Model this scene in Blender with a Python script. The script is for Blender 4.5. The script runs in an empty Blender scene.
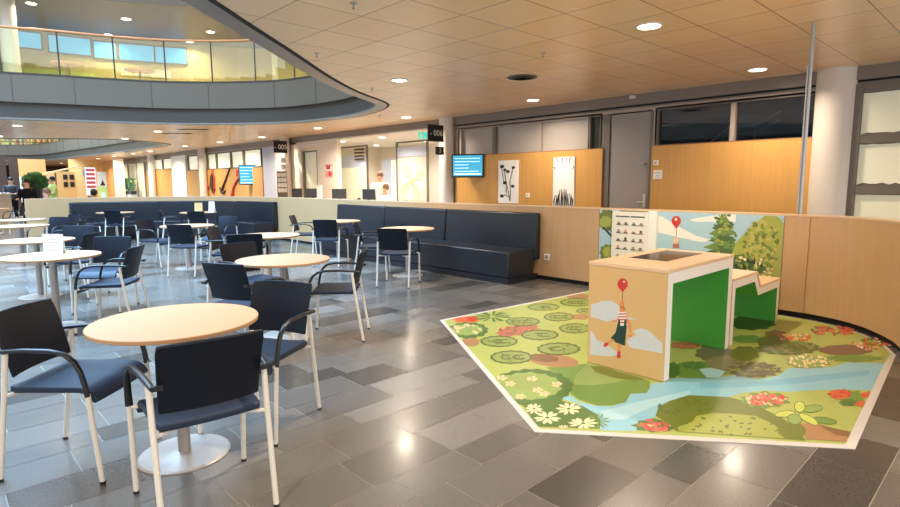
import bpy, bmesh, math, random
from mathutils import Vector, Matrix, geometry
random.seed(7)
SC = bpy.context.scene
COL = bpy.data.collections.new('cafe_hall'); SC.collection.children.link(COL)
PI = math.pi
# ------------------------------------------------------------------ materials
def lin(c):
    return tuple((x/12.92 if x <= .04045 else ((x+.055)/1.055)**2.4) for x in [v/255 for v in c])
def mat(name, rgb, rough=.5, metal=0., noise=0., scale=8., spec=.5, emit=None, es=0., trans=0., bump=0., srgb=True, stretch=None, alpha=1., coat=0.):
    m = bpy.data.materials.new(name); m.use_nodes = True
    nt = m.node_tree; b = nt.nodes['Principled BSDF']
    c = lin(rgb) if srgb else rgb
    b.inputs['Base Color'].default_value = (*c, 1)
    b.inputs['Roughness'].default_value = rough; b.inputs['Metallic'].default_value = metal
    b.inputs['Specular IOR Level'].default_value = spec
    b.inputs['Coat Weight'].default_value = coat; b.inputs['Coat Roughness'].default_value = .12
    if trans: b.inputs['Transmission Weight'].default_value = trans
    if alpha < 1: b.inputs['Alpha'].default_value = alpha
    if emit: b.inputs['Emission Color'].default_value = (*lin(emit), 1); b.inputs['Emission Strength'].default_value = es
    if noise or bump:
        tc = nt.nodes.new('ShaderNodeTexCoord'); mp = nt.nodes.new('ShaderNodeMapping')
        nz = nt.nodes.new('ShaderNodeTexNoise'); nz.inputs['Scale'].default_value = scale; nz.inputs['Detail'].default_value = 4
        if stretch: mp.inputs['Scale'].default_value = stretch
        nt.links.new(tc.outputs['Object'], mp.inputs['Vector']); nt.links.new(mp.outputs['Vector'], nz.inputs['Vector'])
        if noise:
            r = nt.nodes.new('ShaderNodeMix'); r.data_type = 'RGBA'
            r.inputs['A'].default_value = (*[v*(1-noise) for v in c], 1); r.inputs['B'].default_value = (*[min(1, v*(1+noise)) for v in c], 1)
            nt.links.new(nz.outputs['Fac'], r.inputs['Factor']); nt.links.new(r.outputs['Result'], b.inputs['Base Color'])
        if bump:
            bp = nt.nodes.new('ShaderNodeBump'); bp.inputs['Strength'].default_value = bump; bp.inputs['Distance'].default_value = .01
            nt.links.new(nz.outputs['Fac'], bp.inputs['Height']); nt.links.new(bp.outputs['Normal'], b.inputs['Normal'])
    return m
def wood(name, rgb, rough=.4, axis='z', amt=.18, sc=1., joints=0):
    st = {'z': (14*sc, 14*sc, .6*sc), 'x': (.6*sc, 14*sc, 14*sc), 'y': (14*sc, .6*sc, 14*sc)}[axis]
    return mat(name, rgb, rough, noise=amt, scale=2.2, stretch=st)
M = {}
M['beech'] = wood('beech_laminate', (216, 174, 134), .38, 'x', .06)
M['beech_edge'] = mat('beech_edge', (196, 150, 106), .5)
M['oak_low'] = wood('pale_oak_veneer', (198, 160, 116), .42, 'z', .09)
M['oak_cap'] = wood('pale_oak_cap', (216, 184, 146), .4, 'x', .06)
M['oak_wall'] = wood('honey_oak_veneer', (200, 150, 78), .42, 'z', .13)
M['oak_edge'] = mat('dark_oak_edge', (150, 88, 40), .5)
M['white_tube'] = mat('cream_painted_steel', (228, 220, 206), .35)
M['white'] = mat('white_paint', (232, 226, 218), .6)
M['plaster'] = mat('cream_plaster', (226, 214, 198), .7, noise=.02)
M['column'] = mat('column_paint', (214, 204, 192), .6, noise=.02)
M['black_plastic'] = mat('black_plastic', (24, 24, 27), .35)
M['fabric'] = mat('navy_seat_upholstery', (15, 33, 56), .55, noise=.15, scale=60, bump=.1)
M['back'] = mat('navy_backrest', (11, 18, 30), .45, noise=.05, scale=80, spec=.3)
M['leather'] = mat('dark_navy_leather', (26, 31, 39), .38, noise=.06, scale=30, bump=.05)
M['steel'] = mat('brushed_steel', (196, 188, 180), .42, metal=.35)
M['stem'] = mat('grey_table_stem', (164, 156, 150), .4, metal=.4)
M['alu'] = mat('aluminium_trim', (176, 174, 172), .35, metal=.6)
M['dark'] = mat('black_recess', (12, 11, 11), .8)
M['fascia'] = mat('taupe_fascia', (118, 107, 96), .28, noise=.03)
M['frame'] = mat('taupe_window_frame', (108, 100, 88), .4)
M['frame_l'] = mat('light_taupe_frame', (164, 150, 138), .4)
M['door'] = mat('grey_door_laminate', (148, 141, 136), .4)
M['panel_grey'] = mat('grey_frosted_panel', (168, 160, 152), .25, noise=.03)
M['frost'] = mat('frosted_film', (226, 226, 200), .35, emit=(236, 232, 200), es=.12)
M['frost_lit'] = mat('backlit_frosted_pane', (235, 235, 215), .35, emit=(250, 244, 214), es=.45)
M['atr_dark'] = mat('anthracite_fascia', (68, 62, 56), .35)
M['ring'] = mat('atrium_edge_trim', (128, 124, 120), .35, metal=.3)
M['petal'] = mat('petal_print', (202, 188, 166), .6); M['film'] = mat('film_print', (212, 202, 186), .6)
M['cloth_black'] = mat('black_cloth', (22, 23, 28), .85, spec=.15); M['monitor'] = mat('monitor_plastic', (58, 58, 60), .5)
M['room_dark'] = mat('dark_blue_room', (44, 54, 66), .6); M['refl_blue'] = mat('blue_window_reflection', (30, 70, 110), .5)  # the blue one is the colour of a window reflection
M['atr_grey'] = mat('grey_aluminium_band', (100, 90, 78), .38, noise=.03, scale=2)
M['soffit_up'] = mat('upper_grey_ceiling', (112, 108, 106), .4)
M['pale_ceiling'] = mat('white_ceiling', (232, 224, 214), .7)
M['rail'] = wood('handrail_wood', (206, 146, 98), .35, 'x', .06)
M['lamp'] = mat('lamp_diffuser', (255, 250, 235), .4, emit=(255, 240, 214), es=16)
M['lamp_rim'] = mat('lamp_rim', (236, 230, 222), .4)
M['screen'] = mat('cyan_screen', (30, 100, 130), .2, emit=(70, 196, 236), es=.75)
M['screen_text'] = mat('screen_text', (220, 250, 255), .3, emit=(210, 248, 255), es=1.1)
M['red'] = mat('red', (206, 40, 36), .45); M['paper'] = mat('paper_white', (238, 236, 232), .6)
M['sign_black'] = mat('sign_black', (26, 23, 22), .4); M['sign_white'] = mat('sign_white', (236, 232, 226), .5)
M['exit'] = mat('exit_sign_green', (60, 190, 170), .4, emit=(70, 210, 190), es=.7)
M['green_in'] = mat('kiosk_green_laminate', (72, 162, 60), .38)
M['kwhite'] = mat('kiosk_white_edge', (236, 230, 224), .45)
M['ktan'] = mat('kiosk_tan_print', (216, 176, 118), .45, noise=.02)
M['kwood'] = wood('kiosk_top_wood', (226, 190, 150), .42, 'x', .05)
M['tv_glass'] = mat('dark_touch_glass', (44, 40, 52), .08, noise=.4, scale=6)
M['skin'] = mat('skin', (214, 164, 132), .6); M['hair_d'] = mat('dark_hair', (34, 24, 20), .6); M['hair_b'] = mat('light_brown_hair', (120, 84, 58), .6)
M['leafp'] = mat('plant_leaf', (98, 144, 92), .5, noise=.4, scale=12)
M['pot'] = mat('dark_planter', (48, 54, 64), .5)
M['blue_win'] = mat('daylight_window', (80, 150, 210), .2, emit=(92, 180, 245), es=.9)
M['yellow_wall'] = mat('yellow_gallery_wall', (196, 184, 128), .6, noise=.04)
M['lav'] = mat('lavender_wall', (188, 194, 214), .6)
M['brown_d'] = mat('dark_brown', (70, 42, 28), .6); M['orange_w'] = mat('orange_wood', (226, 164, 96), .5)
M['pinkp'] = mat('pink_poster', (226, 150, 150), .6); M['redp'] = mat('red_sign', (190, 60, 56), .6); M['limep'] = mat('lime_poster', (200, 214, 120), .6)
# glass (thin, mostly clear)
def glass(name, tint, fac=.12):
    m = bpy.data.materials.new(name); m.use_nodes = True; nt = m.node_tree
    for n in list(nt.nodes): nt.nodes.remove(n)
    o = nt.nodes.new('ShaderNodeOutputMaterial'); t = nt.nodes.new('ShaderNodeBsdfTransparent'); g = nt.nodes.new('ShaderNodeBsdfGlossy')
    t.inputs['Color'].default_value = (*tint, 1); g.inputs['Roughness'].default_value = .03
    mx = nt.nodes.new('ShaderNodeMixShader'); mx.inputs[0].default_value = fac
    nt.links.new(t.outputs[0], mx.inputs[1]); nt.links.new(g.outputs[0], mx.inputs[2]); nt.links.new(mx.outputs[0], o.inputs[0]); return m
M['glass'] = glass('clear_glass', (.9, .93, .9)); M['glass_y'] = glass('yellowish_balustrade_glass', (.94, .95, .80), .1)
M['glass_tint'] = glass('dark_tinted_glass', (.5, .52, .55), .08)
M['glass_dark'] = mat('dark_window_glass', (22, 22, 24), .05, spec=.6)
M['glass_green'] = mat('dark_green_glass', (50, 56, 44), .1)
# ceiling : square veneer panels, fine perforation, dark joints
def ceiling_mat():
    m = bpy.data.materials.new('perforated_wood_ceiling'); m.use_nodes = True; nt = m.node_tree; b = nt.nodes['Principled BSDF']; N = nt.nodes.new; L = nt.links.new
    tc = N('ShaderNodeTexCoord'); sp = N('ShaderNodeSeparateXYZ'); L(tc.outputs['Object'], sp.inputs[0])
    def mth(op, a, bb=None):
        n = N('ShaderNodeMath'); n.operation = op
        for i, v in enumerate((a, bb)):
            if v is None: continue
            if isinstance(v, (int, float)): n.inputs[i].default_value = v
            else: L(v, n.inputs[i])
        return n.outputs[0]
    P_ = .6975
    ux = mth('DIVIDE', mth('SUBTRACT', sp.outputs[0], 2.62), P_); uy = mth('DIVIDE', mth('SUBTRACT', sp.outputs[1], 1.245), P_)
    fx = mth('FRACT', ux); fy = mth('FRACT', uy)
    def edge(f): return mth('LESS_THAN', mth('SUBTRACT', .5, mth('ABSOLUTE', mth('SUBTRACT', f, .5))), .009)
    j = mth('MAXIMUM', edge(fx), edge(fy))
    cmb = N('ShaderNodeCombineXYZ'); L(mth('FLOOR', ux), cmb.inputs[0]); L(mth('FLOOR', uy), cmb.inputs[1])
    wn = N('ShaderNodeTexWhiteNoise'); wn.noise_dimensions = '2D'; L(cmb.outputs[0], wn.inputs['Vector'])
    mp = N('ShaderNodeMapping'); mp.inputs['Scale'].default_value = (1.2, 30, 1); L(tc.outputs['Object'], mp.inputs[0])
    nz = N('ShaderNodeTexNoise'); nz.inputs['Scale'].default_value = 1.4; nz.inputs['Detail'].default_value = 5; L(mp.outputs[0], nz.inputs[0])
    mx = N('ShaderNodeMix'); mx.data_type = 'RGBA'
    mx.inputs['A'].default_value = (*lin((230, 192, 148)), 1); mx.inputs['B'].default_value = (*lin((246, 214, 176)), 1)
    L(mth('ADD', mth('MULTIPLY', wn.outputs['Value'], .45), mth('MULTIPLY', nz.outputs['Fac'], .55)), mx.inputs['Factor'])
    m2 = N('ShaderNodeMix'); m2.data_type = 'RGBA'; L(j, m2.inputs['Factor']); L(mx.outputs['Result'], m2.inputs['A']); m2.inputs['B'].default_value = (*lin((150, 108, 74)), 1)
    L(m2.outputs['Result'], b.inputs['Base Color']); b.inputs['Roughness'].default_value = .3
    b.inputs['Specular IOR Level'].default_value = .4
    return m
M['ceiling'] = ceiling_mat()
def floor_mat():
    m = bpy.data.materials.new('polished_grey_stone'); m.use_nodes = True; nt = m.node_tree; b = nt.nodes['Principled BSDF']; N = nt.nodes.new; L = nt.links.new
    at = N('ShaderNodeAttribute'); at.attribute_name = 'tone'
    tc = N('ShaderNodeTexCoord'); nz = N('ShaderNodeTexNoise'); nz.inputs['Scale'].default_value = 90; nz.inputs['Detail'].default_value = 3; L(tc.outputs['Object'], nz.inputs[0])
    n2 = N('ShaderNodeTexNoise'); n2.inputs['Scale'].default_value = 3; n2.inputs['Detail'].default_value = 5; L(tc.outputs['Object'], n2.inputs[0])
    def mr(src, a, c):
        n = N('ShaderNodeMapRange'); n.inputs['From Min'].default_value = .3; n.inputs['From Max'].default_value = .7
        n.inputs['To Min'].default_value = a; n.inputs['To Max'].default_value = c; L(src, n.inputs[0]); return n.outputs[0]
    mu = N('ShaderNodeMath'); mu.operation = 'MULTIPLY'; L(mr(nz.outputs['Fac'], .84, 1.16), mu.inputs[0]); mu.inputs[1].default_value = 1.
    vm = N('ShaderNodeVectorMath'); vm.operation = 'SCALE'; L(at.outputs['Color'], vm.inputs[0]); L(mu.outputs[0], vm.inputs['Scale'])
    L(vm.outputs[0], b.inputs['Base Color']); b.inputs['Roughness'].default_value = .26; b.inputs['Specular IOR Level'].default_value = .6
    b.inputs['Coat Weight'].default_value = .15; b.inputs['Coat Roughness'].default_value = .12
    return m
M['floor'] = floor_mat(); M['grout'] = mat('grout', (158, 150, 138), .6)
PAL = dict(water=(144, 198, 214), water2=(172, 214, 222), water3=(124, 186, 210), green=(114, 148, 68), green2=(146, 170, 92), olive=(112, 122, 46), olive2=(164, 170, 76), olive3=(188, 182, 96),
    dolive=(96, 108, 52), bush=(146, 162, 88), brown=(170, 128, 88), brown2=(134, 98, 66), brownp=(128, 98, 78), rose=(180, 108, 82), pink=(222, 100, 92), bloom=(238, 190, 150), red=(204, 58, 44), orange=(214, 104, 60),
    dgreen=(84, 118, 56), shadow_green=(52, 74, 34), peach=(240, 200, 156), cream=(246, 228, 184), lime2=(196, 206, 98), rock=(110, 104, 76), rock2=(138, 130, 92), lime=(176, 186, 100),
    cloud=(242, 234, 226), trunk=(44, 40, 38), tree=(112, 140, 68), tree2=(78, 106, 58), white=(240, 234, 226), sky=(170, 202, 218), kcloud=(206, 208, 210), skin=(226, 138, 88), hair=(196, 110, 50), stripe=(196, 62, 52), skirt=(22, 58, 50))
PM = {}
def pm(k, rough):
    key = (k, rough)
    if key not in PM: PM[key] = mat('print_'+k, PAL[k], rough, noise=.05, scale=20)
    return PM[key]
# ------------------------------------------------------------------ mesh builder
class MB:
    def __init__(s): s.v = []; s.f = []; s.m = []; s.mats = []
    def mi(s, m):
        if m not in s.mats: s.mats.append(m)
        return s.mats.index(m)
    def add(s, vs, fs, m):
        o = len(s.v); k = s.mi(m); s.v += [tuple(v) for v in vs]
        for f in fs: s.f.append(tuple(i+o for i in f)); s.m.append(k)
        return s
    def box(s, x0, x1, y0, y1, z0, z1, m, T=None):
        vs = [Vector((x, y, z)) for z in (z0, z1) for y in (y0, y1) for x in (x0, x1)]
        if T: vs = [T @ v for v in vs]
        return s.add(vs, [(0, 2, 3, 1), (4, 5, 7, 6), (0, 1, 5, 4), (2, 6, 7, 3), (0, 4, 6, 2), (1, 3, 7, 5)], m)
    def tube(s, pts, r, m, n=10, sx=1., cap=True, up=None):
        pts = [Vector(p) for p in pts]; rs = r if isinstance(r, (list, tuple)) else [r]*len(pts); vs = []; N0 = None
        for i, p in enumerate(pts):
            t = (pts[min(i+1, len(pts)-1)]-pts[max(i-1, 0)]).normalized()
            ref = Vector(up) if up else (Vector((0, 0, 1)) if abs(t.z) < .95 else Vector((1, 0, 0)))
            a = t.cross(ref).normalized(); b = a.cross(t).normalized()
            for k in range(n):
                th = 2*PI*k/n; vs.append(p+a*math.cos(th)*rs[i]*sx+b*math.sin(th)*rs[i])
        fs = [(i*n+k, i*n+(k+1) % n, (i+1)*n+(k+1) % n, (i+1)*n+k) for i in range(len(pts)-1) for k in range(n)]
        if cap: fs += [tuple(range(n-1, -1, -1)), tuple((len(pts)-1)*n+k for k in range(n))]
        return s.add(vs, fs, m)
    def lathe(s, prof, m, c=(0, 0, 0), n=40, top=True, bot=True):
        vs = [(c[0]+r*math.cos(2*PI*k/n), c[1]+r*math.sin(2*PI*k/n), c[2]+z) for r, z in prof for k in range(n)]
        fs = [(i*n+k, i*n+(k+1) % n, (i+1)*n+(k+1) % n, (i+1)*n+k) for i in range(len(prof)-1) for k in range(n)]
        if bot: fs.append(tuple(range(n-1, -1, -1)))
        if top: fs.append(tuple((len(prof)-1)*n+k for k in range(n)))
        return s.add(vs, fs, m)
    def prism(s, poly, z0, z1, m, T=None):      # closed polygon extruded along z (or through T)
        n = len(poly); vs = [Vector((x, y, z)) for z in (z0, z1) for x, y in poly]
        if T: vs = [T @ v for v in vs]
        return s.add(vs, [tuple(range(n-1, -1, -1)), tuple(range(n, 2*n))]+[(i, (i+1) % n, n+(i+1) % n, n+i) for i in range(n)], m)
    def strip(s, P0, P1, m, closed=False):      # quad strip between two equal polylines
        n = len(P0); k = n if closed else n-1
        return s.add(list(P0)+list(P1), [(i, (i+1) % n, n+(i+1) % n, n+i) for i in range(k)], m)
    def ribbon(s, path, d0, d1, z0, z1, m, closed=False):   # solid band following a plan path between two offsets
        a = offs(path, d0, closed); b = offs(path, d1, closed); n = len(path)
        vs = [(x, y, z0) for x, y in a]+[(x, y, z0) for x, y in b]+[(x, y, z1) for x, y in b]+[(x, y, z1) for x, y in a]
        fs = []
        for i in range(n if closed else n-1):
            j = (i+1) % n
            for q in range(4):
                r = (q+1) % 4; fs.append((q*n+i, q*n+j, r*n+j, r*n+i))
        if not closed: fs += [(0, n, 2*n, 3*n), (n-1, 4*n-1, 3*n-1, 2*n-1)]
        return s.add(vs, fs, m)
    def build(s, name, parent=None, smooth=None, bevel=0, kind=None):
        me = bpy.data.meshes.new(name); me.from_pydata(s.v, [], s.f); me.update()
        for m in s.mats: me.materials.append(M[m] if isinstance(m, str) else m)
        me.polygons.foreach_set('material_index', s.m)
        bm = bmesh.new(); bm.from_mesh(me); bmesh.ops.recalc_face_normals(bm, faces=bm.faces); bm.to_mesh(me); bm.free()
        if smooth is not None:
            me.shade_smooth(); me.set_sharp_from_angle(angle=smooth)
        o = bpy.data.objects.new(name, me); COL.objects.link(o)
        if parent: o.parent = parent
        if bevel:
            b = o.modifiers.new('bevel', 'BEVEL'); b.width = bevel; b.segments = 2; b.limit_method = 'ANGLE'
        if kind: o['kind'] = kind
        return o
def offs(path, d, closed=False):                # + = left of travel direction
    n = len(path); out = []
    for i in range(n):
        p = Vector(path[i]); a = Vector(path[i-1] if (i or closed) else path[i]); b = Vector(path[(i+1) % n] if (i < n-1 or closed) else path[i])
        t1 = (p-a); t2 = (b-p)
        t1 = t1.normalized() if t1.length > 1e-9 else t2.normalized(); t2 = t2.normalized() if t2.length > 1e-9 else t1
        t = (t1+t2).normalized(); nn = Vector((-t.y, t.x)); k = 1/max(.5, t.dot(t1)); out.append((p.x+nn.x*d*k, p.y+nn.y*d*k))
    return out
def spline(pts, k=6, closed=False):
    n = len(pts); out = []
    for i in range(n if closed else n-1):
        p = [Vector(pts[(i+j) % n] if closed else pts[min(max(i+j, 0), n-1)]) for j in (-1, 0, 1, 2)]
        for q in range(k):
            t = q/k; v = .5*((2*p[1])+(-p[0]+p[2])*t+(2*p[0]-5*p[1]+4*p[2]-p[3])*t*t+(-p[0]+3*p[1]-3*p[2]+p[3])*t**3); out.append(tuple(v))
    if not closed: out.append(tuple(pts[-1]))
    return out
def tag(o, label, cat, group=None, kind=None):
    o['label'] = label; o['category'] = cat
    if group: o['group'] = group
    if kind: o['kind'] = kind
    return o
def thing(name, label, cat, loc=(0, 0, 0), rz=0., group=None):
    o = bpy.data.objects.new(name, None); COL.objects.link(o); o.location = loc; o.rotation_euler = (0, 0, rz); o.empty_display_size = .2
    return tag(o, label, cat, group)
def dup(root, loc, rz, label, group=None):
    def cp(o, par):
        c = o.copy(); COL.objects.link(c); c.parent = par
        for ch in list(o.children): cp(ch, c)
        return c
    r = cp(root, None); r.location = loc; r.rotation_euler = (0, 0, rz); r['label'] = label
    if group: r['group'] = group
    return r
def text_mesh(s, size, m, T, mb, depth=.002):
    cu = bpy.data.curves.new('t', 'FONT'); cu.body = s; cu.size = size; cu.align_x = 'CENTER'; cu.align_y = 'CENTER'; cu.extrude = depth; cu.resolution_u = 3
    o = bpy.data.objects.new('t', cu); COL.objects.link(o); dg = bpy.context.evaluated_depsgraph_get(); me = o.evaluated_get(dg).to_mesh()
    mb.add([T @ v.co for v in me.vertices], [tuple(p.vertices) for p in me.polygons], m)
    bpy.data.objects.remove(o); bpy.data.curves.remove(cu)
def frame_T(origin, xdir, zdir=(0, 0, 1)):      # local x -> xdir, local y -> up, local z -> towards viewer
    x = Vector(xdir).normalized(); y = Vector(zdir).normalized(); z = x.cross(y)
    R = Matrix((x, y, z)).transposed().to_4x4(); return Matrix.Translation(origin) @ R
# ------------------------------------------------------------------ floor
def tessel(loops, z, m, mb):
    flat = [p for l in loops for p in l]
    tr = geometry.tessellate_polygon([[Vector((x, y, 0)) for x, y in l] for l in loops])
    mb.add([(x, y, z) for x, y in flat], [tuple(t) for t in tr], m)
fl = MB(); tones = []
X0, X1, Y0, Y1 = -13., 14.6, -4., 62.
fl.add([(X0, Y0, -.0015), (X1, Y0, -.0015), (X1, Y1, -.0015), (X0, Y1, -.0015)], [(0, 1, 2, 3)], 'grout'); tones.append((1, 1, 1))
rows = []; y = .41-.83*6
while y < Y1:
    for w in (.31, .31, .21): rows.append((y, w)); y += w
rng = random.Random(11)
vs = []; fs = []
for (ry, rw) in rows:
    if ry > 34: continue
    x = X0+rng.random()*.5
    while x < 10.0:
        L_ = rng.choice((.42, .5, .52, .6)); far = ry > 14
        if far: L_ *= 1.6
        t = rng.random(); tone = .115+.06*t if t < .78 else (.06 if t < .92 else .2)
        cx, cy = x+L_/2, ry+rw/2
        o = len(vs); g = .0025
        vs += [(x+g, ry+g, 0), (x+L_-g, ry+g, 0), (x+L_-g, ry+rw-g, 0), (x+g, ry+rw-g, 0)]; fs.append((o, o+1, o+2, o+3)); tones.append((tone*1.07, tone, tone*.9)); x += L_
fl.add(vs, fs, 'floor')
fl.add([(X0, 34.1, .0), (X1, 34.1, .0), (X1, Y1, .0), (X0, Y1, .0)], [(0, 1, 2, 3)], 'floor'); tones.append((.14, .135, .13))
floor = fl.build('floor', kind='structure')
ca = floor.data.attributes.new('tone', 'FLOAT_COLOR', 'FACE')
for i, t in enumerate(tones): ca.data[i].color = (*t, 1)
# ------------------------------------------------------------------ atrium outlines and ceiling
CZ = 3.05
H1 = spline([(7.0, 9.27), (5.9, 8.57), (4.78, 7.68), (3.48, 6.49), (2.63, 5.73), (2.07, 5.22), (1.2, 4.5), (0, 3.85), (-1.7, 3.4), (-4, 3.6), (-6.5, 5), (-8, 8), (-8, 12), (-6, 15.5), (-3, 17.4), (-.5, 18.1), (1.69, 18.0), (2.86, 17.6), (4.59, 17.04), (5.89, 16.27), (7.08, 15.07), (7.75, 13.9), (8.05, 12.1), (7.85, 10.7), (7.45, 9.75)], 4, True)
H2 = spline([(7.95, 25.6), (7.54, 24.51), (6.6, 23.7), (5.9, 23.4), (5.0, 23.5), (3.9, 24.1), (2.3, 25.4), (-1, 28), (-4, 33), (-5, 40), (-3, 47), (1, 50.5), (4.4, 50), (6.7, 47), (7.3, 40), (7.7, 35), (8.0, 29)], 4, True)
ce = MB(); outer = [(X0, Y0), (9.96, Y0), (9.96, Y1), (X0, Y1)]
tessel([outer, H1, H2], CZ, 'ceiling', ce); tessel([outer, H1, H2], CZ+.3, 'pale_ceiling', ce)
ce.build('ceiling', kind='structure')
def ring(H, idx):
    mb = MB(); s = -1 if sum((H[i][0]*H[(i+1) % len(H)][1]-H[(i+1) % len(H)][0]*H[i][1]) for i in range(len(H))) < 0 else 1   # inward sign
    mb.ribbon(H, s*-.02, s*.035, CZ-.006, CZ+.3, 'dark', True)
    mb.ribbon(H, s*.035, s*.26, CZ-.012, CZ+.03, 'ring', True)
    mb.build('trim_%d' % idx, kind='structure', smooth=.5)
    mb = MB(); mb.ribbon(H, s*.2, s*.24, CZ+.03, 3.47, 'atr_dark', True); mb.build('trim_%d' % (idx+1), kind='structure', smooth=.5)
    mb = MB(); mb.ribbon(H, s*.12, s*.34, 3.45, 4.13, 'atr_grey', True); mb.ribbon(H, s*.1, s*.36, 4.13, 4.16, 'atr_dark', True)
    In = offs(H, s*.345, True); acc = 0
    for i in range(len(In)):
        a, b = Vector(In[i]), Vector(In[(i+1) % len(In)]); seg = (b-a).length; acc += seg
        if acc > 1.45:
            acc = 0; t = (b-a).normalized(); n_ = Vector((-t.y, t.x))
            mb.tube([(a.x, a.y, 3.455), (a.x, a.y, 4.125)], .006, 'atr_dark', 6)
    mb.build('trim_%d' % (idx+2), kind='structure', smooth=.5)
    return s
s1 = ring(H1, 1); s2 = ring(H2, 4)
def balustrade(H, s, label, gap, gl):
    root = thing('glass_balustrade', label, 'balustrade', (H[0][0], H[0][1], 4.16)); o0 = Vector((H[0][0], H[0][1], 4.16))
    def fin(mb, n, **k):
        mb.v = [tuple(Vector(v)-o0) for v in mb.v]; return mb.build(n, root, **k)
    mb = MB(); In = offs(H, s*.22, True); mb.ribbon(H, s*.215, s*.23, 4.17, 5.2, gl, True); fin(mb, 'glass_panel')
    mb = MB(); mb.tube([(x, y, 5.24) for x, y in In]+[(In[0][0], In[0][1], 5.24)], .033, 'rail', 8, cap=False); fin(mb, 'handrail', smooth=1.)
    tot = sum((Vector(In[i])-Vector(In[i-1])).length for i in range(len(In))); gap = tot/round(tot/gap); i0 = min(range(len(In)), key=lambda i: (In[i][0]-5.09)**2+(In[i][1]-16.38)**2); acc = 0; n_p = 0
    for i in range(len(In)):
        a, b = Vector(In[(i0+i) % len(In)]), Vector(In[(i0+i+1) % len(In)]); L_ = (b-a).length
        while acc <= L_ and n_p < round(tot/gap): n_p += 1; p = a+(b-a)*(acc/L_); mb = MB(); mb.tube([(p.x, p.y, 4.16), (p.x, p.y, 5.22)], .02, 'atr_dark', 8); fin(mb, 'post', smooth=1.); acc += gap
        acc -= L_
balustrade(H1, s1, 'glass balustrade with wooden handrail around the near oval atrium opening', 1.19, 'glass_y')
balustrade(H2, s2, 'glass balustrade on the upper floor around the far atrium opening', 2.2, 'glass_y')
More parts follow.
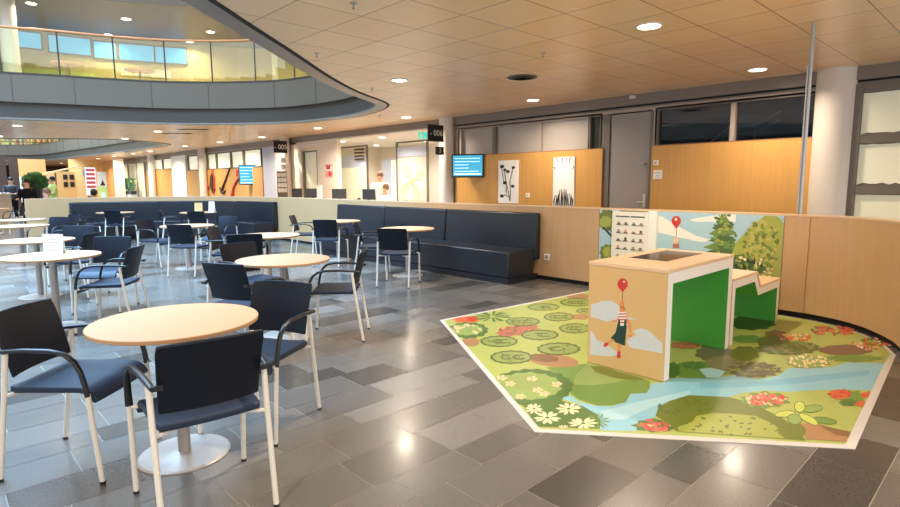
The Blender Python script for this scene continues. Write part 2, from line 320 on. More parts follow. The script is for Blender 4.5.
# upper gallery: floor, back wall, ceiling with its own opening
ug = MB(); tessel([outer[:1]+[(14.6, Y0), (14.6, Y1)]+outer[3:], offs(H1, s1*-.02, True), offs(H2, s2*-.02, True)], 4.12, 'pale_ceiling', ug)
ug.build('trim_7', kind='structure')
U1 = offs(H1, s1*.1, True)
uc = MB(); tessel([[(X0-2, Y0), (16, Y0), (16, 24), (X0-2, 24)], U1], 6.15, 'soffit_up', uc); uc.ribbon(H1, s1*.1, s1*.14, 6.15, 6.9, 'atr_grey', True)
uc.build('trim_8', kind='structure')
MAT_ART = [
('water','2996 2092 3083 2080 3028 1965 3057 1856 3119 1785 3253 1769 3389 1808 3505 1797 3603 1781 3702 1802 3777 1749 3887 1756 4018 1658 4116 1533 4271 1471 4328 1297 4519 1229 4759 1230 4819 1171 5019 1006 5232 952 5459 696 4665 666 4574 774 4379 953 4193 1085 4114 1204 3949 1295 3808 1328 3719 1436 3656 1523 3509 1551 3339 1571 3177 1518 3045 1521 2896 1499 2760 1645 2914 1789 3004 1965'),
('water2','2994 1796 3324 1701 3751 1557 3678 1526 3278 1608 2998 1626 2915 1706'),
('water3','3956 1574 4283 1283 4838 979 5131 786 4986 773 4442 1072 4056 1339 3838 1525'),
('green','3435 2541 3734 2377 3699 2252 3667 2103 3734 1841 3610 1777 3493 1742 3399 1810 3242 1757 3138 1793 3060 1855 3062 1999 3110 2092 3267 2216'),
('green2','3714 2364 3429 2277 3275 2181 3360 2073 3526 1990 3693 1964 3686 2114'),
('olive','3715 2330 3759 2256 3747 2055 3742 1871 3658 1915 3594 2060 3613 2215'),
('brown','6026 3829 5964 3786 5893 3787 5822 3785 5787 3826 5742 3861 5756 3918 5769 3977 5834 4019 5898 4063 5972 4065 6048 4069 6085 4025 6128 3986 6107 3927 6099 3866'),
('brown','5113 3203 5062 3171 5000 3181 4942 3195 4915 3238 4886 3281 4911 3328 4938 3375 5000 3390 5062 3399 5114 3371 5164 3340 5163 3287 5159 3237'),
('brown','3573 3387 3524 3346 3473 3332 3427 3329 3408 3361 3399 3399 3421 3450 3456 3502 3508 3537 3563 3565 3604 3554 3637 3533 3633 3485 3618 3434'),
('brown','3705 2426 3660 2404 3609 2409 3559 2427 3516 2467 3478 2515 3459 2576 3447 2640 3458 2700 3478 2756 3516 2795 3563 2820 3617 2817 3671 2801 3717 2758 3756 2705 3776 2639 3785 2572 3770 2512 3747 2458'),
('brown2','3663 2593 3621 2570 3577 2591 3533 2611 3515 2663 3500 2718 3526 2766 3551 2815 3599 2820 3648 2827 3681 2781 3718 2740 3713 2680 3706 2622'),
('rose','4348 3344 4341 3290 4228 3300 4174 3256 4095 3272 4007 3257 3974 3305 3875 3309 3894 3360 3825 3393 3897 3432 3879 3479 3961 3498 3998 3544 4085 3536 4166 3580 4226 3534 4319 3538 4329 3488 4420 3468 4392 3421 4426 3376'),
('brown2','4105 3394 4072 3369 4042 3368 4053 3388 4097 3401'),
('brown2','4054 3452 4019 3434 4045 3473 4081 3504 4078 3480'),
('brown2','4216 3313 4176 3287 4156 3299 4171 3325 4219 3331'),
('pink','4041 3426 3996 3399 4011 3431 4056 3472 4068 3459'),
('brown2','4224 3473 4176 3449 4193 3486 4236 3529 4252 3511'),
('brown2','4045 3377 3995 3344 3987 3366 4005 3399 4050 3401'),
('brown2','4125 3407 4102 3407 4133 3459 4167 3491 4152 3444'),
('brown2','3954 3404 3936 3404 3965 3458 3994 3489 3975 3434'),
('pink','4203 3368 4171 3363 4201 3411 4242 3452 4230 3407'),
('brown2','4081 3469 4062 3466 4085 3498 4111 3521 4104 3495'),
('pink','4045 3426 4013 3415 4042 3460 4088 3498 4075 3459'),
('pink','4230 3327 4182 3289 4181 3309 4209 3345 4239 3348'),
('brown2','4229 3403 4179 3370 4174 3388 4201 3425 4233 3424'),
('pink','4156 3255 4117 3232 4117 3256 4141 3288 4164 3275'),
('pink','4186 3227 4161 3225 4202 3279 4244 3312 4220 3262'),
('pink','4117 3583 4084 3559 4063 3563 4077 3585 4113 3594'),
('brown2','3978 3380 3948 3369 3978 3405 4018 3440 4006 3408'),
('brown2','4014 3500 3983 3491 4027 3553 4075 3595 4053 3539'),
('brown2','4257 3489 4225 3475 4259 3519 4301 3553 4288 3518'),
('pink','4245 3400 4204 3373 4178 3384 4196 3412 4243 3415'),
('pink','3989 3446 3945 3415 3933 3431 3954 3464 3990 3465'),
('brown2','4099 3397 4051 3369 4072 3412 4119 3456 4126 3431'),
('brown2','4157 3523 4121 3500 4111 3514 4132 3541 4160 3541'),
('brown2','4234 3366 4203 3343 4182 3345 4185 3360 4228 3373'),
('orange','4162 3967 4121 3914 4057 3933 3991 3929 3964 3987 3920 4037 3954 4095 3966 4161 4031 4175 4091 4211 4141 4164 4204 4140 4192 4071 4220 4006'),
('red','4183 3992 4140 3950 4102 3952 4053 3940 4065 3988 4061 4026 4106 4069 4150 4118 4190 4111 4237 4119 4229 4074 4228 4034'),
('dgreen','4390 3926 4451 3820 4509 3780 4487 3845 4400 3933'),
('dgreen','4385 3923 4428 3808 4478 3761 4466 3829 4396 3930'),
('dgreen','4359 3920 4311 3793 4311 3723 4349 3790 4371 3920'),
('dgreen','4354 3922 4287 3799 4276 3729 4323 3791 4365 3919'),
('dgreen','4343 3930 4235 3832 4198 3766 4263 3810 4351 3923'),
('dgreen','4336 3948 4198 3914 4131 3873 4205 3880 4338 3938'),
('dgreen','4339 3962 4206 3978 4130 3960 4198 3940 4336 3951'),
('dgreen','4342 3970 4221 4013 4146 4011 4205 3976 4337 3959'),
('dgreen','4356 3984 4282 4083 4219 4116 4250 4053 4347 3976'),
('dgreen','4370 3991 4345 4118 4303 4174 4305 4099 4358 3985'),
('dgreen','4388 3992 4430 4130 4424 4206 4388 4129 4376 3992'),
('dgreen','4396 3990 4470 4122 4484 4202 4431 4130 4385 3993'),
('dgreen','4411 3977 4543 4063 4602 4131 4520 4091 4404 3985'),
('dgreen','4414 3962 4561 3992 4641 4035 4556 4030 4413 3973'),
('dgreen','4412 3951 4551 3939 4636 3960 4560 3978 4414 3962'),
('dgreen','4402 3935 4508 3866 4584 3852 4534 3901 4410 3946'),
('dgreen','3917 3614 3872 3554 3808 3542 3747 3492 3700 3521 3639 3504 3614 3545 3551 3547 3570 3616 3526 3648 3560 3711 3554 3769 3621 3817 3636 3891 3707 3912 3757 3988 3820 3977 3889 4019 3933 3988 4004 3999 4002 3927 4068 3913 4036 3838 4062 3785 4000 3721 3987 3654'),
('green2','3898 3662 3856 3606 3794 3605 3733 3568 3696 3609 3642 3616 3631 3666 3599 3707 3630 3766 3632 3827 3692 3865 3731 3925 3792 3927 3857 3974 3902 3940 3964 3935 3959 3867 4007 3830 3967 3765 3958 3703'),
('peach','3897 3661 3869 3651 3889 3705 3919 3744 3920 3697'),
('peach','3956 3894 3897 3850 3893 3893 3924 3946 3970 3933'),
('peach','3821 3863 3770 3816 3733 3827 3756 3868 3822 3888'),
('peach','3714 3790 3664 3747 3652 3769 3678 3813 3724 3822'),
('peach','3791 3612 3734 3581 3757 3647 3802 3702 3820 3663'),
('peach','3959 3890 3892 3824 3879 3852 3907 3908 3966 3921'),
('peach','3763 3850 3714 3831 3766 3918 3833 3985 3809 3912'),
('peach','3797 3866 3768 3859 3791 3926 3828 3982 3824 3911'),
('peach','3874 3873 3831 3833 3810 3843 3827 3875 3874 3892'),
('peach','3978 3834 3928 3791 3917 3816 3949 3860 3986 3860'),
('dolive','5260 3724 5227 3694 5180 3690 5137 3668 5094 3687 5046 3684 5017 3715 4976 3731 4962 3768 4930 3798 4940 3838 4928 3878 4952 3913 4963 3955 5005 3977 5036 4012 5086 4014 5129 4040 5175 4024 5225 4025 5256 3993 5304 3979 5316 3937 5348 3906 5340 3863 5348 3822 5314 3787 5302 3746'),
('bush','5246 3739 5218 3716 5180 3713 5144 3700 5107 3710 5069 3715 5039 3736 5006 3754 4992 3786 4970 3814 4969 3847 4962 3880 4982 3909 4988 3943 5021 3962 5047 3987 5085 3993 5122 4005 5160 3996 5201 3994 5230 3968 5268 3952 5284 3919 5308 3889 5303 3854 5311 3819 5288 3790 5279 3756'),
('olive','5179 3841 5138 3815 5117 3822 5139 3848 5184 3858'),
('dolive','5146 3752 5104 3733 5092 3751 5104 3774 5141 3768'),
('green2','5126 3772 5084 3746 5064 3754 5082 3780 5129 3788'),
('olive','5046 3795 5028 3793 5061 3833 5096 3862 5075 3822'),
('dolive','5206 3810 5153 3780 5118 3787 5139 3812 5191 3820'),
('green2','5064 3816 5034 3797 5028 3810 5049 3831 5070 3829'),
('olive','5132 3725 5100 3716 5098 3744 5121 3770 5142 3749'),
('olive','5149 3851 5114 3834 5105 3856 5127 3881 5156 3870'),
('olive','5066 3777 5028 3759 5038 3798 5073 3830 5086 3804'),
('dolive','5137 3781 5097 3783 5117 3804 5144 3800'),
('dolive','5097 3783 5073 3804 5099 3820 5117 3804'),
('dolive','5073 3804 5071 3837 5095 3843 5099 3820'),
('dolive','5071 3837 5094 3872 5108 3865 5095 3843'),
('dolive','5094 3872 5134 3896 5132 3879 5108 3865'),
('dolive','5134 3896 5177 3902 5160 3881 5132 3879'),
('dolive','5177 3902 5209 3887 5182 3868 5160 3881'),
('dolive','5209 3887 5218 3857 5191 3847 5182 3868'),
('dolive','5141 3778 5101 3780 5121 3801 5148 3797'),
('dolive','5101 3780 5076 3800 5102 3816 5121 3801'),
('dolive','5076 3800 5075 3834 5099 3839 5102 3816'),
('dolive','5075 3834 5097 3868 5111 3862 5099 3839'),
('dolive','5097 3868 5137 3893 5135 3876 5111 3862'),
('dolive','5137 3893 5180 3899 5163 3877 5135 3876'),
('dolive','5180 3899 5212 3884 5186 3865 5163 3877'),
('dolive','5212 3884 5222 3853 5195 3843 5186 3865'),
('dolive','5153 3765 5113 3767 5134 3788 5160 3784'),
('dolive','5113 3767 5089 3788 5115 3804 5134 3788'),
('dolive','5089 3788 5087 3821 5112 3827 5115 3804'),
('dolive','5087 3821 5110 3856 5124 3849 5112 3827'),
('dolive','5110 3856 5150 3880 5148 3863 5124 3849'),
('dolive','5150 3880 5193 3886 5176 3864 5148 3863'),
('dolive','5193 3886 5225 3871 5199 3852 5176 3864'),
('dolive','5225 3871 5235 3840 5208 3830 5199 3852'),
('dolive','4977 3336 4941 3308 4894 3303 4850 3279 4808 3291 4763 3289 4736 3314 4697 3327 4690 3362 4661 3388 4677 3426 4671 3461 4699 3495 4710 3535 4754 3557 4788 3589 4835 3598 4881 3623 4924 3609 4973 3616 5000 3587 5048 3578 5056 3540 5081 3511 5063 3470 5073 3433 5036 3399 5021 3360'),
('bush','4962 3351 4935 3326 4897 3320 4860 3308 4825 3317 4788 3318 4764 3339 4732 3352 4720 3380 4700 3404 4707 3435 4699 3466 4724 3493 4735 3524 4767 3544 4794 3570 4832 3578 4870 3590 4906 3583 4945 3583 4972 3562 5006 3548 5017 3518 5039 3493 5031 3460 5033 3429 5010 3401 4998 3369'),
('olive','4820 3519 4797 3509 4794 3525 4808 3540 4824 3532'),
('dolive','4935 3420 4911 3414 4940 3445 4973 3468 4962 3444'),
('dolive','4985 3446 4955 3428 4936 3431 4946 3446 4982 3454'),
('olive','4886 3536 4857 3523 4850 3543 4861 3562 4886 3550'),
('green2','4957 3534 4919 3513 4892 3519 4902 3538 4955 3546'),
('dolive','4913 3372 4896 3374 4933 3417 4972 3446 4946 3402'),
('dolive','4971 3412 4948 3406 4963 3435 4990 3457 4990 3434'),
('olive','4889 3491 4847 3467 4820 3472 4831 3490 4876 3498'),
('dolive','4900 3371 4875 3363 4872 3383 4885 3399 4905 3387'),
('dolive','4855 3391 4816 3390 4838 3410 4864 3409'),
('dolive','4816 3390 4794 3408 4822 3424 4838 3410'),
('dolive','4794 3408 4796 3438 4820 3445 4822 3424'),
('dolive','4796 3438 4822 3472 4835 3467 4820 3445'),
('dolive','4822 3472 4863 3497 4860 3481 4835 3467'),
('dolive','4863 3497 4906 3505 4887 3484 4860 3481'),
('dolive','4906 3505 4936 3493 4908 3474 4887 3484'),
('dolive','4936 3493 4942 3465 4915 3454 4908 3474'),
('dolive','4818 3427 4780 3426 4801 3447 4827 3445'),
('dolive','4780 3426 4758 3444 4785 3460 4801 3447'),
('dolive','4758 3444 4760 3475 4784 3481 4785 3460'),
('dolive','4760 3475 4785 3508 4798 3503 4784 3481'),
('dolive','4785 3508 4826 3534 4823 3518 4798 3503'),
('dolive','4826 3534 4869 3542 4850 3521 4823 3518'),
('dolive','4869 3542 4898 3530 4871 3511 4850 3521'),
('dolive','4898 3530 4904 3502 4877 3491 4871 3511'),
('dolive','4905 3341 4866 3340 4888 3361 4914 3359'),
('dolive','4866 3340 4844 3358 4872 3374 4888 3361'),
('dolive','4844 3358 4847 3389 4871 3395 4872 3374'),
('dolive','4847 3389 4873 3422 4885 3417 4871 3395'),
('dolive','4873 3422 4914 3447 4911 3431 4885 3417'),
('dolive','4914 3447 4957 3455 4938 3434 4911 3431'),
('dolive','4957 3455 4987 3442 4959 3423 4938 3434'),
('dolive','4987 3442 4993 3414 4965 3404 4959 3423'),
('dolive','5755 3593 5715 3558 5658 3555 5606 3534 5557 3550 5501 3545 5466 3575 5421 3594 5408 3635 5379 3668 5393 3712 5387 3754 5414 3794 5431 3839 5486 3860 5522 3902 5580 3905 5634 3933 5685 3914 5746 3922 5780 3887 5836 3872 5846 3827 5878 3791 5856 3744 5864 3700 5831 3660 5808 3617'),
('bush','5741 3608 5707 3581 5661 3578 5618 3562 5576 3577 5531 3580 5499 3603 5461 3621 5445 3655 5422 3685 5429 3722 5419 3758 5447 3790 5458 3827 5500 3846 5531 3877 5578 3881 5622 3899 5666 3885 5714 3886 5747 3859 5789 3841 5799 3803 5827 3772 5817 3734 5827 3696 5795 3665 5783 3627'),
('olive','5618 3739 5606 3745 5643 3790 5674 3814 5648 3770'),
('green2','5624 3620 5604 3615 5627 3647 5656 3670 5645 3640'),
('olive','5617 3625 5586 3620 5615 3665 5654 3695 5644 3657'),
('dolive','5670 3685 5646 3678 5668 3706 5694 3727 5689 3706'),
('green2','5516 3790 5495 3791 5542 3838 5590 3870 5557 3826'),
('green2','5680 3765 5629 3743 5641 3780 5674 3814 5698 3794'),
('olive','5611 3809 5575 3796 5599 3831 5639 3864 5640 3838'),
('green2','5571 3629 5540 3618 5535 3635 5556 3654 5580 3647'),
('olive','5543 3604 5524 3606 5548 3642 5581 3669 5568 3633'),
('dolive','5649 3621 5603 3623 5628 3645 5660 3642'),
('dolive','5603 3623 5576 3645 5609 3662 5628 3645'),
('dolive','5576 3645 5578 3681 5607 3687 5609 3662'),
('dolive','5578 3681 5608 3719 5623 3712 5607 3687'),
('dolive','5608 3719 5657 3746 5653 3728 5623 3712'),
('dolive','5657 3746 5709 3753 5687 3729 5653 3728'),
('dolive','5709 3753 5745 3737 5712 3716 5687 3729'),
('dolive','5745 3737 5752 3704 5720 3693 5712 3716'),
('dolive','5572 3698 5526 3699 5551 3722 5582 3719'),
('dolive','5526 3699 5499 3721 5531 3739 5551 3722'),
('dolive','5499 3721 5501 3757 5529 3764 5531 3739'),
('dolive','5501 3757 5530 3796 5546 3789 5529 3764'),
('dolive','5530 3796 5579 3824 5575 3805 5546 3789'),
('dolive','5579 3824 5630 3831 5608 3807 5575 3805'),
('dolive','5630 3831 5666 3815 5633 3794 5608 3807'),
('dolive','5666 3815 5674 3782 5642 3770 5633 3794'),
('dolive','5599 3672 5552 3673 5578 3696 5609 3692'),
('dolive','5552 3673 5525 3695 5558 3713 5578 3696'),
('dolive','5525 3695 5527 3731 5556 3738 5558 3713'),
('dolive','5527 3731 5557 3769 5572 3762 5556 3738'),
('dolive','5557 3769 5606 3797 5602 3778 5572 3762'),
('dolive','5606 3797 5657 3804 5635 3780 5602 3778'),
('dolive','5657 3804 5693 3789 5660 3767 5635 3780'),
('dolive','5693 3789 5701 3755 5668 3744 5660 3767'),
('dolive','4691 2951 4657 2923 4612 2915 4569 2901 4529 2911 4486 2909 4460 2934 4420 2944 4410 2976 4388 3003 4400 3039 4393 3072 4420 3104 4438 3139 4478 3161 4509 3195 4556 3200 4601 3217 4643 3209 4692 3214 4720 3188 4763 3176 4770 3140 4795 3112 4778 3074 4787 3038 4752 3006 4734 2971'),
('bush','4678 2963 4653 2938 4615 2934 4579 2925 4545 2931 4508 2932 4483 2953 4454 2968 4444 2994 4421 3017 4428 3047 4427 3076 4446 3102 4457 3132 4489 3150 4515 3175 4554 3178 4590 3194 4626 3185 4664 3183 4690 3162 4723 3149 4734 3120 4753 3095 4748 3065 4751 3035 4726 3009 4712 2980'),
('green2','4541 3107 4516 3100 4502 3114 4509 3129 4536 3118'),
('green2','4676 3046 4648 3037 4665 3070 4693 3094 4694 3067'),
('dolive','4538 2962 4505 2948 4501 2966 4518 2985 4544 2978'),
('green2','4482 3058 4462 3049 4455 3059 4467 3073 4484 3068'),
('dolive','4527 3049 4507 3047 4534 3080 4563 3099 4552 3072'),
('green2','4550 3008 4543 3012 4568 3044 4590 3062 4567 3026'),
('green2','4594 3078 4571 3066 4565 3078 4579 3092 4597 3088'),
('olive','4574 3102 4562 3106 4588 3143 4610 3161 4595 3126'),
('olive','4635 3104 4629 3111 4664 3152 4688 3171 4659 3129'),
('dolive','4578 2999 4540 2999 4561 3018 4587 3016'),
('dolive','4540 2999 4519 3016 4546 3031 4561 3018'),
('dolive','4519 3016 4521 3045 4545 3051 4546 3031'),
('dolive','4521 3045 4546 3076 4559 3071 4545 3051'),
('dolive','4546 3076 4587 3100 4583 3085 4559 3071'),
('dolive','4587 3100 4629 3106 4610 3087 4583 3085'),
('dolive','4629 3106 4657 3094 4630 3077 4610 3087'),
('dolive','4657 3094 4663 3068 4636 3058 4630 3077'),
('dolive','4545 3032 4507 3032 4528 3051 4553 3049'),
('dolive','4507 3032 4486 3049 4512 3064 4528 3051'),
('dolive','4486 3049 4488 3078 4511 3084 4512 3064'),
('dolive','4488 3078 4513 3110 4525 3104 4511 3084'),
('dolive','4513 3110 4553 3133 4550 3118 4525 3104'),
('dolive','4553 3133 4595 3140 4576 3120 4550 3118'),
('dolive','4595 3140 4623 3128 4596 3110 4576 3120'),
('dolive','4623 3128 4629 3101 4603 3091 4596 3110'),
('dolive','4606 2972 4568 2972 4589 2991 4614 2988'),
('dolive','4568 2972 4546 2989 4573 3004 4589 2991'),
('dolive','4546 2989 4549 3018 4572 3024 4573 3004'),
('dolive','4549 3018 4574 3049 4587 3044 4572 3024'),
('dolive','4574 3049 4615 3072 4611 3057 4587 3044'),
('dolive','4615 3072 4657 3079 4638 3059 4611 3057'),
('dolive','4657 3079 4686 3067 4658 3049 4638 3059'),
('dolive','4686 3067 4691 3040 4664 3030 4658 3049'),
('dolive','4554 3467 4529 3433 4484 3429 4444 3413 4403 3425 4359 3425 4328 3453 4292 3473 4276 3508 4249 3538 4253 3576 4240 3614 4263 3648 4274 3686 4311 3707 4337 3740 4380 3749 4420 3769 4463 3751 4509 3754 4540 3725 4587 3713 4596 3670 4629 3640 4624 3599 4629 3559 4606 3524 4594 3486'),
('bush','4542 3479 4519 3455 4482 3454 4450 3439 4415 3452 4378 3453 4351 3478 4317 3493 4303 3525 4282 3552 4284 3584 4269 3617 4287 3645 4293 3678 4322 3696 4346 3720 4381 3725 4415 3739 4451 3725 4489 3726 4519 3703 4553 3685 4569 3652 4590 3623 4589 3590 4599 3556 4580 3528 4574 3495'),
('dolive','4383 3654 4350 3629 4335 3638 4348 3658 4379 3664'),
('dolive','4413 3493 4399 3495 4423 3530 4449 3555 4433 3519'),
('dolive','4417 3530 4391 3523 4411 3563 4437 3588 4438 3559'),
('dolive','4413 3697 4381 3682 4358 3689 4361 3704 4403 3707'),
('olive','4529 3594 4501 3585 4533 3629 4568 3656 4556 3623'),
('dolive','4357 3643 4323 3620 4313 3635 4329 3659 4363 3660'),
('green2','4417 3522 4390 3504 4378 3512 4388 3529 4417 3533'),
('olive','4358 3495 4337 3489 4346 3521 4367 3542 4371 3517'),
('olive','4540 3590 4526 3587 4552 3621 4573 3640 4560 3610'),
('dolive','4385 3574 4348 3575 4366 3596 4391 3592'),
('dolive','4348 3575 4324 3595 4348 3611 4366 3596'),
('dolive','4324 3595 4322 3628 4343 3633 4348 3611'),
('dolive','4322 3628 4341 3662 4354 3655 4343 3633'),
('dolive','4341 3662 4376 3686 4375 3669 4354 3655'),
('dolive','4376 3686 4416 3692 4401 3671 4375 3669'),
('dolive','4416 3692 4446 3677 4422 3659 4401 3671'),
('dolive','4446 3677 4456 3647 4432 3638 4422 3659'),
('dolive','4477 3483 4440 3485 4458 3505 4483 3501'),
('dolive','4440 3485 4416 3505 4440 3520 4458 3505'),
('dolive','4416 3505 4414 3537 4436 3542 4440 3520'),
('dolive','4414 3537 4433 3570 4446 3564 4436 3542'),
('dolive','4433 3570 4469 3594 4468 3577 4446 3564'),
('dolive','4469 3594 4509 3599 4494 3578 4468 3577'),
('dolive','4509 3599 4540 3585 4516 3567 4494 3578'),
('dolive','4540 3585 4550 3555 4525 3546 4516 3567'),
('dolive','4432 3528 4394 3530 4412 3550 4437 3547'),
('dolive','4394 3530 4370 3550 4394 3565 4412 3550'),
('dolive','4370 3550 4368 3582 4390 3588 4394 3565'),
('dolive','4368 3582 4387 3616 4400 3609 4390 3588'),
('dolive','4387 3616 4423 3640 4422 3623 4400 3609'),
('dolive','4423 3640 4463 3645 4448 3624 4422 3623'),
('dolive','4463 3645 4493 3631 4469 3612 4448 3624'),
('dolive','4493 3631 4503 3601 4479 3591 4469 3612'),
('dolive','4269 3029 4241 2998 4194 2996 4154 2976 4113 2995 4069 2993 4040 3021 3998 3035 3987 3072 3959 3101 3961 3139 3954 3176 3975 3210 3988 3247 4026 3268 4053 3302 4097 3309 4140 3326 4183 3312 4231 3317 4264 3289 4306 3271 4321 3233 4348 3200 4341 3160 4352 3120 4324 3086 4310 3049'),
('bush','4255 3043 4231 3019 4195 3016 4161 3004 4125 3017 4088 3018 4062 3043 4028 3058 4015 3089 3993 3115 3993 3147 3984 3179 4000 3207 4008 3238 4037 3257 4063 3279 4098 3287 4133 3296 4170 3287 4208 3285 4238 3263 4273 3245 4286 3212 4310 3185 4307 3151 4317 3118 4297 3090 4286 3059'),
('dolive','4163 3105 4137 3089 4119 3093 4122 3106 4155 3110'),
('green2','4165 3116 4137 3098 4125 3106 4141 3126 4170 3130'),
('green2','4201 3220 4174 3203 4166 3214 4181 3233 4204 3232'),
('dolive','4257 3134 4223 3115 4217 3128 4232 3147 4257 3147'),
('dolive','4192 3176 4157 3164 4160 3195 4181 3219 4199 3200'),
('dolive','4182 3205 4157 3194 4158 3214 4172 3232 4186 3220'),
('green2','4120 3087 4089 3069 4046 3067 4052 3079 4104 3091'),
('dolive','4059 3207 4039 3201 4039 3228 4052 3245 4064 3224'),
('green2','4219 3088 4200 3091 4234 3138 4268 3166 4250 3121'),
('dolive','4164 3072 4126 3074 4145 3094 4170 3090'),
('dolive','4126 3074 4102 3094 4127 3109 4145 3094'),
('dolive','4102 3094 4100 3125 4123 3131 4127 3109'),
('dolive','4100 3125 4121 3158 4134 3152 4123 3131'),
('dolive','4121 3158 4158 3181 4157 3165 4134 3152'),
('dolive','4158 3181 4199 3187 4184 3166 4157 3165'),
('dolive','4199 3187 4230 3172 4205 3154 4184 3166'),
('dolive','4230 3172 4239 3143 4214 3134 4205 3154'),
('dolive','4181 3056 4143 3058 4161 3077 4187 3073'),
('dolive','4143 3058 4119 3077 4144 3092 4161 3077'),
('dolive','4119 3077 4117 3109 4140 3114 4144 3092'),
('dolive','4117 3109 4138 3142 4151 3135 4140 3114'),
('dolive','4138 3142 4175 3165 4174 3149 4151 3135'),
('dolive','4175 3165 4216 3170 4201 3150 4174 3149'),
('dolive','4216 3170 4247 3156 4222 3138 4201 3150'),
('dolive','4247 3156 4256 3126 4231 3117 4222 3138'),
('dolive','4164 3072 4126 3074 4145 3093 4170 3090'),
('dolive','4126 3074 4102 3094 4127 3109 4145 3093'),
('dolive','4102 3094 4100 3125 4123 3131 4127 3109'),
('dolive','4100 3125 4121 3158 4134 3152 4123 3131'),
('dolive','4121 3158 4158 3181 4157 3165 4134 3152'),
('dolive','4158 3181 4199 3187 4184 3166 4157 3165'),
('dolive','4199 3187 4230 3172 4205 3154 4184 3166'),
('dolive','4230 3172 4239 3143 4214 3134 4205 3154'),
('dolive','3829 3161 3803 3127 3760 3123 3723 3101 3683 3115 3643 3114 3613 3140 3574 3153 3562 3190 3535 3217 3541 3256 3530 3293 3550 3328 3560 3366 3594 3391 3619 3427 3662 3435 3702 3454 3743 3444 3789 3450 3820 3421 3861 3407 3873 3366 3899 3335 3896 3295 3901 3256 3880 3220 3867 3182'),
('bush','3818 3171 3795 3147 3760 3143 3728 3130 3695 3141 3660 3140 3634 3163 3602 3177 3591 3209 3569 3234 3569 3266 3559 3297 3572 3327 3582 3357 3608 3377 3628 3405 3664 3409 3696 3424 3731 3414 3767 3414 3795 3393 3829 3378 3841 3345 3866 3319 3864 3285 3873 3251 3853 3223 3845 3191'),
('dolive','3826 3263 3798 3247 3793 3264 3807 3284 3829 3278'),
('olive','3679 3328 3656 3313 3639 3316 3644 3330 3671 3334'),
('dolive','3764 3176 3735 3160 3716 3171 3728 3192 3764 3190'),
('olive','3657 3305 3634 3301 3641 3335 3662 3363 3669 3333'),
('green2','3786 3309 3766 3304 3782 3345 3807 3369 3802 3334'),
('dolive','3747 3260 3720 3241 3716 3253 3732 3275 3754 3277'),
('dolive','3709 3226 3684 3219 3680 3244 3693 3265 3711 3246'),
('olive','3667 3227 3648 3223 3640 3245 3652 3262 3670 3244'),
('dolive','3644 3330 3629 3328 3650 3362 3672 3382 3662 3352'),
('dolive','3719 3209 3684 3209 3701 3229 3725 3227'),
('dolive','3684 3209 3661 3228 3684 3244 3701 3229'),
('dolive','3661 3228 3658 3259 3680 3266 3684 3244'),
('dolive','3658 3259 3677 3294 3690 3288 3680 3266'),
('dolive','3677 3294 3711 3319 3711 3302 3690 3288'),
('dolive','3711 3319 3750 3326 3736 3305 3711 3302'),
('dolive','3750 3326 3779 3313 3756 3294 3736 3305'),
('dolive','3779 3313 3788 3284 3765 3273 3756 3294'),
('dolive','3702 3226 3666 3226 3683 3247 3707 3244'),
('dolive','3666 3226 3643 3245 3666 3261 3683 3247'),
('dolive','3643 3245 3641 3277 3662 3283 3666 3261'),
('dolive','3641 3277 3660 3311 3672 3305 3662 3283'),
('dolive','3660 3311 3694 3336 3693 3320 3672 3305'),
('dolive','3694 3336 3732 3344 3718 3322 3693 3320'),
('dolive','3732 3344 3761 3331 3738 3311 3718 3322'),
('dolive','3761 3331 3771 3301 3747 3291 3738 3311'),
('dolive','3739 3189 3703 3189 3721 3210 3745 3207'),
('dolive','3703 3189 3681 3208 3704 3224 3721 3210'),
('dolive','3681 3208 3678 3240 3699 3246 3704 3224'),
('dolive','3678 3240 3697 3274 3710 3268 3699 3246'),
('dolive','3697 3274 3732 3299 3731 3283 3710 3268'),
('dolive','3732 3299 3770 3306 3756 3285 3731 3283'),
('dolive','3770 3306 3799 3293 3776 3274 3756 3285'),
('dolive','3799 3293 3809 3264 3785 3253 3776 3274'),
('dolive','4035 2634 4004 2604 3957 2601 3913 2590 3870 2605 3825 2605 3794 2634 3749 2649 3735 2686 3705 2717 3714 2756 3700 2795 3724 2828 3735 2868 3775 2889 3805 2921 3854 2921 3897 2942 3943 2927 3993 2929 4027 2899 4075 2882 4085 2839 4121 2808 4106 2766 4121 2725 4088 2693 4078 2653'),
('bush','4020 2649 3993 2627 3956 2624 3920 2613 3883 2628 3845 2632 3816 2655 3783 2673 3768 2704 3744 2731 3744 2763 3735 2796 3753 2823 3761 2855 3792 2872 3815 2899 3854 2901 3890 2912 3929 2903 3970 2899 4000 2872 4039 2857 4053 2822 4076 2792 4075 2758 4082 2724 4064 2696 4054 2664'),
('dolive','3918 2705 3895 2699 3913 2726 3939 2745 3936 2724'),
('green2','4016 2696 3991 2688 4002 2718 4026 2740 4032 2716'),
('dolive','3953 2725 3931 2718 3934 2739 3951 2756 3961 2741'),
('olive','4020 2734 4003 2736 4037 2775 4067 2796 4046 2759'),
('olive','3861 2658 3846 2657 3865 2693 3887 2711 3877 2677'),
('olive','3936 2802 3909 2787 3874 2785 3877 2796 3923 2806'),
('olive','3948 2817 3915 2796 3891 2798 3902 2817 3942 2826'),
('dolive','3893 2835 3865 2820 3839 2825 3844 2840 3887 2844'),
('green2','3870 2745 3837 2726 3812 2728 3814 2741 3857 2750'),
('dolive','3882 2723 3842 2725 3862 2745 3888 2741'),
('dolive','3842 2725 3817 2746 3843 2761 3862 2745'),
('dolive','3817 2746 3815 2779 3839 2784 3843 2761'),
('dolive','3815 2779 3837 2812 3850 2805 3839 2784'),
('dolive','3837 2812 3875 2835 3874 2818 3850 2805'),
('dolive','3875 2835 3918 2840 3902 2819 3874 2818'),
('dolive','3918 2840 3950 2824 3924 2806 3902 2819'),
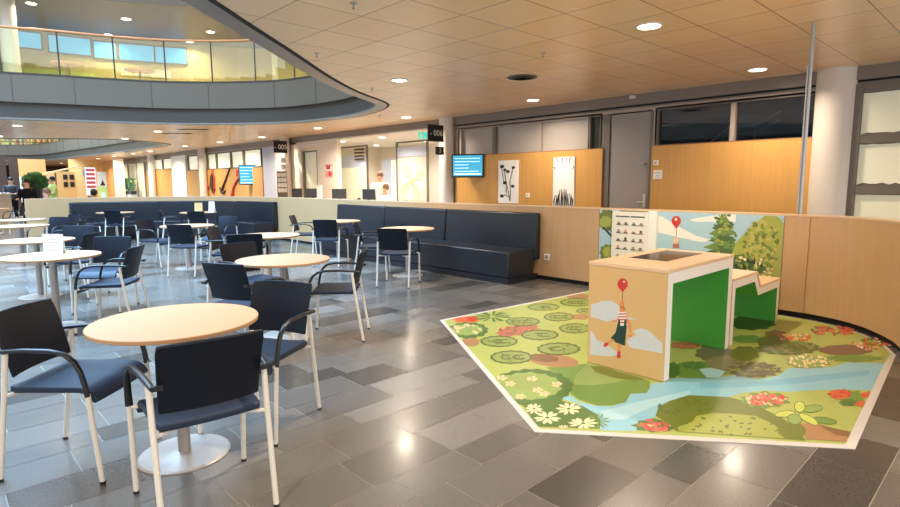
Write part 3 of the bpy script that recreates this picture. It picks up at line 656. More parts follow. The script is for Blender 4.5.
('dolive','3950 2824 3960 2793 3934 2785 3924 2806'),
('dolive','3883 2722 3844 2724 3863 2744 3890 2740'),
('dolive','3844 2724 3819 2745 3844 2760 3863 2744'),
('dolive','3819 2745 3816 2778 3840 2783 3844 2760'),
('dolive','3816 2778 3838 2811 3851 2804 3840 2783'),
('dolive','3838 2811 3876 2834 3875 2817 3851 2804'),
('dolive','3876 2834 3919 2839 3903 2818 3875 2817'),
('dolive','3919 2839 3951 2823 3925 2805 3903 2818'),
('dolive','3951 2823 3961 2792 3935 2783 3925 2805'),
('dolive','3893 2712 3853 2715 3873 2734 3899 2730'),
('dolive','3853 2715 3828 2736 3854 2750 3873 2734'),
('dolive','3828 2736 3826 2768 3850 2773 3854 2750'),
('dolive','3826 2768 3848 2801 3861 2794 3850 2773'),
('dolive','3848 2801 3886 2824 3885 2807 3861 2794'),
('dolive','3886 2824 3929 2829 3913 2808 3885 2807'),
('dolive','3929 2829 3961 2813 3936 2795 3913 2808'),
('dolive','3961 2813 3972 2782 3945 2774 3936 2795'),
('dolive','3556 2779 3529 2749 3487 2742 3448 2726 3408 2739 3366 2737 3338 2766 3300 2780 3286 2815 3258 2843 3260 2881 3252 2918 3274 2952 3280 2992 3315 3015 3343 3047 3385 3055 3425 3074 3467 3060 3512 3064 3542 3035 3585 3022 3598 2982 3629 2953 3623 2912 3631 2872 3607 2838 3595 2800'),
('bush','3542 2793 3522 2766 3485 2764 3453 2753 3420 2764 3384 2763 3359 2789 3325 2801 3313 2833 3288 2858 3290 2890 3282 2921 3297 2949 3303 2981 3330 3000 3351 3027 3386 3033 3419 3044 3455 3036 3493 3036 3519 3010 3556 2997 3568 2963 3593 2936 3591 2902 3599 2869 3583 2840 3572 2810'),
('dolive','3355 2825 3341 2820 3344 2837 3355 2851 3362 2838'),
('green2','3431 2802 3418 2802 3434 2827 3453 2843 3445 2820'),
('olive','3377 2946 3358 2937 3367 2960 3386 2979 3389 2962'),
('green2','3510 2992 3489 2975 3463 2975 3468 2988 3505 2999'),
('green2','3456 2867 3431 2850 3414 2854 3422 2868 3450 2875'),
('dolive','3413 2882 3394 2883 3406 2918 3428 2945 3427 2909'),
('olive','3500 2806 3471 2793 3459 2809 3475 2831 3499 2821'),
('dolive','3460 3000 3436 2985 3432 2997 3443 3016 3462 3013'),
('olive','3480 2836 3458 2827 3472 2855 3492 2877 3495 2855'),
('dolive','3475 2800 3439 2801 3456 2821 3481 2818'),
('dolive','3439 2801 3415 2820 3439 2835 3456 2821'),
('dolive','3415 2820 3413 2851 3435 2857 3439 2835'),
('dolive','3413 2851 3432 2885 3445 2879 3435 2857'),
('dolive','3432 2885 3467 2909 3466 2893 3445 2879'),
('dolive','3467 2909 3506 2915 3492 2894 3466 2893'),
('dolive','3506 2915 3536 2901 3513 2883 3492 2894'),
('dolive','3536 2901 3546 2872 3522 2862 3513 2883'),
('dolive','3410 2863 3374 2864 3391 2884 3416 2881'),
('dolive','3374 2864 3351 2883 3374 2899 3391 2884'),
('dolive','3351 2883 3348 2915 3370 2921 3374 2899'),
('dolive','3348 2915 3367 2949 3379 2943 3370 2921'),
('dolive','3367 2949 3401 2973 3401 2957 3379 2943'),
('dolive','3401 2973 3440 2980 3426 2959 3401 2957'),
('dolive','3440 2980 3470 2966 3447 2947 3426 2959'),
('dolive','3470 2966 3480 2937 3456 2927 3447 2947'),
('dolive','3488 2787 3451 2788 3469 2808 3493 2805'),
('dolive','3451 2788 3428 2807 3452 2823 3469 2808'),
('dolive','3428 2807 3426 2839 3447 2845 3452 2823'),
('dolive','3426 2839 3445 2872 3458 2866 3447 2845'),
('dolive','3445 2872 3480 2896 3479 2880 3458 2866'),
('dolive','3480 2896 3519 2902 3505 2881 3479 2880'),
('dolive','3519 2902 3549 2889 3526 2870 3505 2881'),
('dolive','3549 2889 3559 2859 3535 2850 3526 2870'),
('dolive','5361 3355 5337 3334 5306 3328 5276 3317 5250 3321 5220 3316 5203 3328 5182 3337 5178 3356 5163 3370 5177 3394 5174 3415 5197 3436 5210 3460 5241 3474 5265 3496 5296 3501 5327 3516 5355 3513 5385 3516 5402 3503 5425 3496 5431 3476 5444 3460 5429 3436 5432 3414 5407 3393 5393 3369'),
('bush','5354 3362 5335 3345 5309 3341 5285 3332 5263 3336 5238 3333 5225 3346 5204 3351 5200 3368 5190 3382 5197 3401 5197 3419 5213 3436 5223 3456 5247 3468 5267 3484 5293 3490 5318 3501 5340 3495 5366 3498 5382 3487 5401 3480 5404 3462 5415 3448 5409 3429 5408 3410 5389 3393 5378 3374'),
('green2','5256 3394 5234 3383 5220 3388 5229 3399 5255 3401'),
('olive','5333 3437 5316 3427 5305 3429 5311 3437 5333 3443'),
('green2','5246 3399 5224 3388 5203 3386 5200 3391 5236 3400'),
('dolive','5319 3427 5302 3422 5305 3438 5318 3450 5325 3438'),
('dolive','5360 3449 5348 3446 5355 3458 5368 3468 5369 3459'),
('green2','5254 3367 5252 3371 5271 3391 5286 3404 5267 3379'),
('dolive','5399 3429 5379 3420 5358 3418 5357 3423 5390 3431'),
('olive','5364 3406 5355 3407 5365 3426 5376 3435 5373 3418'),
('dolive','5337 3456 5334 3459 5349 3475 5363 3485 5351 3468'),
('dolive','5303 3367 5278 3365 5294 3378 5311 3378'),
('dolive','5278 3365 5266 3374 5285 3385 5294 3378'),
('dolive','5266 3374 5270 3392 5286 3397 5285 3385'),
('dolive','5270 3392 5290 3413 5298 3411 5286 3397'),
('dolive','5290 3413 5319 3430 5315 3420 5298 3411'),
('dolive','5319 3430 5347 3436 5333 3423 5315 3420'),
('dolive','5347 3436 5365 3430 5345 3418 5333 3423'),
('dolive','5365 3430 5366 3414 5348 3407 5345 3418'),
('dolive','5292 3378 5267 3376 5283 3389 5299 3389'),
('dolive','5267 3376 5254 3386 5273 3397 5283 3389'),
('dolive','5254 3386 5258 3404 5275 3409 5273 3397'),
('dolive','5258 3404 5278 3425 5286 3422 5275 3409'),
('dolive','5278 3425 5307 3441 5304 3432 5286 3422'),
('dolive','5307 3441 5335 3448 5322 3435 5304 3432'),
('dolive','5335 3448 5353 3442 5334 3429 5322 3435'),
('dolive','5353 3442 5354 3426 5336 3418 5334 3429'),
('dolive','5280 3390 5255 3388 5271 3401 5287 3401'),
('dolive','5255 3388 5242 3398 5261 3408 5271 3401'),
('dolive','5242 3398 5247 3416 5263 3421 5261 3408'),
('dolive','5247 3416 5266 3437 5274 3434 5263 3421'),
('dolive','5266 3437 5295 3453 5291 3444 5274 3434'),
('dolive','5295 3453 5323 3460 5309 3447 5291 3444'),
('dolive','5323 3460 5341 3454 5322 3441 5309 3447'),
('dolive','5341 3454 5342 3438 5324 3430 5322 3441'),
('dgreen','3218 2160 3177 2123 3119 2113 3072 2084 3019 2090 2966 2065 2921 2087 2865 2078 2836 2116 2784 2121 2770 2165 2723 2182 2719 2226 2685 2257 2707 2306 2676 2346 2706 2390 2700 2439 2748 2475 2763 2525 2817 2550 2844 2605 2903 2618 2951 2659 3010 2651 3070 2691 3121 2664 3186 2678 3224 2641 3289 2640 3310 2591 3363 2568 3365 2514 3394 2473 3366 2417 3400 2372 3352 2323 3355 2270 3299 2233 3281 2180'),
('green2','3172 2230 3140 2181 3078 2179 3026 2156 2974 2173 2915 2160 2877 2194 2824 2208 2812 2257 2764 2283 2772 2334 2743 2376 2765 2423 2762 2475 2808 2511 2832 2562 2888 2582 2931 2632 2994 2624 3055 2655 3104 2614 3172 2622 3205 2576 3270 2559 3267 2497 3307 2456 3282 2400 3296 2347 3252 2303 3235 2251'),
('bush','3162 2344 3125 2313 3072 2318 3021 2308 2977 2336 2928 2355 2914 2403 2879 2442 2899 2486 2894 2537 2938 2563 2972 2600 3026 2600 3081 2617 3128 2582 3180 2560 3195 2510 3226 2467 3204 2422 3204 2372'),
('peach','3010 2619 3010 2590 3036 2591 3047 2616 3021 2627'),
('peach','3002 2623 2971 2600 2975 2579 3002 2588 3011 2619'),
('peach','3007 2635 2986 2652 2961 2636 2967 2616 3001 2624'),
('peach','3017 2638 3030 2670 3008 2677 2989 2655 3005 2633'),
('peach','3022 2629 3057 2638 3067 2663 3043 2667 3018 2638'),
('peach','2961 2495 2967 2469 2993 2474 3000 2497 2971 2503'),
('peach','2952 2498 2923 2476 2928 2457 2953 2465 2961 2495'),
('peach','2955 2509 2932 2522 2909 2505 2918 2487 2951 2498'),
('peach','2968 2512 2984 2542 2966 2552 2945 2533 2956 2509'),
('peach','2971 2504 3005 2510 3015 2533 2993 2538 2967 2512'),
('peach','3153 2451 3153 2423 3180 2424 3192 2447 3165 2458'),
('peach','3145 2454 3116 2430 3123 2412 3150 2422 3156 2452'),
('peach','3150 2466 3126 2481 3102 2465 3109 2446 3145 2456'),
('peach','3161 2469 3175 2500 3154 2508 3134 2487 3149 2465'),
('peach','3165 2459 3200 2462 3215 2485 3194 2493 3163 2469'),
('peach','3190 2258 3200 2235 3227 2241 3231 2263 3199 2266'),
('peach','3178 2262 3145 2246 3146 2226 3172 2230 3186 2257'),
('peach','3182 2270 3156 2281 3133 2265 3144 2249 3179 2261'),
('peach','3196 2273 3216 2301 3198 2312 3175 2296 3184 2272'),
('peach','3198 2264 3232 2265 3247 2286 3227 2295 3197 2273'),
('peach','3005 2284 3014 2261 3039 2267 3044 2287 3014 2292'),
('peach','2995 2288 2965 2271 2968 2252 2992 2257 3003 2284'),
('peach','3000 2298 2980 2314 2957 2301 2962 2283 2995 2289'),
('peach','3011 2300 3024 2327 3005 2336 2986 2318 2999 2297'),
('peach','3014 2292 3047 2298 3057 2320 3035 2324 3010 2300'),
('peach','2981 2210 2989 2187 3013 2191 3019 2211 2990 2217'),
('peach','2972 2213 2943 2196 2948 2178 2972 2183 2980 2210'),
('peach','2975 2223 2952 2235 2931 2220 2940 2204 2972 2213'),
('peach','2986 2225 2997 2252 2977 2259 2959 2241 2975 2222'),
('peach','2990 2217 3022 2221 3033 2241 3012 2247 2987 2225'),
('peach','2826 2289 2830 2265 2853 2267 2860 2288 2835 2296'),
('peach','2817 2294 2789 2278 2791 2259 2814 2263 2825 2289'),
('peach','2821 2303 2800 2317 2780 2303 2787 2286 2817 2294'),
('peach','2833 2304 2850 2330 2835 2342 2815 2327 2822 2303'),
('peach','2835 2297 2866 2301 2875 2321 2855 2327 2832 2305'),
('dgreen','2715 2182 2813 2152 2958 2077 2985 1920 2938 1780 2858 1704 2770 1663 2534 1935'),
('green','2859 1716 2882 1678 2906 1663 2898 1686 2864 1719'),
('green','2849 1714 2834 1666 2838 1642 2851 1668 2854 1715'),
('green','2843 1715 2805 1669 2795 1643 2820 1667 2847 1714'),
('green','2837 1718 2779 1684 2755 1661 2788 1676 2840 1716'),
('green','2836 1727 2771 1722 2736 1711 2770 1710 2835 1723'),
('green','2838 1730 2778 1737 2743 1733 2772 1725 2836 1726'),
('green','2845 1737 2810 1769 2782 1779 2796 1758 2841 1734'),
('green','2859 1741 2874 1791 2870 1816 2856 1788 2854 1740'),
('green','2864 1740 2897 1790 2905 1818 2881 1791 2859 1741'),
('green','2871 1735 2937 1766 2968 1790 2929 1775 2869 1738'),
('green','2872 1731 2942 1745 2980 1762 2940 1757 2872 1734'),
('green','2868 1722 2921 1704 2957 1703 2930 1716 2870 1725'),
('dgreen','2855 2083 2866 2058 2885 2055 2886 2073 2861 2088'),
('dgreen','2843 2078 2809 2034 2803 2014 2827 2039 2848 2080'),
('dgreen','2837 2080 2782 2041 2758 2016 2790 2035 2840 2078'),
('dgreen','2839 2086 2784 2067 2752 2047 2779 2053 2837 2082'),
('dgreen','2844 2092 2805 2095 2775 2085 2792 2079 2839 2088'),
('dgreen','2854 2100 2854 2132 2839 2140 2833 2118 2848 2096'),
('dgreen','2866 2104 2910 2151 2923 2175 2893 2148 2861 2103'),
('dgreen','2870 2099 2931 2131 2964 2156 2929 2142 2869 2102'),
('dgreen','2867 2094 2919 2107 2955 2125 2928 2122 2869 2098'),
('cream','2728 2098 2739 2066 2761 2060 2763 2082 2736 2103'),
('cream','2723 2097 2714 2059 2727 2044 2740 2067 2731 2099'),
('cream','2716 2099 2680 2065 2675 2043 2700 2058 2722 2097'),
('cream','2714 2105 2668 2091 2647 2071 2673 2073 2715 2099'),
('cream','2718 2112 2682 2124 2654 2115 2670 2102 2714 2105'),
('cream','2725 2117 2716 2150 2694 2157 2692 2134 2718 2113'),
('cream','2733 2118 2753 2158 2746 2178 2727 2154 2726 2117'),
('cream','2737 2117 2771 2154 2774 2177 2748 2158 2730 2118'),
('cream','2740 2112 2787 2131 2808 2154 2779 2149 2737 2117'),
('cream','2737 2105 2778 2098 2806 2110 2787 2121 2740 2111'),
('cream','2680 1954 2698 1911 2727 1899 2726 1927 2689 1959'),
('cream','2673 1954 2666 1907 2684 1885 2698 1912 2683 1955'),
('cream','2664 1958 2623 1922 2619 1894 2649 1909 2672 1954'),
('cream','2661 1964 2606 1949 2586 1925 2619 1926 2665 1957'),
('cream','2664 1973 2615 1991 2582 1983 2605 1965 2661 1965'),
('cream','2671 1978 2641 2016 2609 2022 2617 1995 2663 1972'),
('cream','2684 1980 2700 2028 2687 2054 2667 2027 2674 1980'),
('cream','2690 1977 2731 2016 2735 2046 2704 2028 2682 1980'),
('cream','2693 1969 2752 1980 2777 2004 2742 2005 2690 1976'),
('cream','2691 1962 2744 1948 2779 1959 2752 1975 2693 1970'),
('cream','2891 1944 2923 1909 2957 1905 2947 1931 2899 1950'),
('cream','2879 1942 2869 1896 2886 1874 2902 1900 2889 1943'),
('cream','2872 1944 2833 1906 2832 1879 2861 1896 2880 1941'),
('cream','2868 1952 2811 1940 2787 1917 2821 1917 2871 1945'),
('cream','2871 1960 2820 1975 2786 1964 2811 1948 2868 1952'),
('cream','2880 1966 2859 2007 2828 2016 2831 1988 2872 1961'),
('cream','2891 1967 2911 2014 2898 2039 2877 2012 2881 1967'),
('cream','2899 1963 2947 1997 2957 2026 2922 2012 2891 1967'),
('cream','2901 1955 2960 1961 2990 1982 2955 1987 2899 1962'),
('cream','2896 1947 2944 1926 2980 1932 2958 1952 2901 1955'),
('cream','2772 1757 2804 1716 2836 1704 2826 1731 2779 1761'),
('cream','2761 1757 2754 1714 2771 1689 2785 1711 2771 1756'),
('cream','2754 1762 2717 1732 2716 1706 2744 1716 2762 1757'),
('cream','2750 1768 2698 1760 2681 1739 2713 1736 2755 1761'),
('cream','2752 1777 2703 1804 2670 1802 2694 1780 2749 1770'),
('cream','2760 1781 2734 1825 2703 1840 2710 1812 2752 1777'),
('cream','2769 1781 2777 1826 2760 1852 2745 1827 2760 1781'),
('cream','2775 1777 2807 1813 2803 1841 2777 1826 2766 1781'),
('cream','2781 1768 2837 1769 2860 1788 2825 1795 2777 1775'),
('cream','2780 1762 2833 1742 2866 1748 2837 1767 2781 1770'),
('cream','2644 1820 2654 1805 2664 1800 2661 1809 2646 1821'),
('cream','2641 1820 2640 1805 2647 1796 2650 1804 2644 1820'),
('cream','2637 1822 2626 1813 2625 1805 2634 1807 2640 1820'),
('cream','2636 1825 2619 1826 2612 1820 2623 1817 2637 1822'),
('cream','2636 1826 2619 1834 2609 1832 2619 1825 2636 1824'),
('cream','2639 1828 2629 1843 2619 1848 2622 1839 2637 1827'),
('cream','2641 1828 2640 1843 2633 1852 2630 1843 2638 1828'),
('cream','2644 1826 2654 1837 2653 1846 2644 1842 2641 1828'),
('cream','2646 1823 2664 1822 2671 1827 2660 1831 2645 1826'),
('cream','2646 1821 2662 1811 2673 1811 2664 1819 2646 1823'),
('dgreen','3133 1372 3116 1344 3067 1367 3023 1363 2995 1404 2941 1424 2943 1461 2907 1502 2944 1517 2940 1559 2998 1540 3030 1560 3074 1526 3128 1518 3134 1473 3186 1441 3165 1413 3181 1373'),
('rose','3004 1487 2969 1485 2985 1519 3018 1544 3026 1511'),
('pink','3088 1488 3064 1488 3087 1511 3117 1524 3108 1502'),
('pink','3061 1395 3033 1392 3025 1410 3038 1424 3063 1410'),
('rose','2998 1487 2970 1485 2992 1509 3028 1525 3021 1503'),
('rose','3022 1405 3000 1404 3019 1423 3046 1435 3042 1417'),
('red','3037 1485 3000 1467 2994 1482 3012 1504 3042 1500'),
('bloom','3135 1399 3110 1386 3092 1393 3100 1406 3133 1408'),
('pink','3157 1421 3120 1407 3110 1420 3131 1440 3163 1436'),
('pink','3084 1505 3052 1498 3064 1520 3091 1538 3103 1522'),
('bloom','3070 1460 3045 1464 3065 1493 3098 1509 3094 1481'),
('pink','3100 1444 3060 1432 3052 1457 3075 1476 3103 1461'),
('red','3069 1391 3042 1382 3024 1394 3028 1405 3065 1402'),
('rose','2982 1509 2962 1507 2968 1528 2986 1541 2992 1522'),
('rose','3010 1468 2985 1469 3004 1497 3038 1514 3035 1487'),
('rose','2984 1412 2960 1411 2963 1435 2977 1451 2993 1428'),
('red','3099 1403 3061 1388 3058 1405 3082 1425 3109 1419'),
('red','3055 1474 3017 1461 3003 1482 3014 1502 3055 1490'),
('pink','2987 1451 2954 1444 2948 1464 2965 1482 2992 1468'),
('bloom','3035 1464 3012 1463 3009 1488 3023 1506 3039 1480'),
('pink','3018 1382 2992 1382 3018 1407 3048 1419 3040 1396'),
('pink','3053 1447 3021 1435 3014 1450 3028 1466 3057 1461'),
('pink','3040 1401 3004 1389 3010 1410 3041 1431 3058 1417'),
('rose','3134 1421 3104 1411 3093 1428 3107 1445 3136 1433'),
('pink','3027 1429 2994 1413 2989 1428 3011 1449 3036 1443'),
('pink','3025 1379 3007 1380 3017 1397 3035 1408 3037 1392'),
('pink','3010 1414 2982 1403 2961 1413 2969 1425 3004 1423'),
('rose','3100 1488 3060 1474 3042 1492 3063 1514 3105 1506'),
('pink','2981 1433 2961 1433 2979 1455 3003 1468 2997 1446'),
('red','2971 1442 2953 1442 2962 1463 2981 1477 2984 1455'),
('rose','3130 1405 3096 1396 3086 1418 3109 1436 3140 1421'),
('rose','3141 1432 3104 1429 3130 1459 3165 1477 3169 1453'),
('red','2991 1468 2964 1472 2996 1505 3034 1524 3019 1489'),
('rose','3099 1471 3072 1463 3056 1478 3068 1492 3100 1482'),
('pink','3045 1377 3015 1375 3040 1404 3074 1419 3069 1393'),
('olive','3175 1520 3312 1569 3469 1568 3546 1547 3655 1524 3720 1438 3811 1326 3814 1232 3768 1104 3695 975 3625 895 3556 840 3455 788 3058 1330 3124 1417'),
('olive2','3255 1327 3353 1346 3471 1291 3557 1188 3610 1097 3566 989 3482 894 3399 876 3250 1078 3065 1322 3114 1355'),
('dolive','3563 1496 3548 1499 3564 1520 3582 1532 3579 1510'),
('dolive','3358 1479 3335 1474 3324 1482 3329 1491 3355 1487'),
('dolive','3291 1495 3274 1497 3285 1520 3306 1534 3306 1510'),
('dolive','3350 1565 3324 1563 3343 1585 3371 1597 3371 1580'),
('dolive','3295 1483 3263 1478 3264 1502 3286 1519 3302 1500'),
('dolive','3546 1424 3525 1421 3528 1436 3544 1446 3554 1434'),
('dolive','3319 1546 3295 1546 3308 1571 3329 1587 3334 1564'),
('dolive','3337 1433 3319 1433 3325 1450 3342 1463 3348 1445'),
('dolive','3567 1539 3539 1531 3512 1534 3510 1542 3553 1544'),
('dolive','3475 1430 3451 1431 3477 1455 3508 1469 3498 1445'),
('dolive','3380 1472 3363 1473 3364 1493 3375 1505 3384 1484'),
('dolive','3319 1541 3290 1530 3263 1537 3262 1550 3311 1550'),
('dolive','3444 1351 3426 1354 3453 1383 3480 1394 3464 1365'),
('dolive','3573 1322 3541 1314 3516 1323 3523 1334 3565 1331'),
('dolive','3282 1434 3271 1443 3296 1470 3324 1487 3304 1453'),
('dolive','3562 1392 3551 1398 3570 1425 3591 1437 3578 1408'),
('dolive','3376 1453 3346 1447 3334 1463 3347 1476 3376 1466'),
('dolive','3602 1430 3582 1433 3588 1458 3606 1471 3612 1446'),
('dolive','3585 1369 3560 1367 3575 1384 3601 1396 3604 1381'),
('dolive','3361 1555 3331 1545 3323 1558 3335 1572 3360 1566'),
('dolive','3528 1466 3507 1466 3507 1488 3521 1500 3536 1480'),
('dolive','3541 1326 3516 1320 3489 1325 3488 1333 3531 1332'),
('dolive','3495 921 3481 922 3488 938 3501 945 3504 929'),
('dolive','3411 1050 3384 1047 3364 1057 3371 1065 3405 1059'),
('dolive','3206 1265 3188 1265 3196 1284 3211 1294 3214 1276'),
('dolive','3386 1090 3371 1091 3371 1102 3380 1109 3391 1098'),
('dolive','3529 910 3509 913 3508 927 3519 935 3532 921'),
('dolive','3235 1263 3218 1263 3218 1276 3229 1284 3239 1273'),
('dolive','3583 960 3563 960 3573 971 3592 978 3595 968'),
('dolive','3271 1208 3255 1202 3243 1207 3247 1214 3269 1213'),
('dolive','3497 1187 3475 1185 3479 1200 3494 1211 3505 1197'),
('dolive','3245 1091 3225 1090 3229 1104 3246 1113 3252 1101'),
('dolive','3448 1115 3430 1111 3419 1118 3428 1125 3446 1121'),
('dolive','3448 1103 3429 1105 3419 1119 3426 1128 3446 1113'),
('dolive','3390 1207 3367 1204 3376 1217 3397 1227 3402 1217'),
('dolive','3209 1344 3189 1340 3169 1346 3169 1353 3200 1350'),
('dolive','3578 987 3554 981 3535 987 3543 994 3573 993'),
('dolive','3249 1158 3229 1151 3212 1157 3217 1166 3244 1164'),
('dolive','3341 1023 3323 1018 3313 1023 3316 1031 3340 1029'),
('dolive','3461 983 3439 981 3439 994 3452 1003 3467 991'),
('dolive','3498 1076 3471 1070 3449 1079 3453 1088 3489 1083'),
('dolive','3349 1286 3330 1289 3337 1310 3356 1322 3359 1300'),
('dolive','3221 1184 3198 1179 3195 1194 3209 1205 3228 1194'),
('dolive','3495 930 3474 930 3453 939 3458 946 3486 937'),
('dolive','3332 1025 3310 1020 3303 1030 3311 1040 3331 1032'),
('dolive','3237 1141 3216 1143 3224 1161 3243 1173 3248 1154'),
('dolive','3578 909 3568 914 3581 929 3596 936 3589 919'),
('dolive','3164 1270 3142 1264 3132 1275 3141 1286 3166 1279'),
('dolive','3566 933 3533 928 3514 938 3521 948 3556 942'),
('dolive','3454 1147 3430 1143 3434 1156 3451 1165 3463 1156'),
('dolive','3368 1157 3343 1153 3325 1163 3329 1172 3359 1165'),
('dolive','3323 1143 3303 1143 3310 1161 3327 1172 3333 1154'),
('dolive','3329 1043 3303 1037 3283 1045 3287 1053 3321 1050'),
('dolive','3585 1099 3563 1092 3548 1098 3552 1106 3579 1104'),
('dolive','3207 1330 3195 1333 3206 1348 3221 1355 3219 1340'),
('dolive','3240 1262 3232 1267 3249 1287 3265 1296 3252 1273'),
('dolive','3578 1082 3550 1075 3544 1085 3559 1096 3582 1091'),
('dolive','3463 1111 3443 1107 3428 1113 3435 1120 3457 1116'),
('olive','3592 821 3559 807 3519 814 3476 812 3452 829 3417 840 3423 862 3407 881 3431 899 3442 920 3482 928 3517 942 3559 937 3604 938 3631 921 3667 908 3667 886 3681 865 3648 848 3634 827'),
('brown','3685 873 3757 803 3746 706 3765 637 3600 626 3470 794 3621 828'),
('brown2','3750 792 3752 708 3763 639 3678 631 3654 687 3699 752'),
('dolive','3857 725 3832 726 3808 735 3788 751 3775 772 3771 795 3777 816 3791 833 3813 842 3838 842 3863 833 3883 816 3897 794 3900 771 3894 749 3878 733'),
('green','3855 729 3834 729 3814 738 3796 754 3784 774 3780 795 3784 815 3796 830 3814 838 3835 838 3857 829 3875 813 3887 792 3891 771 3886 751 3874 736'),
('dolive','4053 842 4021 839 3984 842 3948 851 3918 865 3898 882 3892 900 3899 915 3920 925 3951 930 3988 927 4025 918 4057 904 4077 886 4084 868 4075 853'),
('green2','4048 845 4020 842 3988 846 3955 855 3928 868 3909 884 3902 899 3907 913 3925 922 3952 926 3984 923 4018 914 4046 901 4066 885 4073 868 4067 855'),
('dolive','3989 923 3946 915 3907 912 3877 914 3860 921 3858 933 3872 946 3899 961 3937 973 3980 983 4021 986 4053 985 4072 977 4073 965 4058 950 4028 936'),
('lime2','3985 927 3947 919 3912 916 3885 918 3870 924 3868 934 3881 946 3906 959 3941 970 3979 978 4016 982 4044 981 4061 974 4062 964 4048 951 4021 938'),
('dolive','3837 938 3810 935 3779 938 3746 947 3718 961 3698 978 3689 994 3693 1009 3708 1018 3734 1022 3766 1019 3799 1010 3828 996 3849 979 3858 962 3853 948'),
('lime2','3832 941 3810 939 3782 942 3753 951 3727 964 3708 979 3699 994 3700 1007 3713 1016 3735 1018 3763 1015 3792 1006 3819 993 3838 978 3848 962 3845 949'),
('dolive','3734 877 3699 873 3669 875 3647 883 3637 896 3641 911 3657 928 3685 942 3719 952 3755 957 3787 955 3810 947 3820 934 3816 918 3797 901 3769 887'),
('green2','3733 881 3702 877 3675 879 3655 886 3646 898 3649 912 3664 926 3689 939 3720 948 3752 953 3781 951 3801 944 3810 932 3806 917 3790 902 3764 890'),
('dolive','3743 794 3724 796 3713 808 3714 826 3726 849 3748 874 3776 896 3806 912 3834 919 3855 917 3866 905 3864 885 3851 861 3828 837 3799 815 3770 800'),
('lime2','3746 798 3730 800 3722 811 3724 828 3735 850 3755 873 3780 893 3807 908 3831 915 3848 913 3857 901 3854 883 3841 860 3820 837 3795 818 3769 804'),
('green','4030 1044 3999 1008 3934 1044 3875 1036 3841 1075 3779 1093 3774 1131 3733 1169 3779 1193 3770 1235 3831 1238 3864 1270 3928 1240 3994 1257 4029 1212 4107 1195 4082 1149 4132 1112 4080 1089 4098 1043'),
('red','4007 1154 3972 1148 3945 1161 3953 1172 4000 1164'),
('pink','3904 1114 3866 1107 3871 1122 3903 1137 3918 1126'),
('red','3992 1178 3943 1170 3949 1191 3990 1208 4012 1195'),
('pink','3978 1173 3936 1170 3941 1197 3976 1215 3992 1191'),
('pink','3821 1172 3794 1172 3814 1188 3844 1200 3842 1184'),
('red','4107 1087 4064 1076 4027 1087 4037 1100 4095 1096'),
('pink','3963 1040 3936 1035 3934 1047 3950 1056 3968 1048'),
('bloom','3908 1213 3864 1209 3867 1232 3898 1249 3920 1231'),
('bloom','3886 1109 3842 1107 3851 1133 3884 1149 3904 1128'),
('pink','4081 1085 4042 1077 4018 1086 4025 1097 4072 1094'),
('pink','4056 1176 4012 1167 3976 1178 3976 1191 4040 1186'),
('red','3923 1155 3881 1148 3889 1169 3921 1186 3941 1169'),
('bloom','3913 1209 3886 1210 3920 1231 3960 1243 3943 1221'),
('red','3862 1155 3838 1155 3854 1175 3879 1186 3879 1167'),
('red','4012 1071 3989 1076 4009 1101 4038 1114 4032 1087'),
('red','4060 1168 4026 1165 4026 1184 4051 1197 4069 1181'),
('pink','4035 1165 4007 1165 4011 1187 4034 1198 4049 1178'),
('red','3881 1152 3838 1144 3804 1157 3817 1170 3866 1163'),
('bloom','4031 1058 3987 1050 3982 1064 4009 1079 4041 1072'),
('pink','4033 1045 4002 1047 4013 1068 4042 1082 4052 1060'),
('red','3962 1082 3927 1080 3918 1101 3938 1114 3969 1096'),
('bloom','4026 1187 3987 1175 3970 1185 3982 1199 4026 1197'),
('red','3856 1159 3815 1153 3829 1171 3869 1188 3877 1173'),
('red','3953 1158 3913 1154 3919 1177 3950 1194 3970 1174'),
('pink','3887 1144 3855 1134 3847 1145 3862 1159 3893 1153'),
('pink','3831 1135 3795 1129 3808 1149 3839 1161 3851 1147'),
('bloom','3860 1071 3847 1081 3881 1111 3909 1122 3887 1090'),
('bloom','3998 1147 3950 1142 3932 1164 3955 1181 4000 1164'),
('pink','4031 1117 3995 1114 3964 1130 3974 1141 4026 1128'),
('pink','3959 1127 3930 1130 3949 1153 3985 1165 3982 1144'),
('red','3945 1195 3901 1188 3877 1201 3887 1217 3936 1207'),
('bloom','3864 1212 3832 1207 3843 1227 3870 1242 3879 1224'),
('pink','4044 1180 3997 1171 3959 1183 3958 1196 4022 1189'),
('bloom','3991 1061 3958 1063 3994 1094 4034 1105 4021 1077'),
('pink','3928 1147 3885 1144 3907 1168 3946 1186 3950 1163'),
('pink','4006 1119 3972 1115 3951 1128 3963 1139 4000 1129'),
('bloom','4047 1162 4025 1165 4045 1182 4073 1193 4069 1175'),
('pink','3826 1165 3797 1166 3821 1185 3864 1197 3854 1178'),
('pink','3915 1167 3877 1165 3899 1184 3944 1200 3941 1181'),
('red','3920 1121 3870 1111 3884 1130 3919 1147 3941 1137'),
('pink','4015 1179 3977 1173 3972 1190 3991 1204 4019 1192'),
('pink','4044 1133 4014 1129 4012 1142 4033 1153 4053 1144'),
('pink','4008 1159 3965 1152 3954 1168 3974 1182 4010 1173'),
('red','3996 1139 3953 1130 3946 1148 3965 1164 3999 1152'),
('pink','3987 1124 3934 1117 3933 1139 3970 1158 3997 1142'),
('bloom','3841 1139 3809 1143 3832 1172 3871 1185 3868 1158'),
('pink','4073 1118 4028 1108 4018 1122 4038 1139 4081 1132'),
('pink','4015 1078 3983 1079 4017 1097 4056 1108 4044 1089'),
('red','3851 1153 3816 1145 3815 1159 3843 1174 3861 1164'),
('pink','4019 1117 3982 1118 4024 1144 4071 1161 4052 1132'),
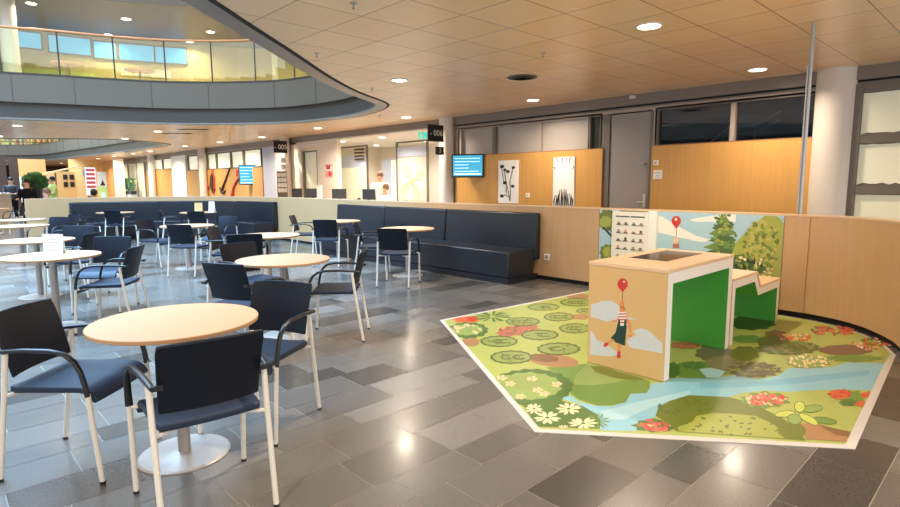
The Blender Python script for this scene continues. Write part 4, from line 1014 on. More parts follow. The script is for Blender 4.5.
('bloom','4066 1048 4029 1046 4004 1062 4017 1073 4059 1060'),
('pink','3882 1172 3872 1181 3906 1206 3938 1220 3909 1189'),
('red','3841 1173 3813 1177 3821 1201 3848 1216 3856 1190'),
('pink','4019 1050 3999 1054 4019 1071 4046 1079 4043 1062'),
('bloom','4007 1178 3982 1179 4005 1200 4037 1212 4028 1190'),
('pink','3947 1147 3912 1140 3874 1150 3881 1161 3941 1156'),
('pink','3988 1153 3950 1151 3963 1173 3999 1189 4010 1169'),
('red','3856 1141 3816 1133 3785 1145 3796 1157 3845 1151'),
('pink','3854 1125 3812 1119 3813 1140 3842 1155 3863 1139'),
('pink','3971 1048 3928 1040 3917 1056 3943 1072 3975 1061'),
('pink','3964 1199 3933 1195 3924 1210 3937 1224 3966 1210'),
('red','3951 1172 3907 1160 3865 1173 3874 1188 3942 1183'),
('pink','3814 1162 3787 1162 3808 1180 3842 1193 3837 1174'),
('bloom','3933 1173 3904 1175 3936 1193 3974 1203 3962 1185'),
('pink','4086 1139 4038 1123 4018 1135 4032 1151 4078 1149'),
('bloom','3810 1184 3775 1184 3802 1206 3849 1220 3839 1199'),
('pink','3983 1070 3931 1057 3922 1072 3944 1091 3985 1084'),
('red','4060 1058 4022 1061 4066 1094 4116 1107 4098 1076'),
('bloom','4043 1100 4004 1093 3967 1104 3972 1115 4031 1110'),
('red','3919 1065 3882 1057 3880 1071 3898 1084 3924 1075'),
('green','4426 704 4378 685 4326 697 4259 694 4252 722 4203 736 4233 759 4216 785 4280 795 4299 827 4368 812 4434 834 4468 809 4535 803 4512 773 4575 752 4504 733 4502 703'),
('dgreen','4305 710 4279 698 4245 713 4210 723 4203 743 4179 764 4205 776 4219 794 4259 786 4298 789 4318 766 4352 750 4337 732 4344 710'),
('orange','4445 778 4414 765 4375 775 4332 777 4313 797 4272 811 4290 832 4284 853 4324 861 4339 881 4384 876 4425 884 4458 868 4499 858 4499 836 4535 816 4494 801 4495 777'),
('orange','4411 799 4384 799 4387 815 4409 824 4422 808'),
('red','4513 821 4494 823 4509 835 4530 841 4529 829'),
('orange','4366 852 4331 850 4343 867 4374 877 4385 862'),
('red','4450 803 4423 803 4443 814 4471 821 4470 810'),
('red','4350 801 4329 805 4352 821 4377 828 4371 811'),
('red','4456 812 4438 815 4448 830 4465 836 4469 821'),
('red','4384 815 4348 806 4330 815 4339 826 4382 823'),
('red','4340 828 4310 824 4297 836 4308 846 4340 836'),
('red','4457 824 4427 823 4443 834 4474 843 4475 832'),
('red','4489 778 4455 775 4463 787 4490 796 4505 787'),
('red','4362 865 4324 864 4335 879 4363 890 4376 877'),
('red','4424 766 4388 764 4373 776 4394 786 4427 776'),
('orange','4380 818 4352 820 4376 838 4407 848 4402 829'),
('red','4446 778 4422 778 4432 795 4454 802 4460 786'),
('orange','4552 651 4534 641 4508 653 4479 655 4469 671 4444 682 4448 696 4437 712 4464 715 4472 728 4500 724 4526 727 4545 712 4577 706 4576 690 4594 675 4579 666 4582 649'),
('orange','4581 651 4556 650 4549 660 4563 666 4584 658'),
('orange','4501 704 4482 708 4493 722 4512 730 4514 714'),
('orange','4552 675 4535 676 4546 685 4563 689 4563 680'),
('orange','4517 697 4491 700 4522 712 4556 717 4543 704'),
('red','4509 714 4480 712 4479 720 4497 729 4518 722'),
('red','4531 688 4499 682 4485 691 4499 700 4534 695'),
('orange','4594 673 4563 671 4546 679 4552 685 4587 680'),
('red','4525 645 4495 642 4487 651 4504 659 4529 652'),
('orange','4456 691 4433 695 4463 707 4496 712 4481 698'),
('red','4466 696 4432 695 4451 706 4485 713 4486 703'),
('red','4488 656 4463 657 4458 666 4468 674 4489 663'),
('red','4560 675 4526 677 4553 694 4588 702 4589 685'),
('orange','4497 657 4458 654 4451 667 4474 676 4504 666'),
('red','4547 683 4513 678 4498 686 4516 695 4546 690'),
('orange','4342 644 4326 634 4301 645 4276 649 4264 663 4241 674 4250 686 4237 701 4256 707 4265 719 4292 714 4315 715 4334 702 4363 696 4361 681 4385 666 4369 657 4368 643'),
('orange','4265 675 4245 677 4268 689 4295 694 4285 681'),
('orange','4272 667 4244 669 4266 684 4301 691 4292 676'),
('orange','4344 679 4322 680 4332 691 4354 695 4358 685'),
('orange','4292 649 4269 652 4285 664 4311 670 4309 657'),
('red','4322 660 4298 663 4314 678 4337 684 4340 669'),
('orange','4271 695 4245 693 4230 700 4238 706 4267 701'),
('orange','4267 669 4239 672 4262 688 4293 694 4290 679'),
('orange','4255 660 4228 663 4240 677 4265 686 4268 670'),
('orange','4342 695 4321 697 4327 710 4347 717 4353 703'),
('red','4343 636 4317 638 4346 647 4381 652 4369 640'),
('orange','4284 693 4248 688 4239 700 4254 710 4287 702'),
('orange','4346 664 4312 665 4315 678 4338 689 4356 675'),
('orange','4351 688 4324 683 4308 690 4321 698 4350 694'),
('red','4288 700 4267 701 4274 711 4292 716 4297 707'),
('shadow_green','6200 1771 6111 1716 5997 1744 5876 1730 5829 1792 5716 1812 5732 1877 5684 1932 5751 1986 5763 2058 5891 2076 5982 2133 6098 2102 6231 2128 6294 2069 6412 2043 6410 1974 6451 1911 6351 1857 6340 1782'),  # dark patch: a shadow painted into the mat print
('green','5485 1637 5431 1615 5360 1640 5285 1648 5254 1698 5203 1738 5225 1778 5217 1826 5277 1842 5329 1866 5400 1845 5474 1832 5513 1785 5569 1743 5543 1701 5551 1650'),
('brown2','5801 1547 5717 1519 5644 1545 5572 1566 5579 1610 5585 1655 5666 1680 5750 1711 5824 1684 5914 1668 5889 1618 5891 1570'),
('green','4366 1540 4289 1506 4187 1537 4087 1557 4026 1622 3962 1685 3964 1752 3967 1822 4041 1857 4119 1891 4223 1869 4332 1850 4401 1780 4472 1712 4456 1641 4448 1570'),
('rose','4859 1963 4832 1933 4779 1959 4727 1951 4704 1996 4646 2014 4661 2051 4630 2089 4669 2106 4665 2153 4726 2139 4769 2165 4814 2124 4871 2115 4873 2070 4938 2039 4883 2014 4919 1964'),
('orange','4685 2067 4657 2061 4662 2079 4684 2095 4699 2081'),
('pink','4810 1986 4776 1983 4813 2015 4864 2040 4846 2008'),
('orange','4759 2071 4721 2063 4743 2086 4792 2109 4788 2089'),
('pink','4770 2065 4731 2056 4756 2077 4797 2097 4798 2083'),
('pink','4880 2078 4833 2061 4827 2074 4854 2096 4887 2092'),
('orange','4888 1998 4848 1994 4892 2026 4944 2051 4924 2020'),
('pink','4864 2039 4844 2040 4869 2062 4899 2075 4886 2055'),
('pink','4764 2136 4726 2122 4731 2137 4762 2157 4780 2151'),
('orange','4799 1946 4773 1945 4808 1975 4848 1993 4831 1965'),
('pink','4717 2036 4697 2041 4742 2077 4783 2093 4753 2060'),
('pink','4795 1998 4754 1981 4756 1996 4785 2015 4813 2013'),
('orange','4808 1962 4762 1947 4764 1965 4792 1985 4825 1979'),
('orange','4718 2048 4681 2036 4649 2042 4658 2054 4709 2056'),
('pink','4806 1988 4765 1981 4800 2008 4849 2028 4844 2009'),
('orange','4811 2042 4778 2034 4779 2048 4801 2062 4820 2055'),
('orange','4788 2075 4739 2056 4744 2073 4773 2096 4802 2091'),
('orange','4767 1973 4731 1961 4734 1976 4762 1993 4783 1987'),
('pink','4816 1954 4776 1940 4768 1952 4786 1967 4821 1966'),
('dgreen','4297 1751 4320 1702 4359 1684 4358 1715 4308 1755'),
('dgreen','4285 1752 4266 1705 4285 1677 4309 1701 4298 1751'),
('dgreen','4277 1756 4227 1721 4225 1691 4264 1705 4288 1751'),
('dgreen','4273 1760 4206 1740 4189 1713 4233 1717 4281 1753'),
('dgreen','4272 1770 4199 1783 4159 1770 4198 1754 4272 1761'),
('dgreen','4275 1773 4208 1799 4164 1795 4196 1772 4271 1765'),
('dgreen','4283 1778 4243 1822 4199 1833 4212 1803 4274 1772'),
('dgreen','4296 1779 4299 1830 4270 1855 4255 1826 4283 1778'),
('dgreen','4308 1774 4356 1813 4356 1845 4317 1828 4296 1779'),
('dgreen','4313 1770 4381 1792 4399 1821 4352 1816 4304 1777'),
('dgreen','4314 1761 4391 1751 4432 1766 4388 1780 4313 1769'),
('dgreen','4308 1754 4367 1720 4414 1718 4388 1745 4314 1762'),
('dgreen','4106 1794 4030 1754 3976 1753 3899 1736 3910 1768 3897 1790 3964 1832 4022 1876 4103 1895 4193 1930 4220 1913 4270 1908 4218 1864 4198 1827'),
('rock','4843 1676 4770 1643 4690 1647 4598 1628 4562 1668 4493 1683 4509 1730 4476 1766 4532 1808 4539 1861 4633 1882 4705 1921 4786 1912 4890 1943 4928 1899 5018 1889 4986 1832 5039 1794 4953 1749 4937 1697'),
('rock2','4637 1508 4578 1479 4508 1497 4429 1480 4398 1524 4312 1532 4326 1581 4296 1619 4346 1654 4342 1705 4429 1711 4478 1755 4551 1731 4632 1750 4677 1714 4750 1696 4734 1646 4796 1607 4718 1571 4712 1524'),
('olive','4970 1521 4889 1481 4808 1496 4720 1495 4705 1535 4656 1563 4701 1606 4723 1651 4811 1677 4893 1714 4974 1702 5078 1713 5104 1672 5153 1639 5098 1591 5067 1544'),
('rock','4644 1269 4621 1227 4547 1269 4497 1238 4451 1288 4383 1287 4365 1333 4303 1357 4308 1396 4263 1434 4305 1460 4284 1504 4348 1508 4338 1567 4416 1544 4456 1579 4518 1525 4590 1562 4614 1496 4704 1492 4689 1439 4778 1407 4733 1370 4780 1321 4702 1311 4712 1264'),
('rock2','4693 1434 4675 1436 4699 1460 4728 1475 4716 1447'),
('rock2','4446 1352 4407 1351 4393 1374 4409 1389 4450 1368'),
('rock2','4699 1360 4678 1362 4688 1383 4710 1396 4712 1373'),
('olive2','4583 1353 4557 1354 4565 1382 4587 1393 4596 1368'),
('olive2','4406 1482 4378 1484 4398 1509 4427 1525 4428 1500'),
('olive2','4725 1421 4680 1421 4633 1438 4640 1450 4706 1434'),
('olive2','4685 1283 4673 1292 4699 1318 4727 1333 4708 1301'),
('olive2','4551 1393 4504 1384 4453 1397 4454 1411 4538 1404'),
('olive2','4722 1304 4682 1302 4657 1317 4662 1327 4708 1316'),
('olive2','4593 1399 4560 1395 4562 1414 4590 1429 4605 1412'),
('olive2','4622 1318 4580 1313 4566 1335 4581 1352 4625 1332'),
('olive2','4377 1499 4363 1506 4398 1539 4433 1557 4404 1518'),
('rock2','4657 1363 4657 1381 4704 1425 4739 1444 4694 1390'),
('olive2','4441 1461 4409 1464 4445 1502 4484 1524 4468 1484'),
('rock2','4539 1350 4519 1359 4541 1396 4568 1416 4559 1372'),
('olive2','4582 1373 4551 1375 4560 1401 4588 1415 4598 1391'),
('rock2','4507 1392 4464 1390 4441 1418 4465 1434 4507 1410'),
('olive2','4368 1443 4354 1450 4391 1481 4428 1497 4398 1460'),
('olive2','4426 1403 4387 1399 4334 1412 4326 1421 4404 1412'),
('rock2','4635 1352 4587 1348 4546 1369 4551 1385 4618 1366'),
('olive2','4624 1485 4598 1484 4584 1503 4594 1514 4625 1497'),
('olive2','4556 1510 4524 1509 4515 1533 4531 1547 4557 1525'),
('rock2','4428 1432 4391 1426 4374 1445 4390 1459 4433 1445'),
('rock2','4608 1381 4583 1388 4629 1424 4669 1442 4645 1404'),
('olive2','4616 1273 4592 1277 4616 1302 4646 1317 4638 1289'),
('rock2','4565 1470 4549 1480 4572 1518 4595 1539 4583 1494'),
('water2','4231 1697 4336 1645 4320 1535 4147 1514 4082 1578'),
('dolive','5511 1221 5471 1185 5386 1226 5322 1206 5263 1260 5184 1269 5145 1317 5081 1355 5080 1402 5026 1451 5066 1484 5036 1542 5105 1553 5122 1602 5209 1582 5262 1616 5341 1573 5421 1572 5466 1511 5569 1496 5564 1434 5640 1389 5610 1346 5656 1289 5589 1269 5593 1215'),
('dolive','5564 1448 5511 1417 5442 1440 5364 1426 5326 1464 5266 1486 5265 1525 5226 1562 5278 1593 5295 1632 5362 1646 5416 1680 5490 1658 5566 1664 5614 1632 5681 1610 5674 1566 5712 1528 5661 1495 5641 1455'),
('green','5121 1409 5079 1413 5102 1447 5145 1468 5148 1434'),
('rock2','5276 1417 5234 1419 5266 1453 5321 1473 5317 1440'),
('rock2','5223 1484 5164 1478 5137 1508 5161 1530 5224 1504'),
('olive','5579 1302 5507 1299 5490 1332 5527 1355 5589 1326'),
('green','5236 1362 5176 1356 5192 1394 5245 1415 5269 1384'),
('green','5571 1313 5546 1319 5601 1352 5652 1369 5615 1331'),
('rock2','5213 1317 5168 1318 5158 1345 5182 1363 5219 1336'),
('green','5393 1413 5357 1421 5367 1456 5398 1478 5407 1438'),
('olive','5374 1367 5306 1354 5257 1367 5279 1386 5366 1381'),
('olive','5173 1452 5156 1460 5218 1500 5265 1515 5216 1474'),
('rock2','5469 1262 5453 1277 5514 1322 5562 1340 5520 1291'),
('green','5439 1245 5403 1247 5456 1278 5508 1296 5480 1262'),
('rock2','5223 1477 5186 1479 5195 1509 5232 1528 5242 1497'),
('rock2','5475 1233 5453 1247 5509 1296 5557 1312 5520 1262'),
('green','5594 1335 5537 1327 5511 1350 5540 1368 5601 1350'),
('green','5304 1245 5286 1259 5327 1304 5363 1317 5340 1272'),
('olive','5425 1300 5363 1285 5329 1297 5355 1315 5426 1313'),
('green','5662 1261 5571 1249 5497 1265 5507 1281 5623 1275'),
('olive','5304 1355 5238 1343 5174 1357 5188 1374 5289 1368'),
('olive','5370 1489 5328 1487 5322 1509 5354 1524 5385 1506'),
('green','5577 1345 5530 1347 5551 1388 5601 1411 5610 1368'),
('rock2','5320 1462 5299 1468 5334 1501 5370 1516 5349 1481'),
('rock2','5169 1446 5144 1459 5210 1505 5279 1533 5227 1478'),
('rock2','5261 1375 5202 1361 5186 1378 5216 1398 5274 1390'),
('olive','5378 1248 5317 1242 5274 1264 5289 1282 5373 1263'),
('rock2','5433 1330 5426 1347 5503 1400 5560 1421 5489 1360'),
('brownp','5770 884 5717 869 5639 894 5565 913 5502 959 5435 1002 5408 1052 5371 1103 5389 1141 5397 1183 5457 1192 5507 1211 5587 1187 5665 1171 5731 1121 5804 1077 5834 1023 5869 969 5851 929 5833 891'),
('green','5531 804 5527 764 5452 817 5402 821 5346 879 5278 918 5258 966 5197 1022 5222 1042 5194 1093 5252 1077 5264 1106 5330 1069 5383 1062 5440 1004 5515 964 5524 915 5585 859 5563 838 5606 775'),
('pink','6204 1160 6169 1168 6235 1198 6314 1214 6267 1181'),
('rose','6131 1213 6099 1220 6186 1260 6266 1283 6190 1235'),
('orange','6246 1197 6211 1203 6285 1230 6360 1247 6305 1214'),
('rose','6174 1228 6068 1207 6077 1231 6163 1260 6217 1250'),
('pink','6477 1234 6388 1223 6435 1249 6519 1268 6524 1251'),
('pink','6152 1309 6051 1291 6018 1313 6056 1340 6159 1329'),
('pink','6265 1370 6169 1345 6144 1362 6184 1386 6265 1386'),
('brown2','6532 1171 6422 1150 6363 1166 6398 1188 6524 1188'),
('brown2','6404 1164 6312 1154 6314 1183 6378 1207 6426 1184'),
('orange','6340 1270 6250 1257 6259 1285 6336 1308 6378 1290'),
('orange','6265 1280 6222 1285 6301 1324 6382 1344 6331 1302'),
('brown2','6322 1152 6240 1146 6233 1174 6288 1193 6332 1171'),
('pink','6298 1172 6212 1164 6217 1193 6272 1217 6324 1193'),
('orange','6297 1118 6207 1112 6270 1141 6367 1163 6367 1139'),
('orange','6265 1182 6187 1180 6259 1207 6360 1224 6335 1201'),
('brown2','6456 1150 6425 1162 6522 1200 6614 1218 6532 1175'),
('orange','6306 1379 6263 1381 6330 1408 6404 1422 6363 1396'),
('rose','6293 1294 6265 1305 6350 1342 6436 1364 6362 1320'),
('pink','6425 1194 6338 1180 6292 1203 6324 1224 6433 1211'),
('pink','6275 1214 6195 1196 6185 1212 6218 1230 6281 1227'),
('orange','6278 1360 6169 1346 6244 1377 6353 1403 6356 1384'),
('brown2','6397 1198 6323 1201 6420 1246 6526 1272 6483 1226'),
('rose','6301 1304 6190 1278 6169 1296 6215 1325 6314 1325'),
('brown2','6045 1353 6000 1356 6064 1389 6145 1408 6110 1374'),
('brown2','6292 1283 6198 1278 6293 1317 6413 1346 6378 1308'),
('brown2','6295 1315 6196 1292 6193 1311 6255 1337 6319 1334'),
('rose','6162 1313 6093 1316 6179 1355 6303 1384 6250 1340'),
('orange','6220 1134 6168 1137 6240 1164 6322 1178 6284 1151'),
('orange','6426 1144 6359 1144 6376 1171 6436 1189 6465 1166'),
('orange','6376 1353 6261 1333 6284 1361 6374 1395 6438 1381'),
('rose','6371 1368 6265 1349 6245 1374 6311 1405 6389 1389'),
('orange','6309 1193 6222 1189 6293 1222 6404 1245 6378 1215'),
('pink','6494 1250 6412 1238 6379 1257 6415 1276 6500 1266'),
('orange','6269 1269 6174 1260 6219 1289 6309 1314 6331 1294'),
('rose','6083 1381 6042 1386 6110 1410 6191 1428 6153 1400'),
('brown2','6152 1349 6076 1342 6084 1372 6142 1396 6174 1370'),
('pink','6429 1185 6320 1168 6336 1191 6428 1220 6465 1206'),
('rose','6179 1151 6123 1153 6184 1180 6261 1195 6244 1170'),
('pink','6111 1337 6005 1310 6016 1333 6100 1363 6157 1359'),
('rose','6473 1257 6364 1243 6429 1271 6528 1296 6542 1279'),
('rose','6026 1330 5959 1323 6014 1350 6091 1370 6073 1346'),
('brown2','6194 1415 6105 1394 6108 1414 6167 1441 6216 1433'),
('orange','6468 1140 6401 1141 6464 1174 6553 1193 6535 1162'),
('pink','6502 1191 6379 1176 6415 1208 6511 1235 6554 1217'),
('brown2','6289 1214 6211 1201 6157 1212 6168 1227 6268 1225'),
('brown2','6304 1393 6236 1392 6251 1423 6310 1446 6335 1418'),
('peach','5831 1459 5784 1454 5814 1477 5860 1493 5864 1474'),
('orange','5684 1391 5637 1390 5687 1417 5746 1434 5728 1409'),
('orange','5714 1459 5636 1445 5636 1469 5685 1493 5732 1479'),
('peach','5843 1463 5783 1447 5770 1457 5792 1475 5842 1474'),
('peach','5716 1419 5659 1411 5688 1437 5744 1458 5748 1436'),
('orange','5918 1379 5866 1377 5888 1401 5944 1421 5954 1399'),
('orange','5969 1395 5897 1381 5876 1396 5913 1416 5975 1410'),
('peach','5856 1490 5808 1480 5763 1485 5779 1497 5845 1498'),
('orange','5651 1540 5627 1543 5668 1566 5710 1577 5689 1556'),
('orange','5707 1338 5655 1339 5722 1373 5794 1394 5761 1360'),
('orange','5627 1453 5589 1457 5650 1490 5712 1509 5675 1476'),
('peach','5640 1523 5593 1511 5576 1521 5589 1534 5636 1532'),
('orange','5853 1356 5791 1342 5782 1356 5823 1374 5867 1369'),
('orange','5825 1436 5793 1435 5812 1451 5849 1465 5846 1449'),
('peach','5857 1432 5812 1425 5819 1441 5846 1454 5869 1444'),
('orange','5743 1373 5677 1360 5651 1378 5689 1397 5756 1389'),
('orange','5651 1505 5588 1491 5575 1506 5615 1525 5660 1520'),
('peach','5920 1388 5881 1387 5913 1411 5959 1427 5954 1403'),
('peach','5795 1546 5751 1540 5740 1553 5766 1567 5803 1558'),
('peach','5980 1455 5913 1440 5874 1449 5893 1465 5963 1464'),
('orange','5940 1443 5896 1437 5908 1453 5942 1467 5956 1455'),
('orange','5723 1470 5682 1470 5695 1495 5727 1512 5742 1488'),
('orange','5872 1360 5805 1352 5822 1377 5890 1400 5910 1380'),
('orange','5854 1376 5794 1362 5766 1372 5784 1386 5849 1387'),
('orange','5769 1469 5712 1460 5684 1475 5708 1492 5769 1482'),
('orange','5834 1402 5774 1388 5761 1402 5791 1420 5846 1415'),
('peach','5670 1428 5632 1426 5663 1448 5707 1462 5702 1442'),
('orange','5704 1506 5673 1508 5713 1534 5764 1549 5744 1524'),
('peach','5782 1376 5735 1369 5744 1387 5788 1403 5807 1389'),
('orange','5843 1522 5804 1516 5805 1531 5840 1544 5863 1534'),
('bloom','6250 836 6221 843 6261 865 6308 875 6287 851'),
('orange','6004 956 5942 949 5906 963 5935 978 6002 968'),
('olive','5891 905 5815 892 5793 910 5831 929 5910 920'),
('olive','5984 902 5923 899 5921 916 5957 929 5992 916'),
('bloom','6126 799 6042 789 6012 808 6055 827 6131 813'),
('orange','5943 1042 5867 1029 5881 1046 5930 1064 5974 1058'),
('orange','6007 894 5948 887 5951 902 5997 914 6028 905'),
('bloom','5810 890 5760 895 5817 925 5882 937 5860 909'),
('olive','5823 895 5784 899 5805 924 5844 936 5850 911'),
('bloom','5855 984 5788 974 5790 988 5842 1004 5881 998'),
('olive','6174 798 6119 797 6129 820 6167 834 6193 812'),
('olive','6229 915 6148 911 6186 937 6262 955 6276 932'),
('olive','6187 969 6119 963 6119 984 6162 1000 6204 984'),
('olive','6128 940 6067 940 6131 959 6210 969 6188 951'),
('bloom','6209 910 6161 912 6205 939 6261 949 6247 925'),
('orange','6034 960 5964 951 5980 969 6036 984 6065 973'),
('bloom','5810 983 5773 986 5819 1003 5876 1015 5856 996'),
('bloom','5868 1000 5835 1005 5854 1030 5893 1045 5891 1016'),
('bloom','6248 833 6184 836 6252 865 6338 880 6314 850'),
('olive','5894 926 5848 929 5894 946 5961 955 5945 939'),
('bloom','6309 896 6242 887 6218 902 6253 917 6319 908'),
('orange','6061 830 6024 836 6082 861 6143 873 6110 845'),
('olive','6076 983 6003 979 6036 1006 6098 1026 6117 1001'),
('bloom','5792 945 5737 947 5782 972 5845 986 5840 962'),
('orange','6008 886 5968 890 6012 911 6074 924 6055 900'),
('bloom','5922 863 5857 855 5831 868 5862 881 5915 874'),
('bloom','6166 887 6092 878 6065 894 6102 909 6167 900'),
('orange','5868 921 5825 916 5825 930 5855 940 5881 930'),
('orange','6292 915 6230 907 6220 922 6248 934 6297 926'),
('orange','6060 811 6019 814 6057 841 6105 853 6098 825'),
('orange','6070 853 5983 843 5940 859 5983 875 6063 867'),
('orange','5771 894 5727 897 5789 925 5856 938 5818 908'),
('orange','6277 892 6226 891 6227 906 6260 918 6293 905'),
('orange','6159 981 6074 970 6077 988 6136 1006 6185 998'),
('olive','5989 910 5933 911 5958 939 6021 955 6021 927'),
('orange','6005 892 5948 893 5952 918 5991 933 6024 909'),
('orange','6154 828 6095 830 6143 851 6222 864 6206 843'),
('bloom','5857 914 5771 900 5728 915 5748 934 5850 928'),
('orange','5857 856 5795 852 5804 871 5851 885 5876 869'),
('bloom','5870 965 5814 958 5767 968 5765 980 5852 973'),
('olive','5818 911 5752 905 5768 923 5819 938 5851 926'),
('orange','5881 928 5808 924 5836 948 5896 965 5915 945'),
('bloom','5849 980 5793 971 5775 984 5801 996 5850 990'),
('bloom','5951 983 5878 975 5889 996 5944 1013 5985 999'),
('green2','5143 1062 5098 1029 5025 1055 4949 1052 4911 1097 4846 1122 4834 1162 4800 1204 4844 1233 4844 1278 4925 1275 4968 1312 5043 1285 5124 1294 5160 1244 5245 1222 5240 1176 5280 1133 5222 1106 5218 1064'),
('cream','4937 1159 4904 1157 4923 1172 4954 1181 4958 1170'),
('peach','5134 1106 5096 1101 5103 1115 5137 1126 5150 1116'),
('peach','5011 1160 4988 1161 5004 1173 5029 1182 5028 1170'),
('cream','4936 1259 4918 1261 4947 1276 4980 1285 4959 1268'),
('peach','5214 1178 5191 1181 5199 1198 5222 1208 5227 1190'),
('cream','5218 1224 5186 1219 5186 1229 5208 1238 5228 1233'),
('cream','4998 1274 4969 1274 4998 1292 5035 1302 5022 1285'),
('cream','5141 1220 5104 1216 5106 1232 5137 1245 5157 1232'),
('peach','4966 1150 4945 1150 4953 1164 4975 1172 4980 1159'),
('peach','4915 1261 4882 1252 4872 1259 4888 1269 4917 1268'),
('cream','5123 1188 5090 1182 5072 1189 5081 1197 5116 1194'),
('peach','5005 1063 4975 1062 4975 1075 5000 1086 5014 1073'),
('peach','5150 1173 5121 1172 5143 1185 5175 1193 5171 1183'),
('cream','5152 1070 5124 1069 5112 1082 5127 1090 5156 1079'),
('peach','4959 1171 4938 1173 4970 1187 5002 1194 4984 1179'),
('cream','5112 1221 5086 1217 5090 1226 5110 1235 5124 1229'),
('peach','4841 1118 4830 1121 4850 1134 4871 1139 4859 1125'),
('cream','4903 1250 4874 1247 4876 1259 4894 1268 4912 1260'),
('peach','5145 1097 5107 1091 5107 1101 5136 1113 5157 1106'),
('cream','4898 1215 4867 1211 4859 1224 4882 1233 4905 1225'),
('peach','5087 1049 5059 1049 5082 1064 5112 1073 5110 1059'),
('cream','5003 1150 4978 1150 4993 1164 5022 1174 5023 1160'),
('peach','5225 1116 5206 1117 5226 1132 5253 1139 5244 1124'),
('peach','5074 1126 5032 1122 5030 1137 5059 1149 5087 1138'),
('cream','5070 1055 5056 1057 5079 1068 5102 1072 5090 1061'),
('cream','5123 1085 5077 1078 5054 1088 5065 1099 5119 1095'),
('cream','5101 1122 5076 1121 5093 1132 5124 1142 5122 1130'),
('peach','4824 1128 4810 1131 4836 1151 4857 1158 4842 1138'),
('peach','5062 1175 5029 1171 5027 1185 5044 1197 5068 1185'),
('cream','4984 1172 4967 1176 5005 1197 5038 1206 5012 1183'),
('cream','5158 1129 5128 1127 5117 1137 5126 1146 5154 1137'),
('cream','5052 1137 5034 1138 5061 1151 5092 1158 5075 1144'),
('cream','5164 1234 5125 1225 5121 1236 5149 1249 5178 1243'),
('cream','4852 1177 4817 1173 4837 1185 4868 1195 4875 1187'),
('peach','4997 1262 4975 1260 4975 1270 4990 1278 5003 1269'),
('peach','4885 1183 4864 1183 4874 1196 4894 1203 4899 1192'),
('cream','5242 1126 5211 1122 5215 1134 5237 1145 5252 1134'),
('peach','4888 1165 4862 1161 4857 1169 4872 1177 4890 1171'),
('peach','4878 1207 4857 1209 4880 1225 4907 1232 4900 1218'),
('peach','4929 1231 4900 1229 4900 1242 4918 1254 4940 1241'),
('peach','5238 1114 5220 1116 5251 1136 5283 1146 5261 1124'),
('peach','5120 1147 5086 1140 5063 1146 5071 1155 5110 1153'),
('cream','5138 1075 5109 1074 5116 1089 5143 1098 5154 1085'),
('peach','4914 1225 4876 1218 4870 1229 4892 1241 4924 1236'),
('cream','5022 1271 4999 1276 5038 1296 5080 1307 5059 1286'),
('cream','4984 1135 4966 1141 4995 1161 5028 1169 5010 1149'),
('peach','4980 1101 4953 1098 4947 1108 4958 1115 4980 1108'),
('peach','4983 1266 4968 1270 4996 1284 5023 1292 5007 1276'),
('peach','5250 1142 5221 1140 5239 1152 5271 1160 5270 1150'),
('peach','5140 1256 5103 1247 5093 1256 5112 1268 5143 1264'),
('cream','5036 1240 5014 1244 5056 1264 5093 1273 5069 1253'),
('cream','5211 1088 5174 1084 5192 1096 5229 1107 5233 1097'),
('cream','5047 1197 5009 1188 5005 1198 5029 1209 5058 1206'),
('cream','5075 1265 5055 1265 5073 1277 5100 1286 5095 1274'),
('cream','4901 1138 4875 1137 4869 1151 4882 1160 4904 1147'),
('cream','5237 1137 5196 1129 5198 1142 5226 1153 5250 1146'),
('cream','5143 1245 5107 1240 5112 1258 5139 1270 5155 1255'),
('cream','5006 1050 4974 1051 4995 1068 5034 1078 5029 1062'),
('cream','5045 1141 5017 1137 5022 1147 5044 1156 5060 1149'),
('peach','5046 1197 5016 1195 5008 1208 5027 1219 5052 1207'),
]
